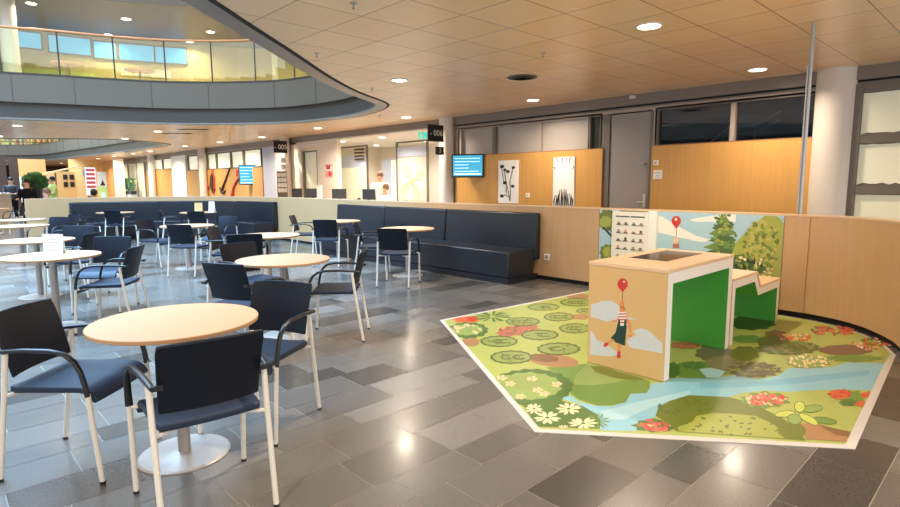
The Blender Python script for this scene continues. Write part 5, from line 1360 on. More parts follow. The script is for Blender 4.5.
MURAL_ART = [
('cloud','3380 1037 3196 1005 3016 909 2785 801 2639 765 2673 735 2932 754 3207 803 3360 813'),
('cloud','2868 981 2688 1026 2515 1051 2347 1066 2342 979 2579 971 2793 961'),
('cloud','2873 1083 2586 1096 2349 1092 2690 1060'),
('cloud','2842 804 2727 779 2615 763 2677 726 2839 739'),
('olive','3835 938 3806 898 3852 875 3848 822 3898 822 3928 779 3972 806 4020 789 4043 831 4091 844 4082 892 4119 926 4078 961 4092 1007 4044 1021 4028 1068 3981 1060 3940 1075 3906 1048 3856 1052 3848 1006 3810 981'),
('olive2','3899 905 3885 871 3916 849 3937 818 3977 829 4015 817 4038 844 4078 859 4067 897 4074 931 4039 950 4020 980 3982 973 3944 984 3923 955 3884 941'),
('olive','3350 1071 3317 1064 3400 1057 3453 1048 3549 1046 3652 1040 3694 1047 3794 1047 3764 1057 3788 1065 3699 1072 3648 1081 3550 1081 3451 1088 3408 1081 3326 1079'),
('olive','3843 505 3826 466 3867 443 3876 397 3920 397 3959 380 3989 409 4038 407 4038 454 4064 486 4037 521 4042 567 3995 576 3967 611 3927 598 3883 608 3871 563 3828 547'),
('olive2','3857 514 3851 480 3886 463 3909 434 3945 441 3984 441 3992 476 4018 500 3997 530 3985 562 3949 568 3914 585 3887 563 3852 550'),
('trunk','4024 826 3939 747 3863 690 3864 721 3928 775 4000 837'),
('trunk','3915 1058 3883 1008 3849 948 3832 959 3866 1019 3892 1059'),
('trunk','3879 885 3856 886 3836 454 3873 450'),
('trunk','3965 839 3906 791 3865 742 3866 762 3904 811 3947 844'),
('tree2','2521 1011 2500 1059 2479 1088 2451 1055 2435 1018 2452 995 2473 979 2501 990'),
('tree','2556 962 2517 1011 2477 1041 2426 1009 2399 973 2431 950 2471 932 2521 942'),
('tree2','2599 896 2536 947 2473 979 2396 948 2356 913 2405 889 2467 869 2546 877'),
('tree','2635 830 2552 883 2470 916 2370 887 2320 853 2383 827 2464 806 2565 812'),
('tree2','2623 751 2544 804 2466 838 2370 810 2322 775 2382 749 2460 728 2556 733'),
('tree','2689 665 2574 722 2461 759 2326 735 2259 703 2345 674 2455 649 2594 650'),
('tree2','2749 578 2601 640 2457 680 2287 660 2203 630 2311 599 2451 570 2627 566'),
('olive2','2478 899 2481 877 2515 877 2533 893 2495 908'),
('tree','2469 1026 2476 1008 2505 1001 2519 1011 2489 1027'),
('tree2','2511 1001 2530 983 2554 1007 2556 1033 2522 1021'),
('olive2','2490 633 2489 614 2517 605 2533 617 2507 638'),
('tree','2486 754 2490 732 2511 741 2524 761 2497 766'),
('tree','2332 751 2343 727 2370 741 2380 763 2347 766'),
('tree','2463 683 2473 667 2496 673 2503 691 2475 694'),
('tree','2531 773 2532 757 2552 758 2561 771 2542 780'),
('tree2','2531 923 2546 911 2576 929 2581 947 2544 937'),
('tree','2451 828 2457 805 2478 813 2490 834 2466 840'),
('tree','2480 967 2487 949 2511 955 2520 971 2494 977'),
('olive2','2482 973 2497 958 2509 976 2505 998 2486 989'),
('tree','2455 695 2459 669 2482 679 2491 705 2468 710'),
('tree2','2359 958 2358 940 2383 934 2397 942 2374 959'),
('olive2','2402 956 2412 943 2443 950 2449 965 2415 966'),
('tree2','2353 791 2368 778 2376 797 2373 817 2355 807'),
('tree2','2475 697 2485 674 2516 682 2524 706 2491 712'),
('tree','2554 860 2557 837 2583 841 2594 859 2569 870'),
('olive2','2406 902 2410 873 2435 885 2443 911 2420 917'),
('tree','2452 1058 2463 1032 2489 1050 2500 1077 2466 1075'),
('olive2','2536 795 2551 776 2568 794 2570 818 2545 811'),
('olive2','2462 728 2469 710 2501 703 2513 714 2480 730'),
('tree2','2362 710 2365 693 2389 690 2402 699 2377 712'),
('tree','2515 956 2527 940 2550 958 2551 977 2523 971'),
('tree2','2372 970 2378 944 2409 954 2423 978 2388 984'),
('olive2','2502 760 2516 737 2536 755 2544 782 2514 777'),
('tree','2521 744 2545 724 2569 752 2574 781 2533 768'),
('tree2','2400 815 2400 798 2423 791 2438 797 2414 816'),
('olive2','2433 898 2430 877 2452 880 2465 896 2446 907'),
('tree','2496 642 2511 620 2536 633 2547 657 2514 655'),
('tree','2385 745 2400 725 2412 744 2408 769 2389 764'),
('olive2','2444 945 2457 933 2468 951 2463 969 2446 958'),
('tree','2316 820 2334 802 2355 827 2352 853 2323 839'),
('tree','2413 848 2413 823 2441 818 2457 832 2434 850'),
('tree2','2347 751 2357 732 2390 734 2404 747 2366 758'),
('tree','2574 784 2581 763 2601 773 2607 792 2585 796'),
('olive2','2527 757 2534 739 2553 748 2563 764 2538 767'),
('tree2','2547 1017 2553 996 2576 1006 2584 1027 2558 1030'),
('olive2','2494 1029 2509 1019 2529 1037 2531 1056 2502 1044'),
('olive2','2492 865 2497 842 2526 844 2543 858 2511 873'),
('tree2','2404 819 2416 802 2428 820 2426 842 2406 833'),
('olive2','2356 912 2369 890 2397 907 2403 933 2367 930'),
('olive2','2425 925 2440 913 2469 924 2480 939 2441 936'),
('tree2','2452 697 2460 674 2494 670 2512 683 2474 700'),
('olive2','2447 1030 2465 1018 2483 1039 2482 1064 2454 1047'),
('tree2','2522 963 2536 954 2554 975 2557 994 2528 978'),
('tree2','2371 933 2378 909 2409 911 2425 928 2392 941'),
('olive2','2461 739 2476 729 2492 747 2490 764 2466 755'),
('tree','2543 807 2552 785 2570 798 2573 820 2553 822'),
('tree2','2399 1063 2400 1039 2430 1037 2446 1053 2418 1070'),
('olive2','2327 744 2233 874 2152 939 2100 1010 2048 1064 1968 1073 1900 1041 1863 984 1829 367 2178 416 2364 616'),
('olive','1990 736 2004 714 2034 727 2042 749 2008 752'),
('olive','2131 929 2148 913 2166 933 2166 957 2139 949'),
('olive3','2068 808 2090 789 2105 815 2097 845 2073 832'),
('tree','1998 535 2022 517 2048 543 2047 573 2010 559'),
('olive','1999 605 2007 578 2047 584 2061 605 2019 617'),
('olive3','2167 810 2174 787 2212 786 2229 804 2186 818'),
('tree','2158 635 2172 613 2187 635 2186 661 2163 652'),
('olive','1927 604 1939 567 1965 587 1976 621 1944 628'),
('olive3','2080 961 2087 935 2112 947 2119 971 2093 977'),
('olive','2037 621 2040 585 2075 590 2100 617 2062 637'),
('olive','2181 876 2203 857 2222 887 2214 921 2181 902'),
('tree','2117 674 2130 652 2149 671 2148 700 2123 693'),
('olive','1921 686 1924 654 1946 669 1959 698 1934 702'),
('olive2','1974 590 1976 563 2006 565 2024 583 1993 597'),
('olive','2190 723 2191 688 2229 683 2258 700 2219 729'),
('olive','1911 751 1922 724 1958 730 1969 755 1931 766'),
('olive2','1962 747 1975 724 2007 735 2019 754 1981 760'),
('olive3','1871 805 1868 771 1903 761 1927 781 1899 810'),
('olive3','1959 511 1971 489 1991 505 1996 529 1970 526'),
('olive3','1917 762 1920 735 1959 736 1975 757 1936 773'),
('olive3','2084 729 2099 695 2122 719 2127 753 2098 752'),
('tree','1970 906 1974 878 1993 893 2004 917 1982 921'),
('olive2','2167 628 2180 602 2220 612 2231 634 2189 639'),
('olive','2195 731 2198 699 2235 697 2258 715 2221 738'),
('olive3','1947 812 1959 788 1983 806 1987 832 1958 831'),
('olive3','2101 555 2114 528 2137 550 2139 579 2110 576'),
('olive3','2148 758 2151 735 2188 728 2205 742 2168 762'),
('olive2','2063 558 2055 526 2090 516 2115 537 2087 565'),
('olive2','2141 822 2139 785 2177 789 2201 814 2166 838'),
('olive3','2183 706 2197 684 2219 703 2224 728 2194 725'),
('olive','1926 872 1946 854 1959 880 1952 908 1927 895'),
('tree','1968 601 1963 574 1987 576 2002 595 1984 608'),
('olive2','2105 609 2105 581 2136 585 2151 605 2123 618'),
('olive3','2048 467 2062 438 2100 450 2114 478 2069 484'),
('tree','2188 676 2190 651 2215 657 2228 677 2203 686'),
('olive2','2162 622 2173 604 2197 618 2202 639 2172 636'),
('olive2','2181 874 2202 854 2221 879 2224 908 2192 896'),
('olive','2043 923 2056 905 2082 919 2092 939 2058 936'),
('olive2','2041 745 2042 717 2065 724 2080 748 2058 759'),
('olive','1936 844 1944 812 1967 830 1974 864 1947 865'),
('olive3','2039 983 2065 970 2089 999 2093 1032 2051 1009'),
('olive3','2182 569 2175 544 2200 542 2222 556 2200 575'),
('tree','1918 877 1939 855 1958 881 1954 917 1924 903'),
('tree','2077 868 2082 841 2108 849 2119 872 2094 880'),
('olive3','2052 756 2049 732 2074 729 2095 740 2070 761'),
('olive3','2088 950 2100 927 2116 946 2119 972 2094 972'),
('olive3','2136 828 2147 797 2183 814 2199 840 2157 844'),
('olive3','1906 702 1923 678 1940 700 1940 729 1914 725'),
('olive2','2131 801 2138 780 2164 787 2175 807 2146 811'),
('olive3','1945 786 1940 761 1962 759 1980 776 1963 791'),
('olive3','2127 906 2141 888 2171 906 2177 930 2138 923'),
('olive','2053 952 2069 939 2085 960 2083 982 2059 969'),
('olive2','2158 662 2168 634 2192 650 2199 677 2171 680'),
('olive','2210 768 2222 741 2250 753 2260 779 2228 782'),
('tree','1968 659 1959 619 1998 615 2029 636 1997 664'),
('tree','2138 550 2131 517 2168 513 2191 532 2161 559'),
('olive3','2032 495 2041 471 2059 485 2062 512 2040 513'),
('tree','1903 887 1909 868 1929 879 1932 898 1912 900'),
('olive3','2059 913 2071 888 2104 907 2117 932 2074 930'),
('olive2','1898 804 1911 781 1944 783 1964 799 1922 810'),
('tree','1990 487 1992 463 2018 461 2032 477 2008 493'),
('olive3','1977 606 1981 584 2013 585 2026 601 1993 613'),
('tree','2009 856 2028 838 2055 858 2065 883 2025 875'),
('tree','1964 724 1967 686 1999 702 2015 736 1981 741'),
('tree','2206 849 2222 820 2237 843 2232 879 2208 877'),
('olive3','1874 816 1882 788 1917 801 1930 824 1891 831'),
('olive','1957 928 1972 903 1989 923 1988 951 1966 948'),
('olive2','1980 567 1997 545 2028 563 2038 588 1999 583'),
('olive3','1921 905 1939 888 1958 910 1957 939 1930 925'),
('olive','2092 799 2106 771 2133 785 2142 813 2111 815'),
('olive2','1933 779 1955 751 1982 779 1988 816 1947 804'),
('olive','2150 648 2151 625 2184 616 2201 626 2170 651'),
('olive3','2045 770 2063 760 2085 786 2086 810 2051 789'),
('olive3','2116 703 2128 668 2145 692 2147 728 2125 726'),
('olive','2024 834 2039 802 2065 825 2070 864 2036 857'),
('olive2','1891 841 1890 812 1922 805 1942 823 1913 847'),
('olive3','2186 645 2217 626 2241 662 2231 696 2193 677'),
('olive3','2104 922 2099 894 2132 888 2154 905 2124 926'),
('olive','2091 824 2111 798 2142 822 2151 854 2106 851'),
('olive','1953 606 1970 585 1999 606 2005 635 1965 626'),
('olive2','2116 945 2118 922 2141 927 2151 948 2130 957'),
('olive','2163 811 2171 775 2203 791 2220 821 2184 829'),
('olive3','1987 574 1986 541 2017 541 2038 565 2009 581'),
('olive2','1866 664 1881 637 1904 656 1907 684 1879 685'),
('olive3','2055 1015 2061 989 2098 992 2113 1013 2076 1025'),
('olive3','1930 598 1929 569 1961 559 1984 569 1954 596'),
('olive2','2120 998 2128 973 2165 964 2185 978 2145 1000'),
('olive3','2159 785 2173 760 2194 781 2193 810 2167 803'),
('olive3','2093 640 2095 609 2119 620 2130 648 2108 658'),
('olive3','2153 637 2169 618 2197 633 2203 655 2169 652'),
('olive3','2131 635 2153 611 2183 637 2190 666 2148 659'),
('olive3','1958 642 1977 610 2007 632 2011 671 1975 666'),
('olive2','1997 488 2002 455 2037 461 2053 486 2018 503'),
('olive3','2053 996 2071 983 2093 1008 2091 1029 2061 1014'),
('olive3','1972 927 1971 897 2002 889 2024 906 1996 930'),
('tree','2067 457 2081 436 2103 450 2109 472 2080 474'),
('tree','2163 596 2178 567 2198 590 2196 621 2171 616'),
('olive','2027 540 2046 527 2070 552 2070 577 2035 560'),
('olive2','2112 906 2114 880 2137 887 2147 911 2126 919'),
('tree','2003 714 2022 696 2051 719 2053 746 2014 735'),
('olive','1888 799 1896 767 1917 786 1923 817 1899 823'),
('tree','2034 547 2036 520 2076 515 2091 532 2055 552'),
('tree','2140 737 2156 721 2169 741 2163 765 2142 756'),
('olive3','1983 542 1986 513 2025 509 2041 530 2005 549'),
('olive','2109 955 2126 929 2159 955 2162 986 2121 978'),
('olive','1939 519 1941 484 1964 498 1976 532 1953 540'),
('olive2','1938 752 1951 727 1967 745 1971 773 1948 773'),
('olive2','1939 738 1957 715 1984 738 1991 769 1952 759'),
('olive3','2119 923 2112 887 2145 891 2167 916 2141 937'),
('olive','1897 790 1901 756 1930 769 1942 799 1913 808'),
('olive3','2117 698 2135 681 2165 703 2164 729 2126 719'),
('tree','2086 766 2087 744 2114 741 2130 756 2103 772'),
('olive3','1997 644 2002 616 2032 627 2042 651 2011 660'),
('olive3','1981 821 1973 789 2003 792 2025 812 2001 829'),
('olive3','1986 502 2002 484 2029 504 2039 527 1999 519'),
('olive3','2166 943 2158 913 2186 913 2206 935 2186 953'),
('olive3','2132 505 2153 490 2177 520 2173 547 2139 527'),
('tree','2024 552 2033 525 2057 539 2066 564 2037 568'),
('olive3','2013 965 2037 937 2054 970 2049 1005 2020 993'),
('olive3','1932 677 1946 642 1980 658 1992 694 1953 696'),
('olive2','2135 926 2133 899 2164 892 2182 907 2157 930'),
('tree','2048 885 2058 866 2081 877 2085 898 2060 897'),
('tree','2157 709 2158 670 2190 683 2203 717 2174 730'),
('olive3','2130 565 2145 530 2179 544 2189 579 2152 584'),
('olive','2177 609 2185 575 2216 586 2231 619 2197 625'),
('olive3','1981 683 1980 656 2004 658 2020 677 2000 690'),
('olive','1970 653 1965 621 1995 620 2015 642 1991 663'),
('olive3','2138 792 2154 758 2176 786 2181 819 2150 817'),
('olive3','2064 993 2066 962 2091 973 2101 1004 2078 1014'),
('tree','2042 672 2052 641 2081 659 2089 691 2055 694'),
('olive2','2178 836 2177 812 2213 802 2235 813 2198 840'),
('olive2','2060 534 2073 510 2109 520 2123 540 2081 546'),
('olive2','1936 765 1950 740 1974 762 1980 791 1946 786'),
('olive','2178 636 2190 613 2213 626 2220 652 2191 654'),
('olive3','2146 695 2150 659 2182 672 2195 706 2162 716'),
('olive3','2153 872 2159 851 2180 859 2190 877 2168 883'),
('tree','1946 684 1961 661 1979 681 1982 708 1956 704'),
('olive3','2065 715 2070 695 2093 699 2103 716 2079 723'),
('olive3','2088 599 2090 571 2119 575 2137 600 2105 613'),
('tree','2014 592 2030 579 2045 600 2040 622 2019 608'),
('olive3','2030 630 2036 595 2063 611 2072 642 2046 648'),
('olive3','2012 713 2023 692 2048 705 2061 726 2026 726'),
('olive2','2032 587 2055 560 2067 589 2064 624 2038 612'),
('tree','1965 538 1985 501 2017 530 2021 567 1981 564'),
('tree','2092 818 2101 797 2125 809 2131 833 2102 833'),
('olive3','2073 701 2094 675 2109 702 2103 736 2079 724'),
('olive2','2067 472 2093 450 2110 478 2106 517 2073 502'),
('tree','1893 603 1902 585 1925 595 1929 614 1903 617'),
('olive','2031 748 2054 721 2066 751 2059 783 2036 773'),
('olive3','2133 834 2133 795 2160 812 2177 843 2152 854'),
('tree2','2363 600 2219 629 2101 548 1987 499 2038 432 2353 428'),
('trunk','2112 571 2122 543 2131 564 2129 592 2115 590'),
('olive2','2234 598 2228 563 2254 572 2274 596 2255 609'),
('trunk','2203 481 2194 448 2220 453 2245 480 2222 494'),
('cream','2091 531 2094 497 2119 510 2132 540 2107 549'),
('trunk','2287 490 2292 458 2318 468 2331 503 2301 510'),
('trunk','2166 563 2167 534 2191 541 2203 563 2182 572'),
('tree','2158 599 2167 577 2191 591 2193 614 2167 615'),
('trunk','2251 520 2254 494 2272 506 2280 529 2261 533'),
('olive2','2197 606 2204 571 2224 590 2233 626 2208 629'),
('tree','2188 505 2208 478 2222 507 2214 540 2188 529'),
('tree','2264 515 2260 491 2284 486 2301 503 2282 521'),
('olive2','2244 500 2239 471 2259 479 2273 505 2257 514'),
('tree','2276 595 2266 567 2291 567 2314 589 2295 608'),
('trunk','2044 527 2033 499 2062 494 2082 515 2064 535'),
('tree','2143 576 2146 552 2170 559 2179 581 2155 590'),
('cream','2046 583 2056 562 2068 577 2067 603 2051 599'),
('trunk','2217 577 2230 550 2239 571 2236 598 2220 599'),
('tree','2176 454 2180 433 2198 441 2207 462 2186 466'),
('trunk','2165 505 2163 478 2184 486 2197 506 2179 516'),
('trunk','2287 557 2277 533 2299 534 2315 550 2303 565'),
('trunk','2101 458 2116 432 2122 453 2115 483 2101 477'),
('cream','2090 494 2092 470 2109 479 2116 503 2099 506'),
('cream','2054 538 2070 511 2076 534 2071 563 2054 562'),
('trunk','2113 547 2109 517 2131 526 2147 551 2129 560'),
('tree','2058 505 2063 483 2087 492 2097 510 2070 518'),
('trunk','2214 489 2230 469 2239 491 2236 515 2217 508'),
('tree','2130 622 2125 599 2147 598 2163 611 2146 628'),
('tree','2068 512 2084 498 2099 518 2097 537 2075 527'),
('trunk','2141 536 2157 518 2164 537 2158 562 2141 555'),
('cream','2095 493 2093 469 2108 477 2120 498 2106 505'),
('olive2','2292 561 2289 539 2311 535 2327 550 2308 564'),
('cream','2211 579 2202 552 2225 553 2244 572 2230 589'),
('olive2','2135 614 2146 578 2164 602 2165 639 2142 636'),
('olive2','2059 600 2072 579 2091 596 2096 619 2070 616'),
('olive2','2181 506 2187 487 2198 499 2201 520 2185 519'),
('tree','2139 630 2146 603 2161 618 2168 647 2149 646'),
('cream','2253 596 2246 570 2271 568 2289 587 2271 605'),
('olive2','2261 550 2260 530 2286 529 2301 541 2276 558'),
('olive2','2170 444 2186 414 2201 438 2197 472 2175 466'),
('olive2','2097 478 2114 461 2131 485 2126 509 2100 497'),
('rose','1983 458 1989 452 1999 456 2002 464 1988 463'),
('peach','1986 489 1994 479 2002 490 2000 502 1989 498'),
('cream','1934 447 1944 439 1963 445 1967 457 1944 454'),
('peach','1994 414 2002 403 2020 407 2025 418 2004 420'),
('peach','1927 489 1938 485 1953 497 1957 508 1936 499'),
('cream','1959 457 1967 449 1987 450 1992 456 1970 459'),
('cream','1949 411 1953 398 1970 399 1976 408 1960 414'),
('cream','1931 387 1940 382 1953 392 1956 402 1938 395'),
('peach','1905 437 1908 428 1919 427 1926 431 1914 437'),
('cream','1969 489 1972 478 1986 474 1993 478 1979 488'),
('rose','1927 480 1928 470 1942 463 1948 467 1935 479'),
('cream','1945 413 1953 401 1972 404 1978 416 1957 419'),
('cream','1948 444 1956 435 1975 435 1980 443 1959 448'),
('peach','1990 396 1991 385 2005 378 2014 380 1999 394'),
('peach','1985 444 1995 438 2015 446 2020 454 1996 451'),
('cream','2001 461 2009 452 2028 453 2034 460 2012 464'),
('cream','2014 413 2020 405 2036 408 2042 415 2023 416'),
('peach','1928 489 1932 480 1944 480 1950 486 1936 491'),
('red','2963 964 2965 944 2974 925 2989 911 3007 903 3027 902 3046 908 3062 921 3073 938 3078 959 3075 980 3066 998 3051 1012 3033 1020 3013 1021 2994 1015 2978 1002 2967 984'),
('red','3055 916 2982 920 3015 862'),
('white','3009 981 3013 969 3024 963 3035 968 3040 979 3036 992 3026 997 3014 993'),
('trunk','3017 862 3012 862 3007 768 3013 768'),
('peach','2978 726 2984 699 3000 682 3021 680 3040 695 3047 721 3042 749 3025 766 3004 768 2986 753'),
('rose','3044 680 2976 685 2965 639 3051 632'),
('rose','3291 632 3294 601 3305 587 3317 599 3324 629 3320 660 3309 673 3297 662'),
]
KIOSK_ART = [
('kcloud','2400 462 2315 490 2269 516 2188 528 2137 504 2087 471 2061 426 1978 422 2158 379 2233 358 2311 368 2397 377'),
('kcloud','2054 238 2020 279 1973 300 2009 327 1940 362 1871 349 1820 309 1770 282 1771 207 1865 204 2028 198'),
('kcloud','2403 287 2334 245 2306 198 2214 181 2150 148 2075 135 2198 90 2399 62'),
('red','2060 673 2061 659 2067 646 2076 635 2087 627 2100 623 2113 624 2125 628 2135 637 2141 649 2144 662 2142 676 2137 689 2128 700 2116 708 2103 712 2090 711 2078 706 2069 698 2062 686'),
('red','2125 632 2076 639 2099 606'),
('white','2085 689 2087 684 2092 681 2097 682 2099 687 2097 692 2092 694 2087 693'),
('trunk','2102 605 2098 606 2097 544 2101 543'),
('skin','2116 534 2096 547 2086 525 2078 465 2095 460 2119 472'),
('skin','2077 476 2079 466 2084 457 2093 451 2103 449 2112 452 2118 459 2121 469 2119 479 2113 488 2104 494 2095 496 2086 493 2079 486'),
('hair','2120 479 2111 498 2085 502 2070 483 2078 476 2102 486'),
('white','2124 451 2066 460 2051 358 2135 343'),
('stripe','2126 441 2064 451 2062 442 2127 431'),
('stripe','2127 419 2061 430 2059 421 2129 409'),
('stripe','2129 396 2058 409 2056 400 2130 386'),
('stripe','2131 374 2055 388 2053 378 2132 364'),
('skin','2126 409 2116 393 2157 369 2181 367 2179 379 2152 384'),
('skin','2062 427 2041 404 2022 364 2014 314 2026 311 2042 360 2067 396'),
('skirt','2125 395 2114 398 2109 348 2080 353 2076 404 2064 406 2056 353 2062 277 2065 201 2144 212 2186 238 2147 288 2135 343'),
('skin','2168 235 2152 224 2197 196 2215 181 2224 193 2194 215'),
('skin','2128 211 2098 206 2104 144 2122 140'),
('red','2205 193 2203 184 2210 171 2222 161 2235 156 2245 159 2247 169 2241 181 2229 192 2215 196'),
('red','2128 145 2099 152 2097 103 2114 91 2128 99'),
('skin','2005 291 2010 282 2022 277 2034 278 2039 284 2034 293 2022 298 2010 298'),
]
# ------------------------------------------------------------------ upper gallery walls
def cut(path, f): return [p for p in path if f(p)]
Uo = offs(H1, s1*-4.3, True)
GW = [(-6, 22.3), (-2, 22.5), (0, 22.3), (2.2, 22.0), (4.4, 21.6), (6.5, 20.9), (8.6, 19.9), (10.8, 18.3), (12.4, 16), (13.4, 12), (13.6, 6)]
gw = MB(); gw.ribbon(GW, 0, .12, 4.13, 6.15, 'yellow_wall'); gw.build('wall_gallery', kind='structure')
def wall_pt(path, u):                            # point and direction at arc length u
    for i in range(len(path)-1):
        a, b = Vector(path[i]), Vector(path[i+1]); L_ = (b-a).length
        if u <= L_: return a+(b-a)*(u/L_), (b-a).normalized()
        u -= L_
    return b, (b-a).normalized()
def wall_panel(mb, path, u0, u1, z0, z1, off, th, m):   # flat panel standing proud of a wall path (off towards the room = right of travel)
    p, t = wall_pt(path, (u0+u1)/2); n_ = Vector((t.y, -t.x)); w = (u1-u0)/2
    q = [p-t*w+n_*off, p+t*w+n_*off, p+t*w+n_*(off+th), p-t*w+n_*(off+th)]
    mb.prism([(v.x, v.y) for v in q], z0, z1, m)
k = 9
for (u0, u1, z0, z1) in [(8.5, 9.3, 5.6, 6.05), (9.5, 10.6, 5.55, 6.05), (10.7, 11.3, 5.5, 6.0), (11.4, 12.4, 5.5, 6.0), (12.45, 13.4, 5.5, 6.0), (7.0, 8.1, 5.6, 6.05), (18.0, 18.5, 5.0, 5.75)]:
    mb = MB(); wall_panel(mb, GW, u0, u1, z0, z1, .01, .03, 'blue_win'); wall_panel(mb, GW, u0-.04, u1+.04, z1, z1+.04, .01, .05, 'frame'); wall_panel(mb, GW, u0-.04, u1+.04, z0-.04, z0, .01, .05, 'frame')
    wall_panel(mb, GW, u0-.04, u0, z0, z1, .01, .05, 'frame'); wall_panel(mb, GW, u1, u1+.04, z0, z1, .01, .05, 'frame')
    mb.build('window_%d' % k, kind='structure'); k += 1
mb = MB()
for (u0, u1, z0, z1, m) in [(0, 7, 4.15, 6.1, 'plaster'), (7, 11.4, 4.15, 5.0, 'limep'), (11.4, 13.8, 5.0, 5.25, 'frost'), (21.5, 21.7, 4.15, 6.1, 'frame'), (24, 24.2, 4.15, 6.1, 'frame'), (16.2, 16.4, 4.15, 6.1, 'frost')]:
    wall_panel(mb, GW, u0, u1, z0, z1, .004, .02, m)
mb.build('trim_9', kind='structure')
mb = MB(); mb.lathe([(.19, 4.14), (.19, 6.14)], 'plaster', (2.12, 18.75, 0), 24); mb.build('trim_10', kind='structure', smooth=.8)
# upper-floor dining tables glimpsed through the glass
for i, (x, y, r_, lb) in enumerate([(3.5, 19.6, .42, 'upper floor round table behind the balustrade, beside the blue window'), (5.3, 19.3, .42, 'upper floor round table behind the balustrade, below the yellow wall')]):
    t = thing('gallery_table', lb, 'table', (x, y, 4.13), 0, 'tables on the upper gallery')
    mb = MB(); mb.lathe([(r_, .72), (r_, .75)], 'beech', n=20); mb.build('tabletop', t, .5)
    mb = MB(); mb.lathe([(.2, 0), (.2, .02), (.03, .03), (.03, .72)], 'stem', n=14); mb.build('pedestal', t, .5)
# ------------------------------------------------------------------ low wall
LW = spline([(1.96, 17.15), (2.85, 17.35), (3.7, 17.25), (4.66, 16.88), (5.5, 16.3), (6.1, 15.5), (6.45, 14.6), (6.62, 13.6), (6.66, 12.5), (6.64, 11), (6.64, 9), (6.64, 7), (6.64, 5), (6.64, 3), (6.64, 1.75), (6.6, 1.45), (6.5, 1.22), (6.33, 1.02), (6.0, .79), (5.7, .68), (5.4, .6), (4.95, .42), (4.4, .05)], 4)
WH = 1.085
mb = MB(); mb.ribbon(LW, 0, .13, .06, WH-.018, 'oak_low'); mb.ribbon(LW, -.004, .134, WH-.018, WH, 'oak_cap'); mb.ribbon(LW, .025, .1, 0, .06, 'dark')
mb.build('wall_low', kind='structure', smooth=.4)
mb = MB()                                         # vertical veneer seams
for (x, y) in [(6.63, 1.62), (6.64, 1.86), (6.64, 4.08)]:
    i = min(range(len(LW)), key=lambda i: (LW[i][0]-x)**2+(LW[i][1]-y)**2); p = LW[i]; mb.box(p[0]-.003, p[0]+.004, y-.0015, y+.0015, .06, WH-.02, 'oak_edge')
mb.build('trim_11', kind='structure')
# mural on the low wall
def art(data, plane, layer0, step, rough, mb):
    for i, (c, s) in enumerate(data):
        v = [int(t)/1000 for t in s.split()]; pts = list(zip(v[0::2], v[1::2])); d = layer0+step*i
        tr = geometry.tessellate_polygon([[Vector((a, b, 0)) for a, b in pts]])
        mb.add([plane(a, b, d) for a, b in pts], [tuple(t) for t in tr], pm(c, rough))
def clip(data, f):
    out = []
    for c, s in data:
        v = [int(t) for t in s.split()]; pts = list(zip(v[0::2], v[1::2]))
        for (nx, ny, d) in f:                    # keep nx*x+ny*y<=d
            q = []
            for i in range(len(pts)):
                a, b = pts[i-1], pts[i]; da = nx*a[0]+ny*a[1]-d; db = nx*b[0]+ny*b[1]-d
                if (da <= 0) != (db <= 0): t = da/(da-db); q.append((a[0]+(b[0]-a[0])*t, a[1]+(b[1]-a[1])*t))
                if db <= 0: q.append(b)
            pts = q
            if len(pts) < 3: break
        if len(pts) >= 3: out.append((c, ' '.join('%d' % round(t) for p in pts for t in p)))
    return out
mu = MB(); mu.box(6.632, 6.639, 1.86, 4.07, .07, 1.066, pm('sky', .5))
art(clip(MURAL_ART, [(1, 0, 4068), (-1, 0, -1862), (0, 1, 1064), (0, -1, -72)]), lambda a, b, d: (d, a, b), 6.6318, -.000012, .5, mu)
o = mu.build('wall_mural'); tag(o, 'printed landscape mural with trees, clouds and a red balloon on the low oak wall', 'mural')
# notice board in front of the mural
t = thing('notice_board', 'white information board with small picture grid in front of the mural', 'sign', (6.6, 3.6, .33))
mb = MB(); mb.box(-.03, .028, -.25, .25, 0, .72, 'white'); mb.build('board', t, bevel=.004)
mb = MB(); mb.box(-.028, .028, -.36, -.253, .02, .74, 'paper'); mb.build('side_sheet', t)
mb = MB(); rg = random.Random(3)
for c in (-.11, .1):
    mb.box(-.0325, -.0305, c-.095, c+.095, .655, .668, 'sign_black')
    for r_ in range(5):
        z = .56-r_*.105; mb.box(-.0325, -.0305, c-.09, c+.085, z-.012, z-.008, 'brown_d')
        for q in range(2):
            y = c-.05+q*.1; mb.box(-.0325, -.0305, y-.018, y+.016, z+.0, z+.02+rg.random()*.025, rg.choice(['frame', 'pinkp', 'frame_l'])); mb.box(-.0325, -.0305, y-.028, y+.028, z-.006, z+.006, rg.choice(['frame_l', 'frame', 'pinkp']))
mb.build('printed_rows', t)
# socket on the wall
t = thing('wall_socket', 'white double power socket on the low oak wall beside the bench', 'socket', (6.639, 4.93, .35))
mb = MB(); mb.box(-.014, 0, -.045, .045, -.05, .04, 'paper'); mb.build('cover_plate', t, bevel=.003)
mb = MB(); mb.lathe([(.03, 0), (.03, .002)], 'frame_l', n=16); mb.v = [(-.0145-v[2], v[0], v[1]-.005) for v in mb.v]; mb.build('socket_face', t)
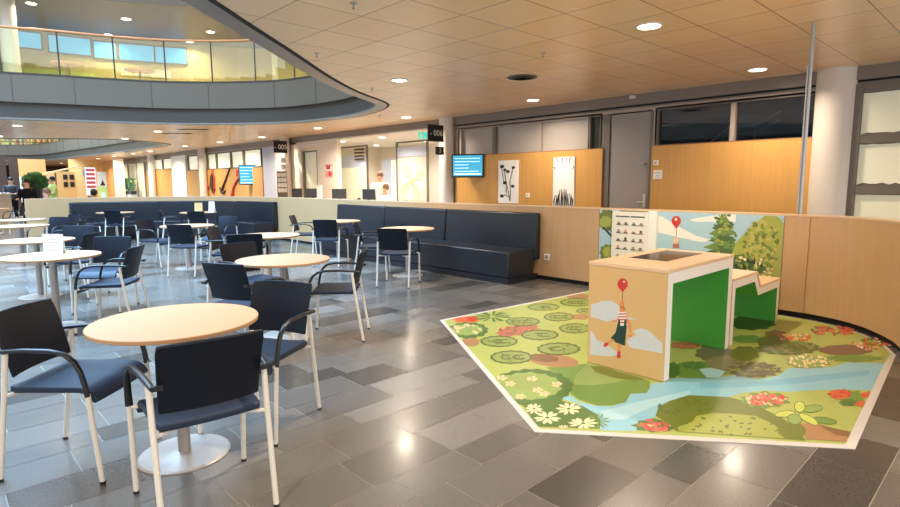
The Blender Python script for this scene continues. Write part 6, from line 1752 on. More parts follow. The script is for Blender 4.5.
# ------------------------------------------------------------------ benches
def bench(label, seatpoly, backs, plinth, name='upholstered_bench', origin=(0, 0, 0)):
    t = thing(name, label, 'bench', origin, 0, 'long upholstered benches along the low wall'); o0 = Vector(origin)
    def fin(mb, n, **k):
        mb.v = [tuple(Vector(v)-o0) for v in mb.v]; return mb.build(n, t, **k)
    fin(plinth, 'plinth'); fin(seatpoly, 'seat', bevel=.02, smooth=.6)
    for b_ in backs: fin(b_, 'backrest_panel', bevel=.025, smooth=.6)
    return t
sb = MB().box(5.92, 6.49, 5.06, 10.4, .09, .46, 'leather'); pl = MB().box(5.925, 6.6, 5.07, 10.35, 0, .088, 'leather'); bk = []
for y0, y1 in ((5.04, 6.98), (6.995, 8.7), (8.715, 10.4)):
    b_ = MB(); b_.prism([(6.48, .30), (6.625, .30), (6.625, .985), (6.53, .985)], y0, y1, 'leather', Matrix(((1, 0, 0, 0), (0, 0, 1, 0), (0, 1, 0, 0), (0, 0, 0, 1)))); bk.append(b_)
ep = MB().box(6.45, 6.63, 5.12, 5.16, .0, .5, 'leather')
bench('dark leather bench along the low oak wall, nearest to the play mat', sb, bk, pl, origin=(6.2, 8, 0))
LB = [p for p in LW if p[1] > 13.1 and p[0] > 2.8]
sb = MB(); sb.ribbon(LB, -.7, -.14, .09, .46, 'leather'); pl = MB(); pl.ribbon(LB, -.67, -.1, 0, .09, 'dark'); bk = []
cuts = [0, len(LB)//3+1, 2*len(LB)//3+1, len(LB)-1]
for i in range(3): b_ = MB(); b_.ribbon(LB[cuts[i]:cuts[i+1]+1], -.15, -.006, .3, .97, 'leather'); bk.append(b_)
bench('curved dark blue bench at the far end, below the instruments panel', sb, bk, pl, origin=(5, 16, 0))
# ------------------------------------------------------------------ play mat
M['border'] = mat('mat_border', (214, 206, 200), .5)
MP = [(3.87, 4.24), (2.47, 1.90), (3.54, .575), (5.45, .70), (5.75, .72), (6.05, .84), (6.33, 1.05), (6.48, 1.25), (6.58, 1.5), (6.62, 1.8), (6.62, 4.0)]
mt = MB(); mt.prism(MP, 0.0005, .004, 'border')
INN = [(3.885, 4.195), (2.525, 1.905), (3.562, .625), (5.43, .745), (5.75, .755), (6.05, .87), (6.33, 1.08), (6.48, 1.28), (6.57, 1.5), (6.61, 1.8), (6.61, 3.95)]
tessel([INN], .0044, pm('lime', .38), mt)
def hp(p, q): nx, ny = (q[1]-p[1]), -(q[0]-p[0]); return (nx, ny, (nx*p[0]+ny*p[1])*1000)
art(clip(MAT_ART, [hp(INN[0], INN[1]), hp(INN[1], INN[2]), hp(INN[2], INN[3]), hp(INN[-1], INN[0])] if hp(INN[0], INN[1])[0]*5+hp(INN[0], INN[1])[1]*2 < hp(INN[0], INN[1])[2]/1000 else [tuple(-t for t in hp(*e)) for e in ((INN[0], INN[1]), (INN[1], INN[2]), (INN[2], INN[3]), (INN[-1], INN[0]))]), lambda a, b, d: (a, b, d), .0047, .000003, .38, mt)
o = mt.build('play_mat'); tag(o, 'printed floor mat with river, bushes and flowers and a white border', 'mat')
# ------------------------------------------------------------------ kiosk and low step table
t = thing('play_table', 'tall arched play table with screen, tan front showing child and balloon', 'table', (4.372, 2.062, .008))
XZ = Matrix(((1, 0, 0, 0), (0, 0, 1, 0), (0, 1, 0, 0), (0, 0, 0, 1)))
def arch(mb, outer_, inner_, y0, y1, me, mi_, mo):  # white edges, coloured inside faces, outside faces
    n = len(outer_)
    for y in (y0, y1):
        mb.add([(x, y, z) for x, z in outer_]+[(x, y, z) for x, z in inner_], [(i, i+1, n+i+1, n+i) for i in range(n-1)], me)
    for i in range(n-1):
        (a, b), (c, d) = outer_[i], outer_[i+1]; mb.add([(a, y0, b), (c, y0, d), (c, y1, d), (a, y1, b)], [(0, 1, 2, 3)], mo[i])
        (a, b), (c, d) = inner_[i], inner_[i+1]; mb.add([(a, y0, b), (c, y0, d), (c, y1, d), (a, y1, b)], [(0, 1, 2, 3)], mi_)
    for (p, q) in ((outer_[0], inner_[0]), (outer_[-1], inner_[-1])): mb.add([(p[0], y0, 0), (q[0], y0, 0), (q[0], y1, 0), (p[0], y1, 0)], [(0, 1, 2, 3)], me)
mb = MB(); arch(mb, [(-.6, 0), (-.6, .785), (.6, .785), (.6, 0)], [(-.52, 0), (-.52, .705), (.52, .705), (.52, 0)], -.305, .33, 'kwhite', 'green_in', ['ktan', 'kwood', 'ktan']); mb.build('arch_body', t)
mb = MB(); mb.box(-.606, .606, -.31, .335, .785, .812, 'kwood'); mb.build('top_board', t, bevel=.003)
mb = MB(); mb.box(-.2, .47, -.1, .22, .8122, .8135, 'sign_black'); mb.box(-.185, .455, -.085, .205, .8136, .8142, 'tv_glass'); mb.build('touch_screen', t)
kp = MB(); kp.box(-.6045, -.6005, -.302, .327, .003, .783, 'ktan'); art(clip(KIOSK_ART, [(1, 0, 2366), (-1, 0, -1774), (0, 1, 780), (0, -1, -5)]), lambda a, b, d: (d, a-2.062, b), -.6049, -.00002, .45, kp); kp.build('printed_front', t)
t = thing('step_table', 'low green-lined step table with notched top behind the tall play table', 'table', (5.66, 2.07, .008))
mb = MB(); arch(mb, [(-.63, 0), (-.63, .57), (-.05, .57), (.06, .425), (.65, .425), (.65, 0)], [(-.56, 0), (-.56, .5), (-.085, .5), (.025, .355), (.585, .355), (.585, 0)], -.3, .3, 'kwhite', 'green_in', ['kwood']*5); mb.build('arch_body', t)
mb = MB(); mb.prism([(-.63, .571), (-.045, .571), (.065, .426), (.655, .426), (.655, .446), (.075, .446), (-.035, .591), (-.63, .591)], -.305, .305, 'kwood', XZ); mb.build('top_board', t)
mb = MB(); mb.box(-.52, -.18, -.1, .16, .5912, .5925, 'sign_black'); mb.box(-.5, -.2, -.08, .14, .5926, .593, 'tv_glass'); mb.build('inset_panel', t)
# ------------------------------------------------------------------ back wall at a = 9.95
BW = 9.95
mb = MB(); mb.box(BW-.02, BW+.25, -4, 42.5, 2.86, CZ+.3, 'fascia'); mb.box(BW+.02, BW+.25, -4, 10.25, 2.83, 2.86, 'dark'); mb.box(BW+.005, BW+.25, -4, 10.25, 2.79, 2.83, 'frame'); mb.box(BW, BW+.25, -4, 10.25, 2.74, 2.80, 'frame_l')
mb.box(BW, BW+.25, 18.4, 42.5, 2.80, 2.86, 'frame_l'); mb.build('trim_12', kind='structure')
mb = MB(); mb.box(BW+.12, BW+.25, 2.6, 5.06, 0, 2.08, 'plaster'); mb.box(BW+.12, BW+.25, 6.03, 10.3, 0, 2.08, 'plaster')
mb.box(BW+.0, BW+.25, 5.94, 6.14, 0, 2.74, 'frame'); mb.box(BW+.12, BW+.25, 10.25, 10.9, 0, 2.86, 'plaster'); mb.build('wall_back', kind='structure')
for i, (y0, y1, z1) in enumerate([(2.2, 5.04, 2.08), (6.06, 10.25, 2.08), (21.1, 29.5, 2.06), (31.8, 36.4, 2.2)]):
    mb = MB(); mb.box(BW-.03, BW+.1, y0, y1, 0.02, z1, 'oak_wall'); mb.box(BW-.032, BW+.1, y0-.004, y0+.012, .02, z1+.004, 'oak_edge'); mb.box(BW-.032, BW+.1, y0, y1, z1, z1+.012, 'oak_edge')
    if i == 1: mb.box(BW-.031, BW-.029, 4.18 if i == 0 else 8.1, 4.184 if i == 0 else 8.104, .02, z1, 'oak_edge')
    mb.build('wall_panel_%d' % (i+1), kind='structure')
def window(n, y0, y1, z0, z1, gm, mull, fm='frame', a=BW, w=.05):
    mb = MB(); mb.box(a+.08, a+.1, y0, y1, z0, z1, gm); mb.build('window_%d' % n, kind='structure')
    f = MB(); f.box(a, a+.14, y0-w, y0, z0-w, z1+w, fm); f.box(a, a+.14, y1, y1+w, z0-w, z1+w, fm); f.box(a, a+.14, y0, y1, z1, z1+w, fm); f.box(a, a+.14, y0, y1, z0-w, z0, fm)
    for y, ww, m_ in mull: f.box(a+.0, a+.13, y-ww/2, y+ww/2, z0, z1, m_)
    f.build('trim_%d' % (n+20), kind='structure')
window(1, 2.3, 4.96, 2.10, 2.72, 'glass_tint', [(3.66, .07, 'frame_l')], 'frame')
window(2, 6.16, 6.38, 2.10, 2.72, 'glass_green', [])
window(3, 6.46, 10.2, 2.10, 2.72, 'panel_grey', [(7.62, .02, 'frame_l'), (8.98, .09, 'frame'),(10.1,.06,'frame_l')], 'frame_l')
window(4, 21.3, 29.4, 2.12, 2.76, 'frost_lit', [(22.9, .12, 'frame'), (24.2, .1, 'frame'), (25.8, .1, 'frame'), (26.9, .1, 'frame'), (28, .1, 'frame')], 'frame')
window(5, 31.9, 36.2, 2.26, 2.76, 'frost_lit', [(33.4, .1, 'frame'), (35, .1, 'frame')], 'frame')
mb = MB(); mb.box(BW+.1, BW+.25, 19.5, 42.5, 0, 2.8, 'plaster'); mb.box(BW-.05, BW+.2, 29.6, 31.75, 0, 2.86, 'white'); mb.build('wall_back_far', kind='structure')
mb = MB(); mb.box(12.6, 12.7, 1.5, 7, 0, 2.9, 'room_dark'); mb.box(10.2, 12.7, 1.5, 6.1, 2.78, 2.86, 'room_dark'); mb.box(10.2, 12.7, 6.0, 6.1, 0, 2.86, 'room_dark'); mb.box(10.2, 12.7, 1.4, 1.5, 0, 2.86, 'room_dark'); mb.box(12.5, 12.6, 1.6, 5.9, 2.1, 2.42, 'refl_blue'); mb.build('wall_window_backing', kind='structure')  # dark box behind the window; its blue band is a painted reflection
t = thing('reflected_handrail', 'reflection of a pale stair handrail in the dark window above the oak panel, modelled behind the glass', 'handrail', (11, 4.0, 0)); mb = MB()  # reflection in the window, built as rails behind the glass
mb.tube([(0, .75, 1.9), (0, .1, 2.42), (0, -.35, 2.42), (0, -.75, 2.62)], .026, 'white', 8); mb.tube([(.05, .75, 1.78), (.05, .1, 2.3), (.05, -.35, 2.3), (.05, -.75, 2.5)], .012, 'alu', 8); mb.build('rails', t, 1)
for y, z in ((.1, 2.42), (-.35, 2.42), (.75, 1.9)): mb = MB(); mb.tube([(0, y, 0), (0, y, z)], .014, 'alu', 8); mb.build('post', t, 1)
# grey door
dr = MB(); dr.box(BW+.03, BW+.08, 5.1, 5.93, .01, 2.72, 'door'); d1 = dr.build('door_1', kind='structure')
h = MB(); h.tube([(BW+.03, 5.18, 1.05), (BW-.03, 5.18, 1.05), (BW-.03, 5.3, 1.05)], .011, 'steel', 8); h.box(BW+.015, BW+.03, 5.15, 5.21, .95, 1.2, 'steel'); h.build('door_handle', d1, .6)
h = MB(); h.tube([(BW+.03, 5.17, 1.77), (BW-.02, 5.17, 1.77), (BW-.02, 5.29, 1.77)], .016, 'alu', 8); h.build('door_latch', d1, .6)
mb = MB(); mb.box(BW, BW+.12, 5.04, 5.1, 0, 2.74, 'frame'); mb.box(BW+.0, BW+.12, 4.98, 5.04, 2.08, 2.74, 'frame_l'); mb.build('trim_40', kind='structure')
# right glazed partition with taped film (three frosted rows)
mb = MB(); a = BW+.02
for y in (1.975, .6, -.8): mb.box(a-.04, a+.08, y-.075, y+.075, 0, 2.8, 'frame')
for z in (2.74, 2.02, 1.3, .6, .02): mb.box(a-.03, a+.08, -2, 1.95, z-.06, z+.06, 'frame')
mb.build('trim_41', kind='structure')
mb = MB(); mb.box(a+.03, a+.045, -2, 1.9, .05, 2.72, 'frame'); mb.build('window_6', kind='structure')
rg = random.Random(5); mb = MB()
for z0, z1 in ((2.085, 2.675), (1.365, 1.955), (.665, 1.235)):
    for y0, y1 in ((.68, 1.895), (-.74, .515)):
        n = 16; top = [(y0+(y1-y0)*i/n, z1-.0-rg.random()*.012) for i in range(n+1)]; bot = [(y1-(y1-y0)*i/n, z0+.03*math.sin(i*1.3)**2+rg.random()*.015) for i in range(n+1)]
        poly = bot[::-1][::-1]+top; mb.prism([(y, z) for y, z in (bot+top)], a+.022, a+.029, 'frost', Matrix(((0, 0, 1, 0), (1, 0, 0, 0), (0, 1, 0, 0), (0, 0, 0, 1))))
mb.build('trim_42', kind='structure')
# columns
for i, (x, y, r_) in enumerate([(10.02, 2.235, .265), (9.86, 10.5, .19), (9.75, 18.85, .17), (9.75, 26.9, .17), (9.75, 34.6, .2)]):
    mb = MB(); mb.lathe([(r_, 0), (r_, CZ)], 'column', (x, y, 0), 40); mb.build('column_%d' % (i+1), kind='structure', smooth=.8)
# thin steel pole on the low wall
t = thing('steel_pole', 'thin grey steel pole rising from the low oak wall to the ceiling', 'pole', (6.83, 1.77, 0))
mb = MB(); mb.tube([(0, 0, 0.02), (0, 0, CZ-.01)], .019, 'alu', 12); mb.build('tube', t, .8); mb = MB(); mb.lathe([(.045, 0), (.045, .02)], 'steel', n=16); mb.build('base_flange', t, .8)
mb = MB(); mb.tube([(-.025, .02, 1.1), (-.025, .02, 2.62)], .007, 'alu', 8); mb.build('side_conduit', t, .8)
# ------------------------------------------------------------------ signs, screens, pictures
def wall_thing(name, label, cat, loc, rz, group=None): return thing(name, label, cat, loc, rz, group)   # local frame: face towards -y, x = viewer's right
def sign(label, loc, w, h, rz, parts, txt=None, ts=.2, tm='sign_white', bm_='sign_black', name='hanging_sign', cat='sign', th=.03):
    t = thing(name, label, cat, loc, rz); mb = MB(); mb.box(-w/2, w/2, 0, th, 0, h, bm_); mb.build('panel', t, bevel=.003)
    if txt:
        mb = MB()
        for s, x, z, size in txt: text_mesh(s, size, tm, Matrix.Translation((x, -.003, z)) @ Matrix.Rotation(PI/2, 4, 'X'), mb)
        mb.build('lettering', t)
    return t
sign('black hanging sign reading 006 on the column beside the oak panel with pictures', (9.27, 10.25, 2.42), .5, .40, 0, None, [('- 006', .01, .2, .2)])
sign('small black sign with a white 3, below the 006 sign', (9.40, 10.25, 2.11), .26, .19, 0, None, [('3', 0, .095, .15)])
sign('black hanging sign reading 005 over the counters further back', (9.40, 18.5, 2.49), .5, .42, 0, None, [('- 005', .01, .2, .23)])
for i, z in enumerate((2.14, 1.9)):
    t = sign('small white square sign, %s of two below the 005 sign' % ('upper', 'lower')[i], (9.5, 18.5, z), .22, .2, 0, None, [('4' if i else '5', .03, .1, .13)], tm='sign_black', bm_='paper', name='number_sign')
t = thing('leaflet_rack', 'tall grid rack of white leaflets below the 005 sign', 'rack', (9.42, 18.5, 1.1)); mb = MB()
for i in range(3):
    for j in range(4): mb.box(-.17+i*.115, -.07+i*.115, 0, .02, .02+j*.18, .16+j*.18, 'paper')
mb.build('leaflets', t); mb = MB(); mb.box(-.19, .19, .02, .035, -1.09, .76, 'frame'); mb.build('back_panel', t)
t = sign('glowing green emergency exit sign above the glass screen', (10.04, 11.6, 2.61), .32, .17, 0, None, name='exit_sign', bm_='exit')
mb = MB(); mb.tube([(0, -.004, .12), (-.01, -.004, .08), (-.04, -.004, .03)], .008, 'paper', 6); mb.tube([(-.01, -.004, .08), (.03, -.004, .03)], .008, 'paper', 6); mb.box(-.11, -.06, -.005, -.002, .03, .14, 'paper'); mb.build('running_figure', t)
mb = MB(); mb.box(-.005, .005, .01, .02, .17, .28, 'alu'); mb.build('hanger', t)
def tv(label, loc, rz, w, h, arm, name='wall_screen', rows=5):
    t = thing(name, label, 'screen', loc, rz); mb = MB(); mb.box(-w/2, w/2, 0, .06, -h/2, h/2, 'black_plastic'); mb.build('housing', t, bevel=.012)
    mb = MB(); mb.box(-w/2+.035, w/2-.035, -.004, .002, -h/2+.04, h/2-.035, 'screen'); mb.build('display', t)
    mb = MB(); rr = random.Random(2)
    for i in range(rows):
        z = h/2-.1-i*(h-.18)/rows; l_ = w*.8*rr.uniform(.5, 1); mb.box(-w*.4, -w*.4+l_, -.006, -.0045, z-.012, z, 'screen_text')
    mb.box(-w*.42, w*.42, -.006, -.0045, -h/2+.07, -h/2+.1, 'screen_text')
    mb.build('display_text', t); mb = MB(); mb.box(-.05, .05, .06, arm, -.05, .05, 'black_plastic'); mb.build('wall_bracket', t); return t
tv('cyan information screen on a wall bracket beside the black flower picture', (9.68, 9.58, 1.83), -PI/2+.5, .8, .56, .2)
tv('bright blue portrait screen on the far oak panel with the instruments', (9.8, 22.1, 1.78), -PI/2+.9, .78, .8, .1)
def picture(name, label, y0, y1, z0, z1, kind):
    t = thing(name, label, 'picture', (BW-.03, (y0+y1)/2, z0)); w = (y1-y0)/2; h = z1-z0; mb = MB(); mb.box(-.035, 0, -w, w, 0, h, 'paper'); mb.build('canvas', t, bevel=.003); mb = MB()
    X = -.0365; rr = random.Random(9)
    def st(pts, r): mb.tube([(X, -p[0]*w, p[1]*h) for p in pts], r, 'sign_black', 6, sx=1)
    if kind == 0:
        for pts in ([(.3, .05), (.15, .25), (-.05, .42), (-.2, .6), (-.3, .8)], [(.3, .05), (.35, .3), (.25, .5), (.45, .7), (.55, .82)], [(-.1, .25), (-.05, .42), (-.35, .5), (-.5, .7), (-.6, .85)], [(.25, .15), (-.2, .2), (-.5, .16)]): st([(a_-.05, b_) for a_, b_ in pts], .009)
        for x, y, r_ in ((-.6, .86, .07), (-.3, .78, .055), (.55, .83, .055), (.0, .74, .06), (-.3, .48, .065), (.5, .4, .06), (-.6, .17, .065)):
            mb.prism([(-x*w+r_*1.1*math.cos(q*PI/5)*(1 if q % 2 else .7), y*h+r_*.6*math.sin(q*PI/5)) for q in range(10)], X-.002, X+.001, 'sign_black', Matrix(((0, 0, 1, 0), (1, 0, 0, 0), (0, 1, 0, 0), (0, 0, 0, 1))))
    else:
        for i in range(11):
            x = -.85+i*.17; hh = .36-.5*abs(x*.3)+rr.uniform(-.05, .05); st([(x, .01), (x+rr.uniform(-.08, .08), hh*.5), (x*.85, hh)], [.014, .016, .005])
        for x, l_ in ((-.7, .1), (-.15, .13), (.3, .1), (.6, .16)): st([(x, .99), (x*.8, .99-l_)], [.012, .004])
        for s in (-1, 1): st([(s*.95, .8), (s*.75, .74)], [.012, .004])
    mb.build('ink_drawing', t)
picture('wall_picture', 'tall white canvas with black flowering branch, on the oak panel by the screen', 8.19, 8.78, .95, 1.93, 0)
picture('wall_picture', 'tall white canvas with black reeds along its bottom, near the grey door', 6.69, 7.22, .93, 1.95, 1)
def small_box(name, label, cat, x, y0, y1, z0, z1, m, d=.02, p='cover_plate', g=None):
    t = thing(name, label, cat, (x, (y0+y1)/2, z0), 0, g); mb = MB(); w = (y1-y0)/2; mb.box(-d, 0, -w, w, 0, z1-z0, m); mb.build(p, t, bevel=.002); return t
t = small_box('light_switch', 'small square white switch on the oak panel beside the grey door', 'switch', BW-.032, 4.9, 4.99, 1.73, 1.82, 'paper'); mb = MB(); mb.box(-.025, -.018, -.02, .02, .025, .065, 'frame_l'); mb.build('rocker', t)
t = small_box('wall_notice', 'white paper notice below the light switch', 'notice', BW-.032, 4.82, 4.99, 1.48, 1.64, 'paper', .004, 'sheet'); mb = MB()
for i in range(4): mb.box(-.0055, -.004, -.06, .06-.02*i % .03, .03+i*.03, .035+i*.03, 'frame')
mb.build('printed_lines', t)
t = small_box('wall_socket', 'small white socket on the oak panel between the two canvases', 'socket', BW-.032, 7.87, 7.97, 1.1, 1.19, 'paper'); mb = MB(); mb.lathe([(.022, 0), (.022, .002)], 'frame_l', n=12); mb.v = [(-.022-v[2], v[0], v[1]+.045) for v in mb.v]; mb.build('socket_face', t)
t = thing('smoke_detector', 'small white sensor on the taupe fascia above the grey door', 'sensor', (BW-.02, 5.45, 3.0)); mb = MB(); mb.box(-.06, 0, -.05, .05, -.02, .03, 'paper'); mb.build('housing', t, bevel=.006); mb = MB(); mb.box(-.075, -.06, -.02, .02, -.01, .015, 'frame_l'); mb.build('lens', t)
# instruments hung on far oak panel
def inst(name, label, y, z, fn): t = thing(name, label, 'wall decoration', (BW-.06, y, z), 0, None); fn(t)
def i1(t):
    mb = MB(); mb.tube([(0, .25*math.cos(q*PI/6)*.7, .25*math.sin(q*PI/6)*.5+.2) for q in range(13)], .035, 'brown_d', 8); mb.build('loop', t, .8); mb = MB(); mb.tube([(0, -.15, .15), (0, -.5, -.25)], .05, 'redp', 8); mb.build('horn', t, .8)
def i2(t):
    mb = MB(); mb.tube([(0, .0, .55), (0, .12, .2), (0, .14, -.2), (0, .05, -.5)], [.03, .09, .12, .04], 'brown_d', 10); mb.build('body', t, .8); mb = MB(); mb.tube([(0, 0, .55), (0, -.15, .2), (0, -.14, -.3), (0, .05, -.5)], .04, 'redp', 8); mb.build('bow', t, .8)
def i3(t):
    mb = MB(); mb.tube([(0, -.75, .65), (0, .3, -.35)], [.03, .05], 'brown_d', 8); mb.build('shaft', t, .8); mb = MB(); mb.tube([(0, .45, -.2), (0, .3, -.4), (0, .05, -.42), (0, -.15, -.3)], [.04, .07, .05, .02], 'brown_d', 8); mb.build('head', t, .8)
def i4(t):
    mb = MB(); mb.tube([(0, -.6, .25), (0, -.2, .1), (0, .2, -.2), (0, .35, -.55)], [.07, .05, .05, .08], 'redp', 8); mb.build('body', t, .8); mb = MB(); mb.tube([(0, -.25, .3), (0, -.3, .55), (0, -.5, .5)], .05, 'red', 8); mb.build('handle', t, .8)
inst('wall_sculpture', 'dark looped horn sculpture on the oak panel, leftmost of the row of sculptures', 27.2, 1.45, i1)
inst('wall_sculpture', 'upright dark bow shaped sculpture just right of the thin white column', 26.1, 1.5, i2)
inst('wall_sculpture', 'long diagonal dark axe shaped sculpture in the middle of the oak panel', 24.9, 1.45, i3)
inst('wall_sculpture', 'curved red sculpture beside the bright blue portrait screen', 23.7, 1.45, i4)
# ------------------------------------------------------------------ reception behind the low wall
mb = MB()
mb.box(BW, BW+.15, 15.75, 17.0, 0, 2.86, 'plaster'); mb.box(BW, BW+.15, 18.05, 19.4, 0, 2.86, 'plaster'); mb.box(BW, BW+.15, 17.0, 18.05, 2.62, 2.86, 'plaster')
mb.box(14.3, 14.45, 10.8, 20, 0, 3, 'plaster'); mb.box(BW+.1, 14.4, 10.75, 10.9, 0, 3, 'plaster'); mb.box(BW+.15, 14.4, 19.4, 19.5, 0, 3, 'plaster'); mb.build('wall_reception', kind='structure')
mb = MB(); mb.box(BW, 14.4, 10.8, 19.45, 2.87, 2.95, 'pale_ceiling'); mb.build('ceiling_reception', kind='structure')
window(7, 17.08, 17.97, .1, 2.5, 'frost', [], 'frame', BW+.02)
mb = MB(); mb.box(BW-.02, BW+.0, 19.45, 20.0, 0, 2.86, 'plaster'); mb.box(BW-.01, BW+.1, 20.02, 21.08, 0, 2.8, 'lav'); mb.build('door_2', kind='structure')
t = thing('wall_poster', 'pink and white poster on the white reception pier', 'poster', (BW-.002, 16.27, 1.62)); mb = MB(); mb.box(-.006, 0, -.22, .22, 0, .42, 'pinkp'); mb.build('sheet', t)
mb = MB(); mb.box(-.008, -.006, -.2, .2, .22, .36, 'paper'); mb.box(-.009, -.006, -.16, .02, .05, .18, 'redp'); mb.box(-.009, -.006, -.1, .15, .26, .4, 'redp'); mb.build('printed_blocks', t)
# interior glass screens
def screen(n, a, y0, y1, parts, ztop=2.8):
    f = MB()
    for y in (y0, y1): f.box(a-.03, a+.03, y-.03, y+.03, 0, ztop, 'frame')
    f.box(a-.03, a+.03, y0, y1, ztop-.05, ztop, 'frame'); f.build('trim_%d' % (50+n), kind='structure')
    g = MB(); g.box(a-.006, a+.006, y0, y1, 0, ztop-.05, 'glass'); g.build('window_%d' % (20+n), kind='structure')
    t = MB()
    for (b0, b1, z0, z1, m) in parts: t.box(a-.012, a-.008, b0, b1, z0, z1, m)
    if parts: t.build('trim_%d' % (60+n), kind='structure')
screen(1, 12, 17.0, 19.0, [(17.05, 18.95, .05, 2.0, 'frost'), (17.05, 18.95, 2.0, 2.45, 'lav')])
screen(2, 12, 13.68, 15.25, [(13.7, 15.22, 2.3, 2.62, 'lav')])
t = sign('dark departures style board behind the reception glass', (11.9, 17.35, 2.18), .02, .02, 0, None, name='row_board'); mb = MB()
for i in range(4): mb.box(-.01, 0, -.32, .3, .08+i*.12, .14+i*.12, 'brown_d')
mb.build('board_rows', t)
t = thing('flower_film', 'white blossom print with yellow centre on the reception glass', 'wall decoration', (11.985, 14.46, .85)); mb = MB(); mb.box(-.004, 0, -.75, .75, 0, 1.42, 'film'); mb.build('film', t)
mb = MB(); F_ = Matrix(((0, 0, 1, 0), (1, 0, 0, 0), (0, 1, 0, 0), (0, 0, 0, 1)))
for i in range(8):
    a_ = i*PI/4+.2; c_, s_ = math.cos(a_), math.sin(a_); q = [(0, 0), (.35, .16), (.66, .1), (.7, 0), (.62, -.1), (.34, -.14)]
    mb.prism([(x*c_-y*s_, x*s_*.95+y*c_+.6) for x, y in q], -.007, -.0045, 'petal' if i % 2 else 'plaster', F_)
mb.lathe([(.11, 0), (.11, .002)], 'limep', n=12); mb.v[-24:] = [(-.009-v[2], v[0], v[1]+.6) for v in mb.v[-24:]]; mb.build('blossom', t)
mb = MB(); mb.box(12.6, 12.64, 15.4, 16.9, 0, 2.3, 'lav'); mb.box(12.55, 12.6, 15.75, 16.3, .3, 2.25, 'frost_lit'); mb.build('door_3', kind='structure')
t = thing('reception_desk', 'long pale reception desk behind the low oak wall', 'desk', (9.2, 14.9, 0)); mb = MB(); mb.box(-.1, .65, -2.7, 2.7, .72, .76, 'oak_cap'); mb.build('worktop', t, bevel=.004); mb = MB(); mb.box(-.08, -.04, -2.65, 2.65, 0, .72, 'oak_low'); mb.build('front_panel', t)
for y in (-2.6, 0, 2.6): mb = MB(); mb.box(-.04, .6, y-.02, y+.02, 0, .72, 'white'); mb.build('side_panel', t)
def monitor(label, y, w=.5, rz=0):
    t = thing('desk_monitor', label, 'monitor', (9.35, y, .76), rz, 'monitors on the reception desk'); mb = MB(); mb.box(-.02, .02, -w/2, w/2, .2, .5, 'monitor'); mb.build('housing', t, bevel=.006)
    mb = MB(); mb.box(.0, .03, -.03, .03, 0, .2, 'black_plastic'); mb.box(-.08, .1, -.1, .1, 0, .012, 'black_plastic'); mb.build('stand', t); mb = MB(); mb.box(.02, .022, -w/2+.02, w/2-.02, .22, .48, 'glass_dark'); mb.build('display', t)
monitor('desk monitor below the narrow frosted door', 16.35, .42, .5); monitor('desk monitor under the pink poster', 14.75, .46, .6); monitor('desk monitor beside the standing receptionist', 13.2, .44, .3); monitor('desk monitor at the far left end of the desk, by the leaflet rack', 17.35, .34, .8)
t = thing('brochure_stand', 'white brochure stand between two desk monitors', 'stand', (9.32, 15.85, .76)); mb = MB(); mb.box(-.02, .02, -.13, .13, 0, .6, 'white'); mb.build('panel', t); mb = MB(); mb.box(-.1, .1, -.14, .14, 0, .02, 'white'); mb.build('base', t)
for i, (y, r_, h_, c, lb) in enumerate([(14.1, .05, .16, 'paper', 'white mug on the reception desk'), (13.85, .06, .2, 'brown_d', 'brown pot on the reception desk'), (13.65, .05, .24, 'sign_black', 'dark pen holder on the reception desk')]):
    t = thing('desk_pot', lb, 'pot', (9.32, y, .76)); mb = MB(); mb.lathe([(r_*.8, 0), (r_, h_*.9), (r_, h_), (r_*.85, h_), (r_*.7, .01)], c, n=14, top=False); mb.build('body', t, .8); mb = MB(); mb.tube([(0, -r_, h_*.7), (0, -r_*1.7, h_*.6), (0, -r_*1.6, h_*.35), (0, -r_*.9, h_*.25)], .009, c, 6); mb.build('handle', t, .8)
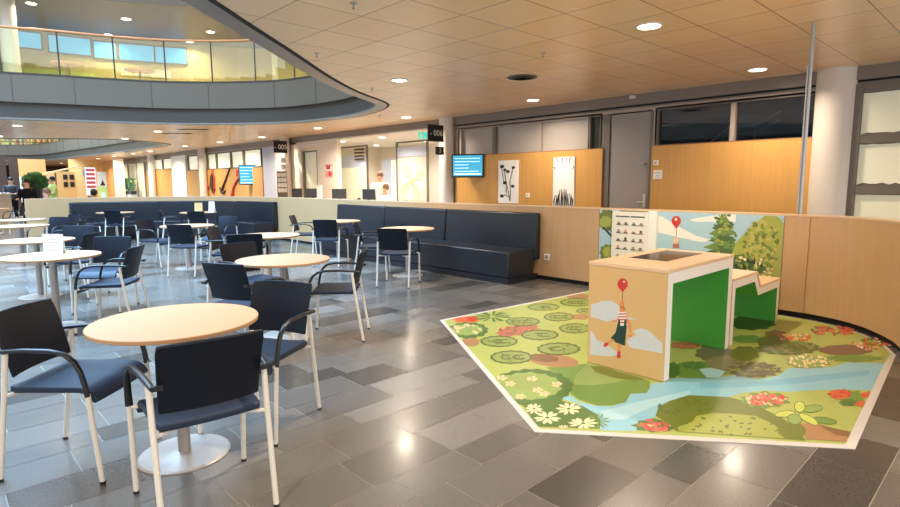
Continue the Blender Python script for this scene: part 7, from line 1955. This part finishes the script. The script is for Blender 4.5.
# ------------------------------------------------------------------ people
def person(label, loc, rz, pose, shirt, legs_m, hair, long_hair=False, h=1.7):
    t = thing('person', label, 'person', loc, rz); k = h/1.72
    sit = pose == 'sit'; hipz = .52 if sit else .92
    J = [((0, 0, hipz), .13)]; E_ = []
    def add(p, r, par): J.append((p, r)); E_.append((par, len(J)-1)); return len(J)-1
    w = add((0, .0, hipz+.18), .115, 0); c = add((0, .0, hipz+.36), .135, w); n_ = add((0, 0, hipz+.5), .06, c); hd = add((0, .015, hipz+.6), .075, n_); tp = add((0, .01, hipz+.72), .085, hd); add((0, 0, hipz+.79), .05, tp)
    for s in (-1, 1):
        sh = add((s*.18, 0, hipz+.43), .062, c); el = add((s*.23, .06 if not sit else .12, hipz+.17), .043, sh); wr = add((s*.19, .26 if not sit else .34, hipz+.13), .03, el); hn = add((s*.17, .34 if not sit else .42, hipz+.14), .034, wr)
        for f in range(4): add((s*(.17-.022*(f-1.5)), .40+(.08 if sit else 0)-.008*abs(f-1), hipz+.13), .009, hn)
        add((s*.12, .36+(.08 if sit else 0), hipz+.15), .011, hn)
        hp_ = add((s*.09, 0, hipz-.04), .1, 0)
        if sit: kn = add((s*.11, .42, .5), .07, hp_); an = add((s*.11, .44, .09), .045, kn); add((s*.11, .58, .035), .035, an)
        else: kn = add((s*.1, .02, .5), .065, hp_); an = add((s*.1, 0, .09), .045, kn); add((s*.1, .14, .035), .035, an)
    me = bpy.data.meshes.new('body'); me.from_pydata([tuple(v*k for v in p) for p, r in J], E_, []); o = bpy.data.objects.new('body', me); COL.objects.link(o); o.parent = t
    sk = o.modifiers.new('skin', 'SKIN'); sk.use_smooth_shade = True
    for i, (p, r) in enumerate(J): me.skin_vertices[0].data[i].radius = (r*k, r*k*.85)
    me.skin_vertices[0].data[0].use_root = True; o.modifiers.new('sub', 'SUBSURF').levels = 1; o.modifiers['sub'].render_levels = 2; me.materials.append(M['skin'])
    def shell(name, parts, m):
        mb = MB()
        for pts, rs in parts: mb.tube([tuple(v*k for v in p) for p in pts], [r*k for r in rs], m, 12, sx=1.35 if name != 'trousers' else 1.05, up=(0, 1, 0))
        mb.build(name, t, 1.2)
    Z = hipz
    shell('top', [([(0, 0, Z-.06), (0, 0, Z+.16), (0, 0, Z+.36), (0, 0, Z+.47), (0, 0, Z+.51)], [.14, .125, .15, .11, .055])]+[([(s*.15, 0, Z+.45), (s*.2, .01, Z+.4), (s*.235, .06 if not sit else .12, Z+.17), (s*.2, .2, Z+.14)], [.06, .062, .05, .042]) for s in (-1, 1)], shirt)
    if sit: shell('trousers', [([(s*.09, -.05, Z-.02), (s*.11, .42, .5), (s*.11, .45, .12)], [.11, .085, .06]) for s in (-1, 1)], legs_m)
    else: shell('trousers', [([(s*.085, 0, Z), (s*.1, .02, .5), (s*.1, 0, .08)], [.11, .085, .06]) for s in (-1, 1)], legs_m)
    mb = MB(); pr = [(.03, .115), (.075, .09), (.098, .03), (.094, -.04), (.07, -.09 if not long_hair else -.2)]; mb.lathe([(r*k, z*k) for r, z in pr], hair, (0, -.022*k, (Z+.71)*k), 14, bot=True); mb.build('hair', t, 1.5)
    mb = MB(); zz = (Z+.67)*k
    for s in (-1, 1): mb.lathe([(.006, -.003), (.006, .003)], 'hair_b', (s*.03*k, .086*k, zz), 8)
    mb.box(-.02*k, .02*k, .084*k, .092*k, zz-.06*k, zz-.053*k, 'redp'); mb.build('face_features', t)
    mb = MB(); mb.tube([(0, .08*k, zz+.0), (0, .105*k, zz-.028*k)], [.008, .013], 'skin', 8); mb.build('nose', t, 1)
    for s in (-1, 1): mb = MB(); mb.lathe([(.012, -.02), (.018, 0), (.01, .02)], 'skin', (s*.088*k, 0, zz-.01), 8); mb.build('ear', t, 1)
    return t
person('person in a white uniform standing behind the reception desk', (10.6, 14.35, 0), PI/2+.6, 'stand', 'white', 'white', 'hair_b', h=1.76)
person('person in a white uniform sitting behind the reception desk', (10.35, 13.75, .0), PI/2+.3, 'sit', 'white', 'white', 'hair_b', h=1.8)
person('person with black hair and black top standing beyond the left end of the low wall', (2.55, 21.9, 0), 2.6, 'stand', 'cloth_black', 'cloth_black', 'hair_d', h=1.6)
person('person in a brown jacket sitting behind the left end of the low wall', (2.58, 18.7, 0), 2.2, 'sit', 'brown_d', 'brown_d', 'hair_b', h=1.72)
person('person in a pale green top standing near the large plant', (3.95, 27.0, 0), 1.9, 'stand', 'limep', 'paper', 'hair_d', h=1.74)
person('person in dark clothes standing behind the white counter at the far left', (2.9, 29.5, 0), 2.8, 'stand', 'pot', 'cloth_black', 'hair_d', h=1.72)
person('person with dark hair sitting behind the curved bench, facing away', (3.95, 20.0, 0), .3, 'sit', 'cloth_black', 'cloth_black', 'hair_d', h=1.66)
# ------------------------------------------------------------------ far café
mb = MB(); mb.box(-3, X1, 60, 60.2, 0, CZ, 'brown_d'); mb.box(9.95, 10.1, 42.5, 60, 0, CZ, 'orange_w'); mb.build('wall_far', kind='structure')
mb = MB(); CW = spline([(6.9, 41), (7.4, 40.2), (8.0, 40.0), (8.45, 40.2), (8.7, 41.2)], 5); mb.ribbon(CW, 0, .15, 0, 2.95, 'orange_w'); mb.box(5.6, 7.6, 40.6, 40.75, 0, 2.2, 'orange_w'); mb.box(8.75, 9.3, 38.5, 38.65, 0, 2.95, 'plaster'); mb.build('wall_cafe', kind='structure', smooth=.6)
mb = MB(); mb.box(4.45, 5.9, 42, 42.2, 1.9, 2.95, 'orange_w'); mb.box(3.95, 4.35, 40, 40.2, 0, 2.95, 'brown_d'); mb.box(4.6, 5.3, 44, 44.1, .3, 2.2, 'frost_lit'); mb.box(3.2, 3.6, 38, 38.2, 0, 2.95, 'brown_d'); mb.build('wall_cafe_left', kind='structure')
for i, (x, z) in enumerate(((6.62, 1.72), (6.95, 1.72), (6.62, 1.28), (6.95, 1.28))):
    t = thing('framed_picture', 'small dark square picture on the café wall, %s' % ('upper left of four', 'upper right of four', 'lower left of four', 'lower right of four')[i], 'picture', (x, 40.59, z), 0, 'four small pictures on the café wall'); mb = MB(); mb.box(-.11, .11, -.03, 0, 0, .3, 'brown_d'); mb.build('frame', t)
    mb = MB(); mb.box(-.085, .085, -.034, -.03, .025, .275, 'sign_black'); mb.build('print', t)
t = thing('oval_screen', 'rounded blue screen on the curved orange café wall', 'screen', (7.62, 39.9, 2.1), -.1); mb = MB(); mb.lathe([(.18, 0), (.2, .03), (.2, .05)], 'frame', n=20); mb.v = [(v[0], -v[2], v[1]*1.6) for v in mb.v]; mb.build('frame', t, .6)
mb = MB(); mb.lathe([(.16, 0), (.16, .004)], 'screen', n=20); mb.v = [(v[0], -.052-v[2], v[1]*1.6) for v in mb.v]; mb.build('display', t)
t = thing('cafe_awning', 'slanting orange awning over the café counter', 'awning', (5.9, 39.0, 2.0)); mb = MB(); mb.prism([(-.5, 0), (1.1, .42), (1.1, .5), (-.5, .08)], -.5, .5, 'ktan', XZ); mb.build('canopy', t); mb = MB(); mb.tube([(0, 0, -2), (0, 0, .1)], .04, 'frame', 8); mb.build('post', t)
t = thing('cafe_counter', 'cream café counter at the far left', 'counter', (1.6, 24.2, 0)); mb = MB(); mb.box(-1.2, .75, 0, .9, 0, 1.1, 'plaster'); mb.build('body', t); mb = MB(); mb.box(-1.25, .8, -.05, .95, 1.1, 1.15, 'white'); mb.build('worktop', t)
t = thing('menu_board', 'tall board of red and white rows in the far passage', 'sign', (7.45, 38, .8)); mb = MB(); mb.box(-.28, .24, 0, .04, 0, 1.6, 'paper'); mb.build('panel', t); mb = MB(); mb.box(-.24, .2, 0, .04, -.8, 0, 'frame'); mb.build('stand', t); mb = MB()
for i in range(5): mb.box(-.24, .2, -.005, 0, .42+i*.24, .56+i*.24, 'redp')
mb.build('rows', t)
t = thing('roller_banner', 'lime and pale pink banner beside the red and white board', 'banner', (7.98, 37.8, .35)); mb = MB(); mb.box(-.26, .2, 0, .02, .0, .95, 'limep'); mb.box(-.26, .2, 0, .02, .95, 1.8, 'plaster'); mb.build('sheet', t); mb = MB(); mb.prism([(-.15, 1.0), (.12, 1.0), (.0, 1.35)], -.004, 0, 'brown_d', XZ); mb.box(-.12, .08, -.004, 0, .3, .6, 'paper'); mb.build('print', t)
mb = MB(); mb.box(-.3, .25, -.05, .08, -.35, .0, 'frame'); mb.build('base', t)
# plants
def plant(label, loc, r, h, pot_r, pot_h, n, name='potted_plant', box=None, group=None):
    t = thing(name, label, 'plant', loc, 0, group); rr = random.Random(int(loc[0]*100)); mb = MB()
    if box: mb.box(-.15, .15, -box, box, 0, pot_h, 'pot')
    else: mb.lathe([(pot_r*.7, 0), (pot_r, pot_h), (pot_r*.85, pot_h), (pot_r*.8, pot_h-.05)], 'pot', n=20)
    mb.build('planter', t); mb = MB()
    for i in range(n):
        if box: c = Vector((rr.uniform(-.12, .12), rr.uniform(-box, box), pot_h+rr.random()**.8*h)); d = Vector((rr.uniform(-1, 1), rr.uniform(-1, 1), rr.uniform(.2, 1.5))).normalized(); L_ = .16
        else:
            u_ = Vector((rr.gauss(0, 1), rr.gauss(0, 1), rr.gauss(0, 1))).normalized()*rr.random()**.4; c = Vector((u_.x*r, u_.y*r, pot_h+h/2+u_.z*h/2)); d = (u_+Vector((0, 0, .4))).normalized(); L_ = .2
        s_ = d.cross(Vector((rr.random(), rr.random(), rr.random()))).normalized()*L_*.3; mb.add([c, c+d*L_*.5+s_, c+d*L_, c+d*L_*.5-s_], [(0, 1, 2, 3)], 'leafp')
    mb.build('foliage', t); mb = MB()
    if not box: mb.tube([(0, 0, pot_h-.05), (0, 0, pot_h+h*.5)], .03, 'brown_d', 6); mb.build('stem', t)
plant('large bushy plant in a tall dark pot beyond the low wall', (3.05, 24.2, 0), .26, .48, .27, 1.25, 500)
plant('grassy plant in a low dark planter behind the far glass wall', (BW-.4, 39.2, .8), .4, .7, .2, .22, 420, box=1.45)
t = thing('planter_stand', 'white cabinet under the grassy planter at the far glass wall', 'cabinet', (BW-.4, 39.2, 0)); mb = MB(); mb.box(-.17, .17, -1.5, 1.5, 0, .77, 'plaster'); mb.build('body', t); mb = MB(); mb.box(-.18, .18, -1.52, 1.52, .77, .8, 'white'); mb.build('top', t)
window(8, 36.8, 42.3, .1, 2.7, 'frost', [(38.4, .06, 'frame_l'), (40.3, .06, 'frame_l')], 'frame_l', BW-.02)
# upper floor bookcases beyond the far opening
rg = random.Random(8)
for i in range(7):
    t = thing('tall_bookcase', 'tall bookcase on the far upper floor, %s from the left' % ('first', 'second', 'third', 'fourth', 'fifth', 'sixth', 'seventh')[i], 'bookcase', (4.2+i*.75, 52, 4.13), 0, 'bookcases on the far upper floor'); mb = MB(); mb.box(-.34, .34, 0, .35, 0, 1.6, rg.choice(['brown_d', 'orange_w', 'brown_d'])); mb.build('carcass', t); mb = MB()
    for j in range(4):
        for q in range(6): mb.box(-.3+q*.1, -.22+q*.1, -.02, 0, .08+j*.38, .36+j*.38, rg.choice(['limep', 'redp', 'orange_w', 'yellow_wall', 'frame']))
    mb.build('book_rows', t)
mb = MB(); mb.box(-6, 12, 53, 53.1, 4.13, 7, 'yellow_wall'); mb.build('wall_upper_far', kind='structure')
# ------------------------------------------------------------------ downlights
ORD = ['first', 'second', 'third', 'fourth', 'fifth', 'sixth', 'seventh', 'eighth', 'ninth', 'tenth', 'eleventh', 'twelfth', 'thirteenth', 'fourteenth']
def downlight(label, x, y, z, power, group, color=(1, .84, .66), r=.115, size=.22, lamp=True):
    t = thing('ceiling_downlight', label, 'light', (x, y, z), 0, group)
    mb = MB(); mb.lathe([(r+.02, -.012), (r+.02, 0), (r, .0), (r, -.012)], 'lamp_rim', n=28, top=False, bot=False); mb.strip([(math.cos(q*PI/14)*(r+.02), math.sin(q*PI/14)*(r+.02), -.012) for q in range(28)], [(math.cos(q*PI/14)*r, math.sin(q*PI/14)*r, -.012) for q in range(28)], 'lamp_rim', True); mb.build('rim', t, .6)
    mb = MB(); mb.lathe([(r, -.006), (r, -.002)], 'lamp', n=28); mb.build('diffuser', t)
    if lamp:
        L_ = bpy.data.lights.new('downlight', 'AREA'); L_.shape = 'DISK'; L_.size = size; L_.energy = power; L_.color = color; L_.spread = 2.6
        o = bpy.data.objects.new('lamp_light', L_); COL.objects.link(o); o.location = (x, y, z-.03)
PW = 52
for i, (x_, y) in enumerate([(9.08, 3.03), (9.05, 7.13), (9.0, 11.05), (8.8, 14.92), (9.0, 19.05), (8.82, 22.36), (8.61, 25.64), (8.59, 30.57), (8.63, 33.71), (8.68, 37.89), (8.58, 41.4), (8.45, 44.44), (8.3, 47.86)]):
    downlight('round ceiling downlight, %s from the camera in the row along the back wall' % ORD[i], x_, y, CZ, PW*(1 if y < 10 else 2.1), 'downlights along the back wall', lamp=(y < 46))
for i, y in enumerate([2.99, 7.18]): downlight('round ceiling downlight, %s' % ('nearest one above the play table', 'between the air vent and the atrium tip')[i], 5.72, y, CZ, PW, 'downlights over the seating area')
for i, y in enumerate([19.0, 22.75]): downlight('round ceiling downlight beyond the near atrium, %s' % ('left one of the middle row', 'further one of the middle row')[i], 5.6, y, CZ, PW, 'downlights beyond the near atrium')
for i, y in enumerate([19.6, 24.2]): downlight('round ceiling downlight at far left beyond the near atrium, %s' % ('nearer one', 'further one')[i], 2.2, y, CZ, PW, 'downlights at the far left')
for i, (x, y) in enumerate([(9.06, -1), (5.72, -1), (2.3, 2.99), (2.3, -1), (-1.1, 1.2), (-1.1, -2.2), (-4.5, 1.0)]):
    downlight('round ceiling downlight of the row behind the viewer, %s' % ORD[i], x, y, CZ, PW, 'downlights overhead near the viewer')
for i, (x, y) in enumerate([(5.3, 56), (7.2, 55), (8.3, 52)]): downlight('tiny far downlight over the café, %s' % ORD[i], x, y, CZ, PW*1.5, 'downlights over the far café')
for i, (x, y, z) in enumerate([(2.65, 18.7, 6.15), (4.85, 18.6, 6.15), (7.15, 18.4, 6.15), (4.9, 20.9, 6.15), (7.1, 20.1, 6.15), (9.3, 17.6, 6.15), (10.5, 13.5, 6.15)]):
    downlight('downlight in the upper gallery ceiling, %s from the left' % ORD[i], x, y, z, 32, 'upper gallery downlights', (1, .85, .62))
for i, (x, y) in enumerate([(10.9, 12.2), (10.9, 14.6), (10.9, 16.9), (13, 12.5), (13, 15), (13, 17.8)]):
    downlight('bright downlight in the reception ceiling, %s' % ORD[i], x, y, 2.87, 60, 'reception downlights', (1, .93, .84))
# sprinklers and vent
for i, (x, y, lb) in enumerate([(3.03, 4.45, 'nearest, at the top edge'), (3.8, 6.42, 'left of the atrium edge line'), (5.85, 8.1, 'beside the atrium tip'), (5.9, 4.5, 'in front of the round vent'), (8.3, 11.2, 'beyond the atrium tip')]):
    t = thing('sprinkler', 'small dark ceiling sprinkler, '+lb, 'sprinkler', (x, y, CZ), 0, 'ceiling sprinklers'); mb = MB(); mb.lathe([(.035, -.006), (.035, .004)], 'alu', n=14); mb.build('rosette', t)
    mb = MB(); mb.lathe([(.006, -.055), (.014, -.052), (.014, -.048), (.006, -.043), (.008, -.006)], 'stem', n=10); mb.build('nozzle', t, .6)
t = thing('air_vent', 'round black ceiling air vent with rings', 'vent', (6.98, 5.72, CZ)); mb = MB(); mb.lathe([(.23, -.012), (.24, 0), (.2, 0), (.2, -.012)], 'frame', n=32, top=False, bot=False); mb.strip([(.23*math.cos(q*PI/16), .23*math.sin(q*PI/16), -.012) for q in range(32)], [(.2*math.cos(q*PI/16), .2*math.sin(q*PI/16), -.012) for q in range(32)], 'frame', True); mb.build('rim', t, .6)
for r_ in (.05, .1, .15): mb = MB(); mb.lathe([(r_, -.02), (r_+.028, -.004)], 'black_plastic', n=28, top=False, bot=False); mb.build('ring', t, .8)
mb = MB(); mb.lathe([(.2, -.003), (.2, -.001)], 'dark', n=28); mb.build('backing', t)
for i, (x, y) in enumerate([(6.2, 17.7), (6.3, 19.4)]):
    t = thing('air_vent', 'slotted dark ceiling vent beyond the atrium, %s' % ('nearer', 'further')[i], 'vent', (x, y, CZ), -.7); mb = MB(); mb.box(-.45, .45, -.12, .12, -.01, 0, 'frame'); mb.build('frame', t)
    mb = MB()
    for q in range(4): mb.box(-.42, .42, -.1+q*.055, -.07+q*.055, -.013, -.0105, 'black_plastic')
    mb.build('slats', t)
# ------------------------------------------------------------------ chair
def make_chair():
    t = thing('armchair', '', 'chair')
    def sheet(name, fn, nu, nv, th, m, **k):
        mb = MB(); F = []; B_ = []
        for j in range(nv+1):
            for i in range(nu+1):
                p = fn(i/nu*2-1, j/nv); q = fn(i/nu*2-1+1e-3, j/nv); r_ = fn(i/nu*2-1, j/nv+1e-3); n_ = (Vector(q)-Vector(p)).cross(Vector(r_)-Vector(p)).normalized()
                F.append(Vector(p)+n_*th/2); B_.append(Vector(p)-n_*th/2)
        W_ = nu+1; n0 = len(F); fs = []
        for j in range(nv):
            for i in range(nu): a = j*W_+i; fs.append((a, a+1, a+W_+1, a+W_)); fs.append((n0+a, n0+a+W_, n0+a+W_+1, n0+a+1))
        bd = [i for i in range(W_)]+[j*W_+nu for j in range(1, nv+1)]+[nv*W_+i for i in range(nu-1, -1, -1)]+[j*W_ for j in range(nv-1, 0, -1)]
        for i in range(len(bd)): a, b = bd[i], bd[(i+1) % len(bd)]; fs.append((a, n0+a, n0+b, b))
        mb.add(F+B_, fs, m); return mb.build(name, t, .9, **k)
    def seat(u, v):
        y = -.19+.46*v; z = .458-.006*(1-u*u); w = .212+.012*v
        if v > .74: q = (v-.74)/.26; z -= .06*q*q; y -= .03*q*q
        return (u*w*(1-.06*max(0, .12-v)/.12), y, z)
    sheet('seat', seat, 8, 12, .03, 'fabric', bevel=.008)
    def back(u, v):
        z = .515+.305*v; y = -.165-.06*v-.03*v*v-.03*(1-u*u); w = .2+.012*v
        return (u*w*(1-.03*max(0, v-.9)/.1), y, z-.004*u*u*(1 if v > .9 else 0))
    sheet('backrest', back, 12, 8, .016, 'back', bevel=.005)
    for s in (-1, 1):
        mb = MB(); mb.tube([(s*.248, .255, .012), (s*.252, .222, .45)], .0125, 'white_tube', 10); l_ = mb.build('leg', t, 1)
        mb = MB(); mb.lathe([(.013, 0), (.014, .014)], 'black_plastic', (s*.248, .256, 0), 10); mb.build('foot_cap', l_, .6)
        mb = MB(); mb.tube([(s*.228, -.258, .012), (s*.229, -.195, .44), (s*.23, -.17, .64)], .0125, 'white_tube', 10); l_ = mb.build('leg', t, 1)
        mb = MB(); mb.lathe([(.013, 0), (.014, .014)], 'black_plastic', (s*.228, -.259, 0), 10); mb.build('foot_cap', l_, .6)
        mb = MB(); mb.tube([(s*.226, -.235, .645), (s*.231, -.18, .652), (s*.24, -.07, .66), (s*.251, .06, .66), (s*.255, .13, .645), (s*.256, .175, .61), (s*.256, .2, .56), (s*.255, .215, .5), (s*.253, .223, .44)], [.009, .0105, .011, .011, .011, .011, .011, .0115, .0125], 'black_plastic', 10, sx=1.35, up=(0, 0, 1)); mb.build('armrest', t, 1)
        mb = MB(); mb.box(min(s*.19, s*.232), max(s*.19, s*.232), -.245, -.225, .636, .656, 'black_plastic'); mb.build('backrest_bracket', t)
    mb = MB()
    for s in (-1, 1): mb.tube([(s*.25, .222, .432), (s*.14, .17, .432), (s*.12, -.14, .432), (s*.229, -.194, .432)], .0095, 'white_tube', 8)
    mb.build('seat_frame', t, 1)
    mb = MB(); mb.box(-.2, .2, -.17, .2, .437, .445, 'black_plastic'); mb.build('seat_pan', t)
    return t
def make_table():
    t = thing('round_table', '', 'table'); mb = MB(); mb.lathe([(.415, .712), (.423, .716), (.425, .732), (.422, .735)], 'beech_edge', n=64, top=False); mb.add([((.422)*math.cos(q*PI/32), .422*math.sin(q*PI/32), .735) for q in range(64)], [tuple(range(64))], 'beech'); mb.build('tabletop', t, .5)
    mb = MB(); mb.lathe([(.033, .02), (.033, .70), (.09, .702), (.09, .712)], 'stem', n=28); mb.build('pedestal', t, .6)
    mb = MB(); mb.lathe([(.238, 0), (.24, .006), (.228, .012), (.06, .02), (.045, .024)], 'steel', n=56); mb.build('base_plate', t, .35)
    return t
ch = make_chair(); tb = make_table(); used = [False, False]
def place(proto, k, name, label, x, y, rz, group, z=0.):
    if not used[k]: used[k] = True; proto.location = (x, y, z); proto.rotation_euler = (0, 0, rz); proto['label'] = label; proto['group'] = group; return proto
    return dup(proto, (x, y, z), rz, label, group)
TABLES = [(.922, 3.045, 'pale beech round table in the foreground'), (2.43, 4.82, 'beech round table, second from the front, with a chair on each side'), (5.46, 6.72, 'beech round table against the long bench, nearest to the play mat'), (5.68, 9.05, 'beech round table against the long bench, further left'),
 (3.44, 7.24, 'beech round table in the middle of the hall, behind the second one'), (3.3, 9.95, 'beech round table behind three blue chairs, before the curved bench'), (5.05, 14.4, 'beech round table with two cards, at the curved bench'), (3.6, 16.0, 'small looking beech round table at the left part of the curved bench'),
 (.93, 6.75, 'pale round table with a white card at the left edge'), (1.06, 8.8, 'pale round table behind the one with the white card'), (1.25, 12.1, 'pale round table at the far left, third from the front'), (1.5, 14.2, 'pale round table at the far left, closest to the low wall end')]
for x, y, l_ in TABLES:
    o = place(tb, 1, 'round_table', l_, x, y, 0, 'round café tables'); o.scale = (.955, .955, 1) if y < 3.5 else (1, 1, 1)
CH = [(.52, 3.36, .72, -.7, 'navy armchair at the left edge, turned to the foreground table'), (.845, 2.52, .1, 1, 'navy armchair in front, its back to the viewer, at the foreground table'), (1.41, 3.13, -.86, -.5, 'navy armchair right of the foreground table'),
 (2.79, 4.48, -.75, .66, 'dark armchair seen from the side, right of the second table'), (1.92, 4.48, .907, .42, 'navy armchair left of the second table, back to the viewer'), (2.43, 5.49, .17, -.98, 'dark armchair behind the second table, facing the viewer'),
 (3.0, 6.95, .44, .9, 'navy armchair half hidden behind the two chairs of the second table'), (3.16, 7.85, .72, -.69, 'navy armchair seen from the side, left of the middle table'), (4.08, 10.56, -.86, -.5, 'bright blue armchair facing the viewer, right of the table behind'),
 (3.07, 9.2, .8, .6, 'navy armchair, back to the viewer, in front of the table before the curved bench'), (3.0, 10.6, .55, -.83, 'blue armchair left of the table before the curved bench'),
 (4.4, 14.25, .9, -.3, 'dark armchair turned right, left of the table with two cards'), (4.75, 13.32, .77, .63, 'navy armchair with its back to the viewer at the table with two cards'), (3.53, 15.35, .757, .653, 'dark armchair with its back to the viewer at the left part of the curved bench'),
 (2.88, 15.72, .95, .1, 'dark armchair turned right at the far left of the curved bench'), (1.35, 6.35, -.82, .57, 'navy armchair seen from the side, right of the table with the white card'), (1.5, 7.36, -.6, -.8, 'bright blue armchair behind the table with the white card'),
 (1.42, 8.5, -.75, .66, 'dark armchair seen from the side, right of the second left table'), (1.6, 9.7, -.5, -.87, 'blue armchair behind the second left table'), (1.75, 12.75, -.8, -.6, 'dark armchair behind the third left table'), (2.12, 13.7, -.8, -.3, 'dark armchair at the last left table, partly behind another'),
 (1.85, 11.6, -.9, .4, 'dark armchair right of the third left table'), (5.43, 9.8, .75, -.66, 'navy armchair left of the further bench table, turned right'), (5.2, 8.55, .76, .65, 'navy armchair with its back to the viewer at the further bench table'), (5.08, 7.12, .74, -.67, 'navy armchair seen from the side, left of the nearest bench table'),
 (4.86, 6.2, .82, .57, 'navy armchair with its back to the viewer at the nearest bench table')]
for x, y, fx, fy, l_ in CH: place(ch, 0, 'armchair', l_, x, y, math.atan2(-fx, fy), 'navy café armchairs')
for x, y, fx, fy, l_ in [(1.1, 20.8, .8, .1, 'dark chair left of the far white table beyond the low wall'), (2.05, 20.6, -.9, -.2, 'dark chair right of the far white table beyond the low wall')]:
    place(ch, 0, 'armchair', l_, x, y, math.atan2(-fx, fy), 'navy café armchairs')
place(tb, 1, 'round_table', 'far white looking round table beyond the low wall end', 1.6, 21.3, 0, 'round café tables')
# things standing on tables
def card(label, x, y, z, w, h, rz, m='paper', tilt=.12, lines=5):
    t = thing('menu_card', label, 'menu', (x, y, z), rz, 'cards standing on the tables'); R_ = Matrix.Rotation(-tilt, 4, 'X')
    mb = MB(); mb.box(-w/2, w/2, 0, .003, 0, h, m, R_); mb.build('front_sheet', t); mb = MB(); mb.box(-w/2, w/2, -.003, 0, 0, h, m, Matrix.Translation((0, math.sin(tilt)*h*2, 0)) @ Matrix.Rotation(tilt, 4, 'X')); mb.build('rear_sheet', t)
    mb = MB()
    for i in range(lines): mb.box(-w*.36, w*(.36-.08*(i % 3)), -.0015, -.0002, h*.15+i*h*.14, h*.15+i*h*.14+.004, 'frame_l', R_)
    mb.build('printed_lines', t)
card('white folded card with faint lines on the left table', (.96), 6.88, .7352, .2, .2, -.75)
card('orange folded card on the curved bench table', 4.98, 14.2, .7352, .2, .24, -.9, 'ktan'); card('white leaning card beside the orange one', 5.2, 13.95, .7352, .16, .27, -1.0)
card('small white folded card on the far white table', 1.65, 21.2, .7352, .2, .26, -.3)
t = thing('metal_cup', 'small metal cup on the table behind the white card', 'cup', (1.12, 8.5, .7352)); mb = MB(); mb.lathe([(.03, 0), (.036, .09), (.033, .09), (.028, .006)], 'steel', n=18, top=False); mb.build('body', t, .8); mb = MB(); mb.lathe([(.037, .086), (.037, .092)], 'alu', n=18, top=False, bot=False); mb.build('lip', t, .8)
# ------------------------------------------------------------------ light of day, world, camera
w = bpy.data.worlds.new('daylight'); SC.world = w; w.use_nodes = True; bg = w.node_tree.nodes['Background']; bg.inputs['Color'].default_value = (.9, .94, 1, 1); bg.inputs['Strength'].default_value = 2.05
L_ = bpy.data.lights.new('blue_daylight', 'AREA'); L_.shape = 'ELLIPSE'; L_.size = 10; L_.size_y = 10; L_.energy = 3600; L_.color = (.3, .62, 1); L_.spread = 2.2; o = bpy.data.objects.new('atrium_skylight', L_); COL.objects.link(o); o.location = (-1, 10.5, 9)
L_ = bpy.data.lights.new('blue_daylight', 'AREA'); L_.shape = 'ELLIPSE'; L_.size = 9; L_.size_y = 20; L_.energy = 5500; L_.color = (.35, .66, 1); L_.spread = 2.4; o = bpy.data.objects.new('far_daylight_fill', L_); COL.objects.link(o); o.location = (1, 37, 9)  # fill light added above the far opening to brighten the far left floor
CAMH = 1.435; PH = .812; P_ = .1262; R_ = -.005
def rot(v): x, y, z = v; return Vector((x*math.sin(PH)+y*math.cos(PH), -x*math.cos(PH)+y*math.sin(PH), z))
f = (0, math.cos(P_), -math.sin(P_)); u = (0, math.sin(P_), math.cos(P_)); x = (1, 0, 0); cr, sr = math.cos(R_), math.sin(R_)
Xc = rot([cr*x[i]+sr*u[i] for i in range(3)]); Uc = rot([cr*u[i]-sr*x[i] for i in range(3)]); Fc = rot(f)
cam = bpy.data.cameras.new('camera'); co = bpy.data.objects.new('camera', cam); COL.objects.link(co)
mw = Matrix((Xc, Uc, -Fc)).transposed().to_4x4(); mw.translation = (0, 0, CAMH); co.matrix_world = mw
cam.sensor_width = 36; cam.lens = 560/900*36; cam.clip_end = 300; SC.camera = co
vs_ = SC.view_settings; vs_.view_transform = 'Standard'; vs_.look = 'None'; vs_.exposure = 0.0; vs_.gamma = 1; vs_.use_curve_mapping = False
SC.cycles.max_bounces = 10; SC.cycles.diffuse_bounces = 5; SC.cycles.glossy_bounces = 4; SC.cycles.transparent_max_bounces = 12; SC.cycles.sample_clamp_indirect = 6
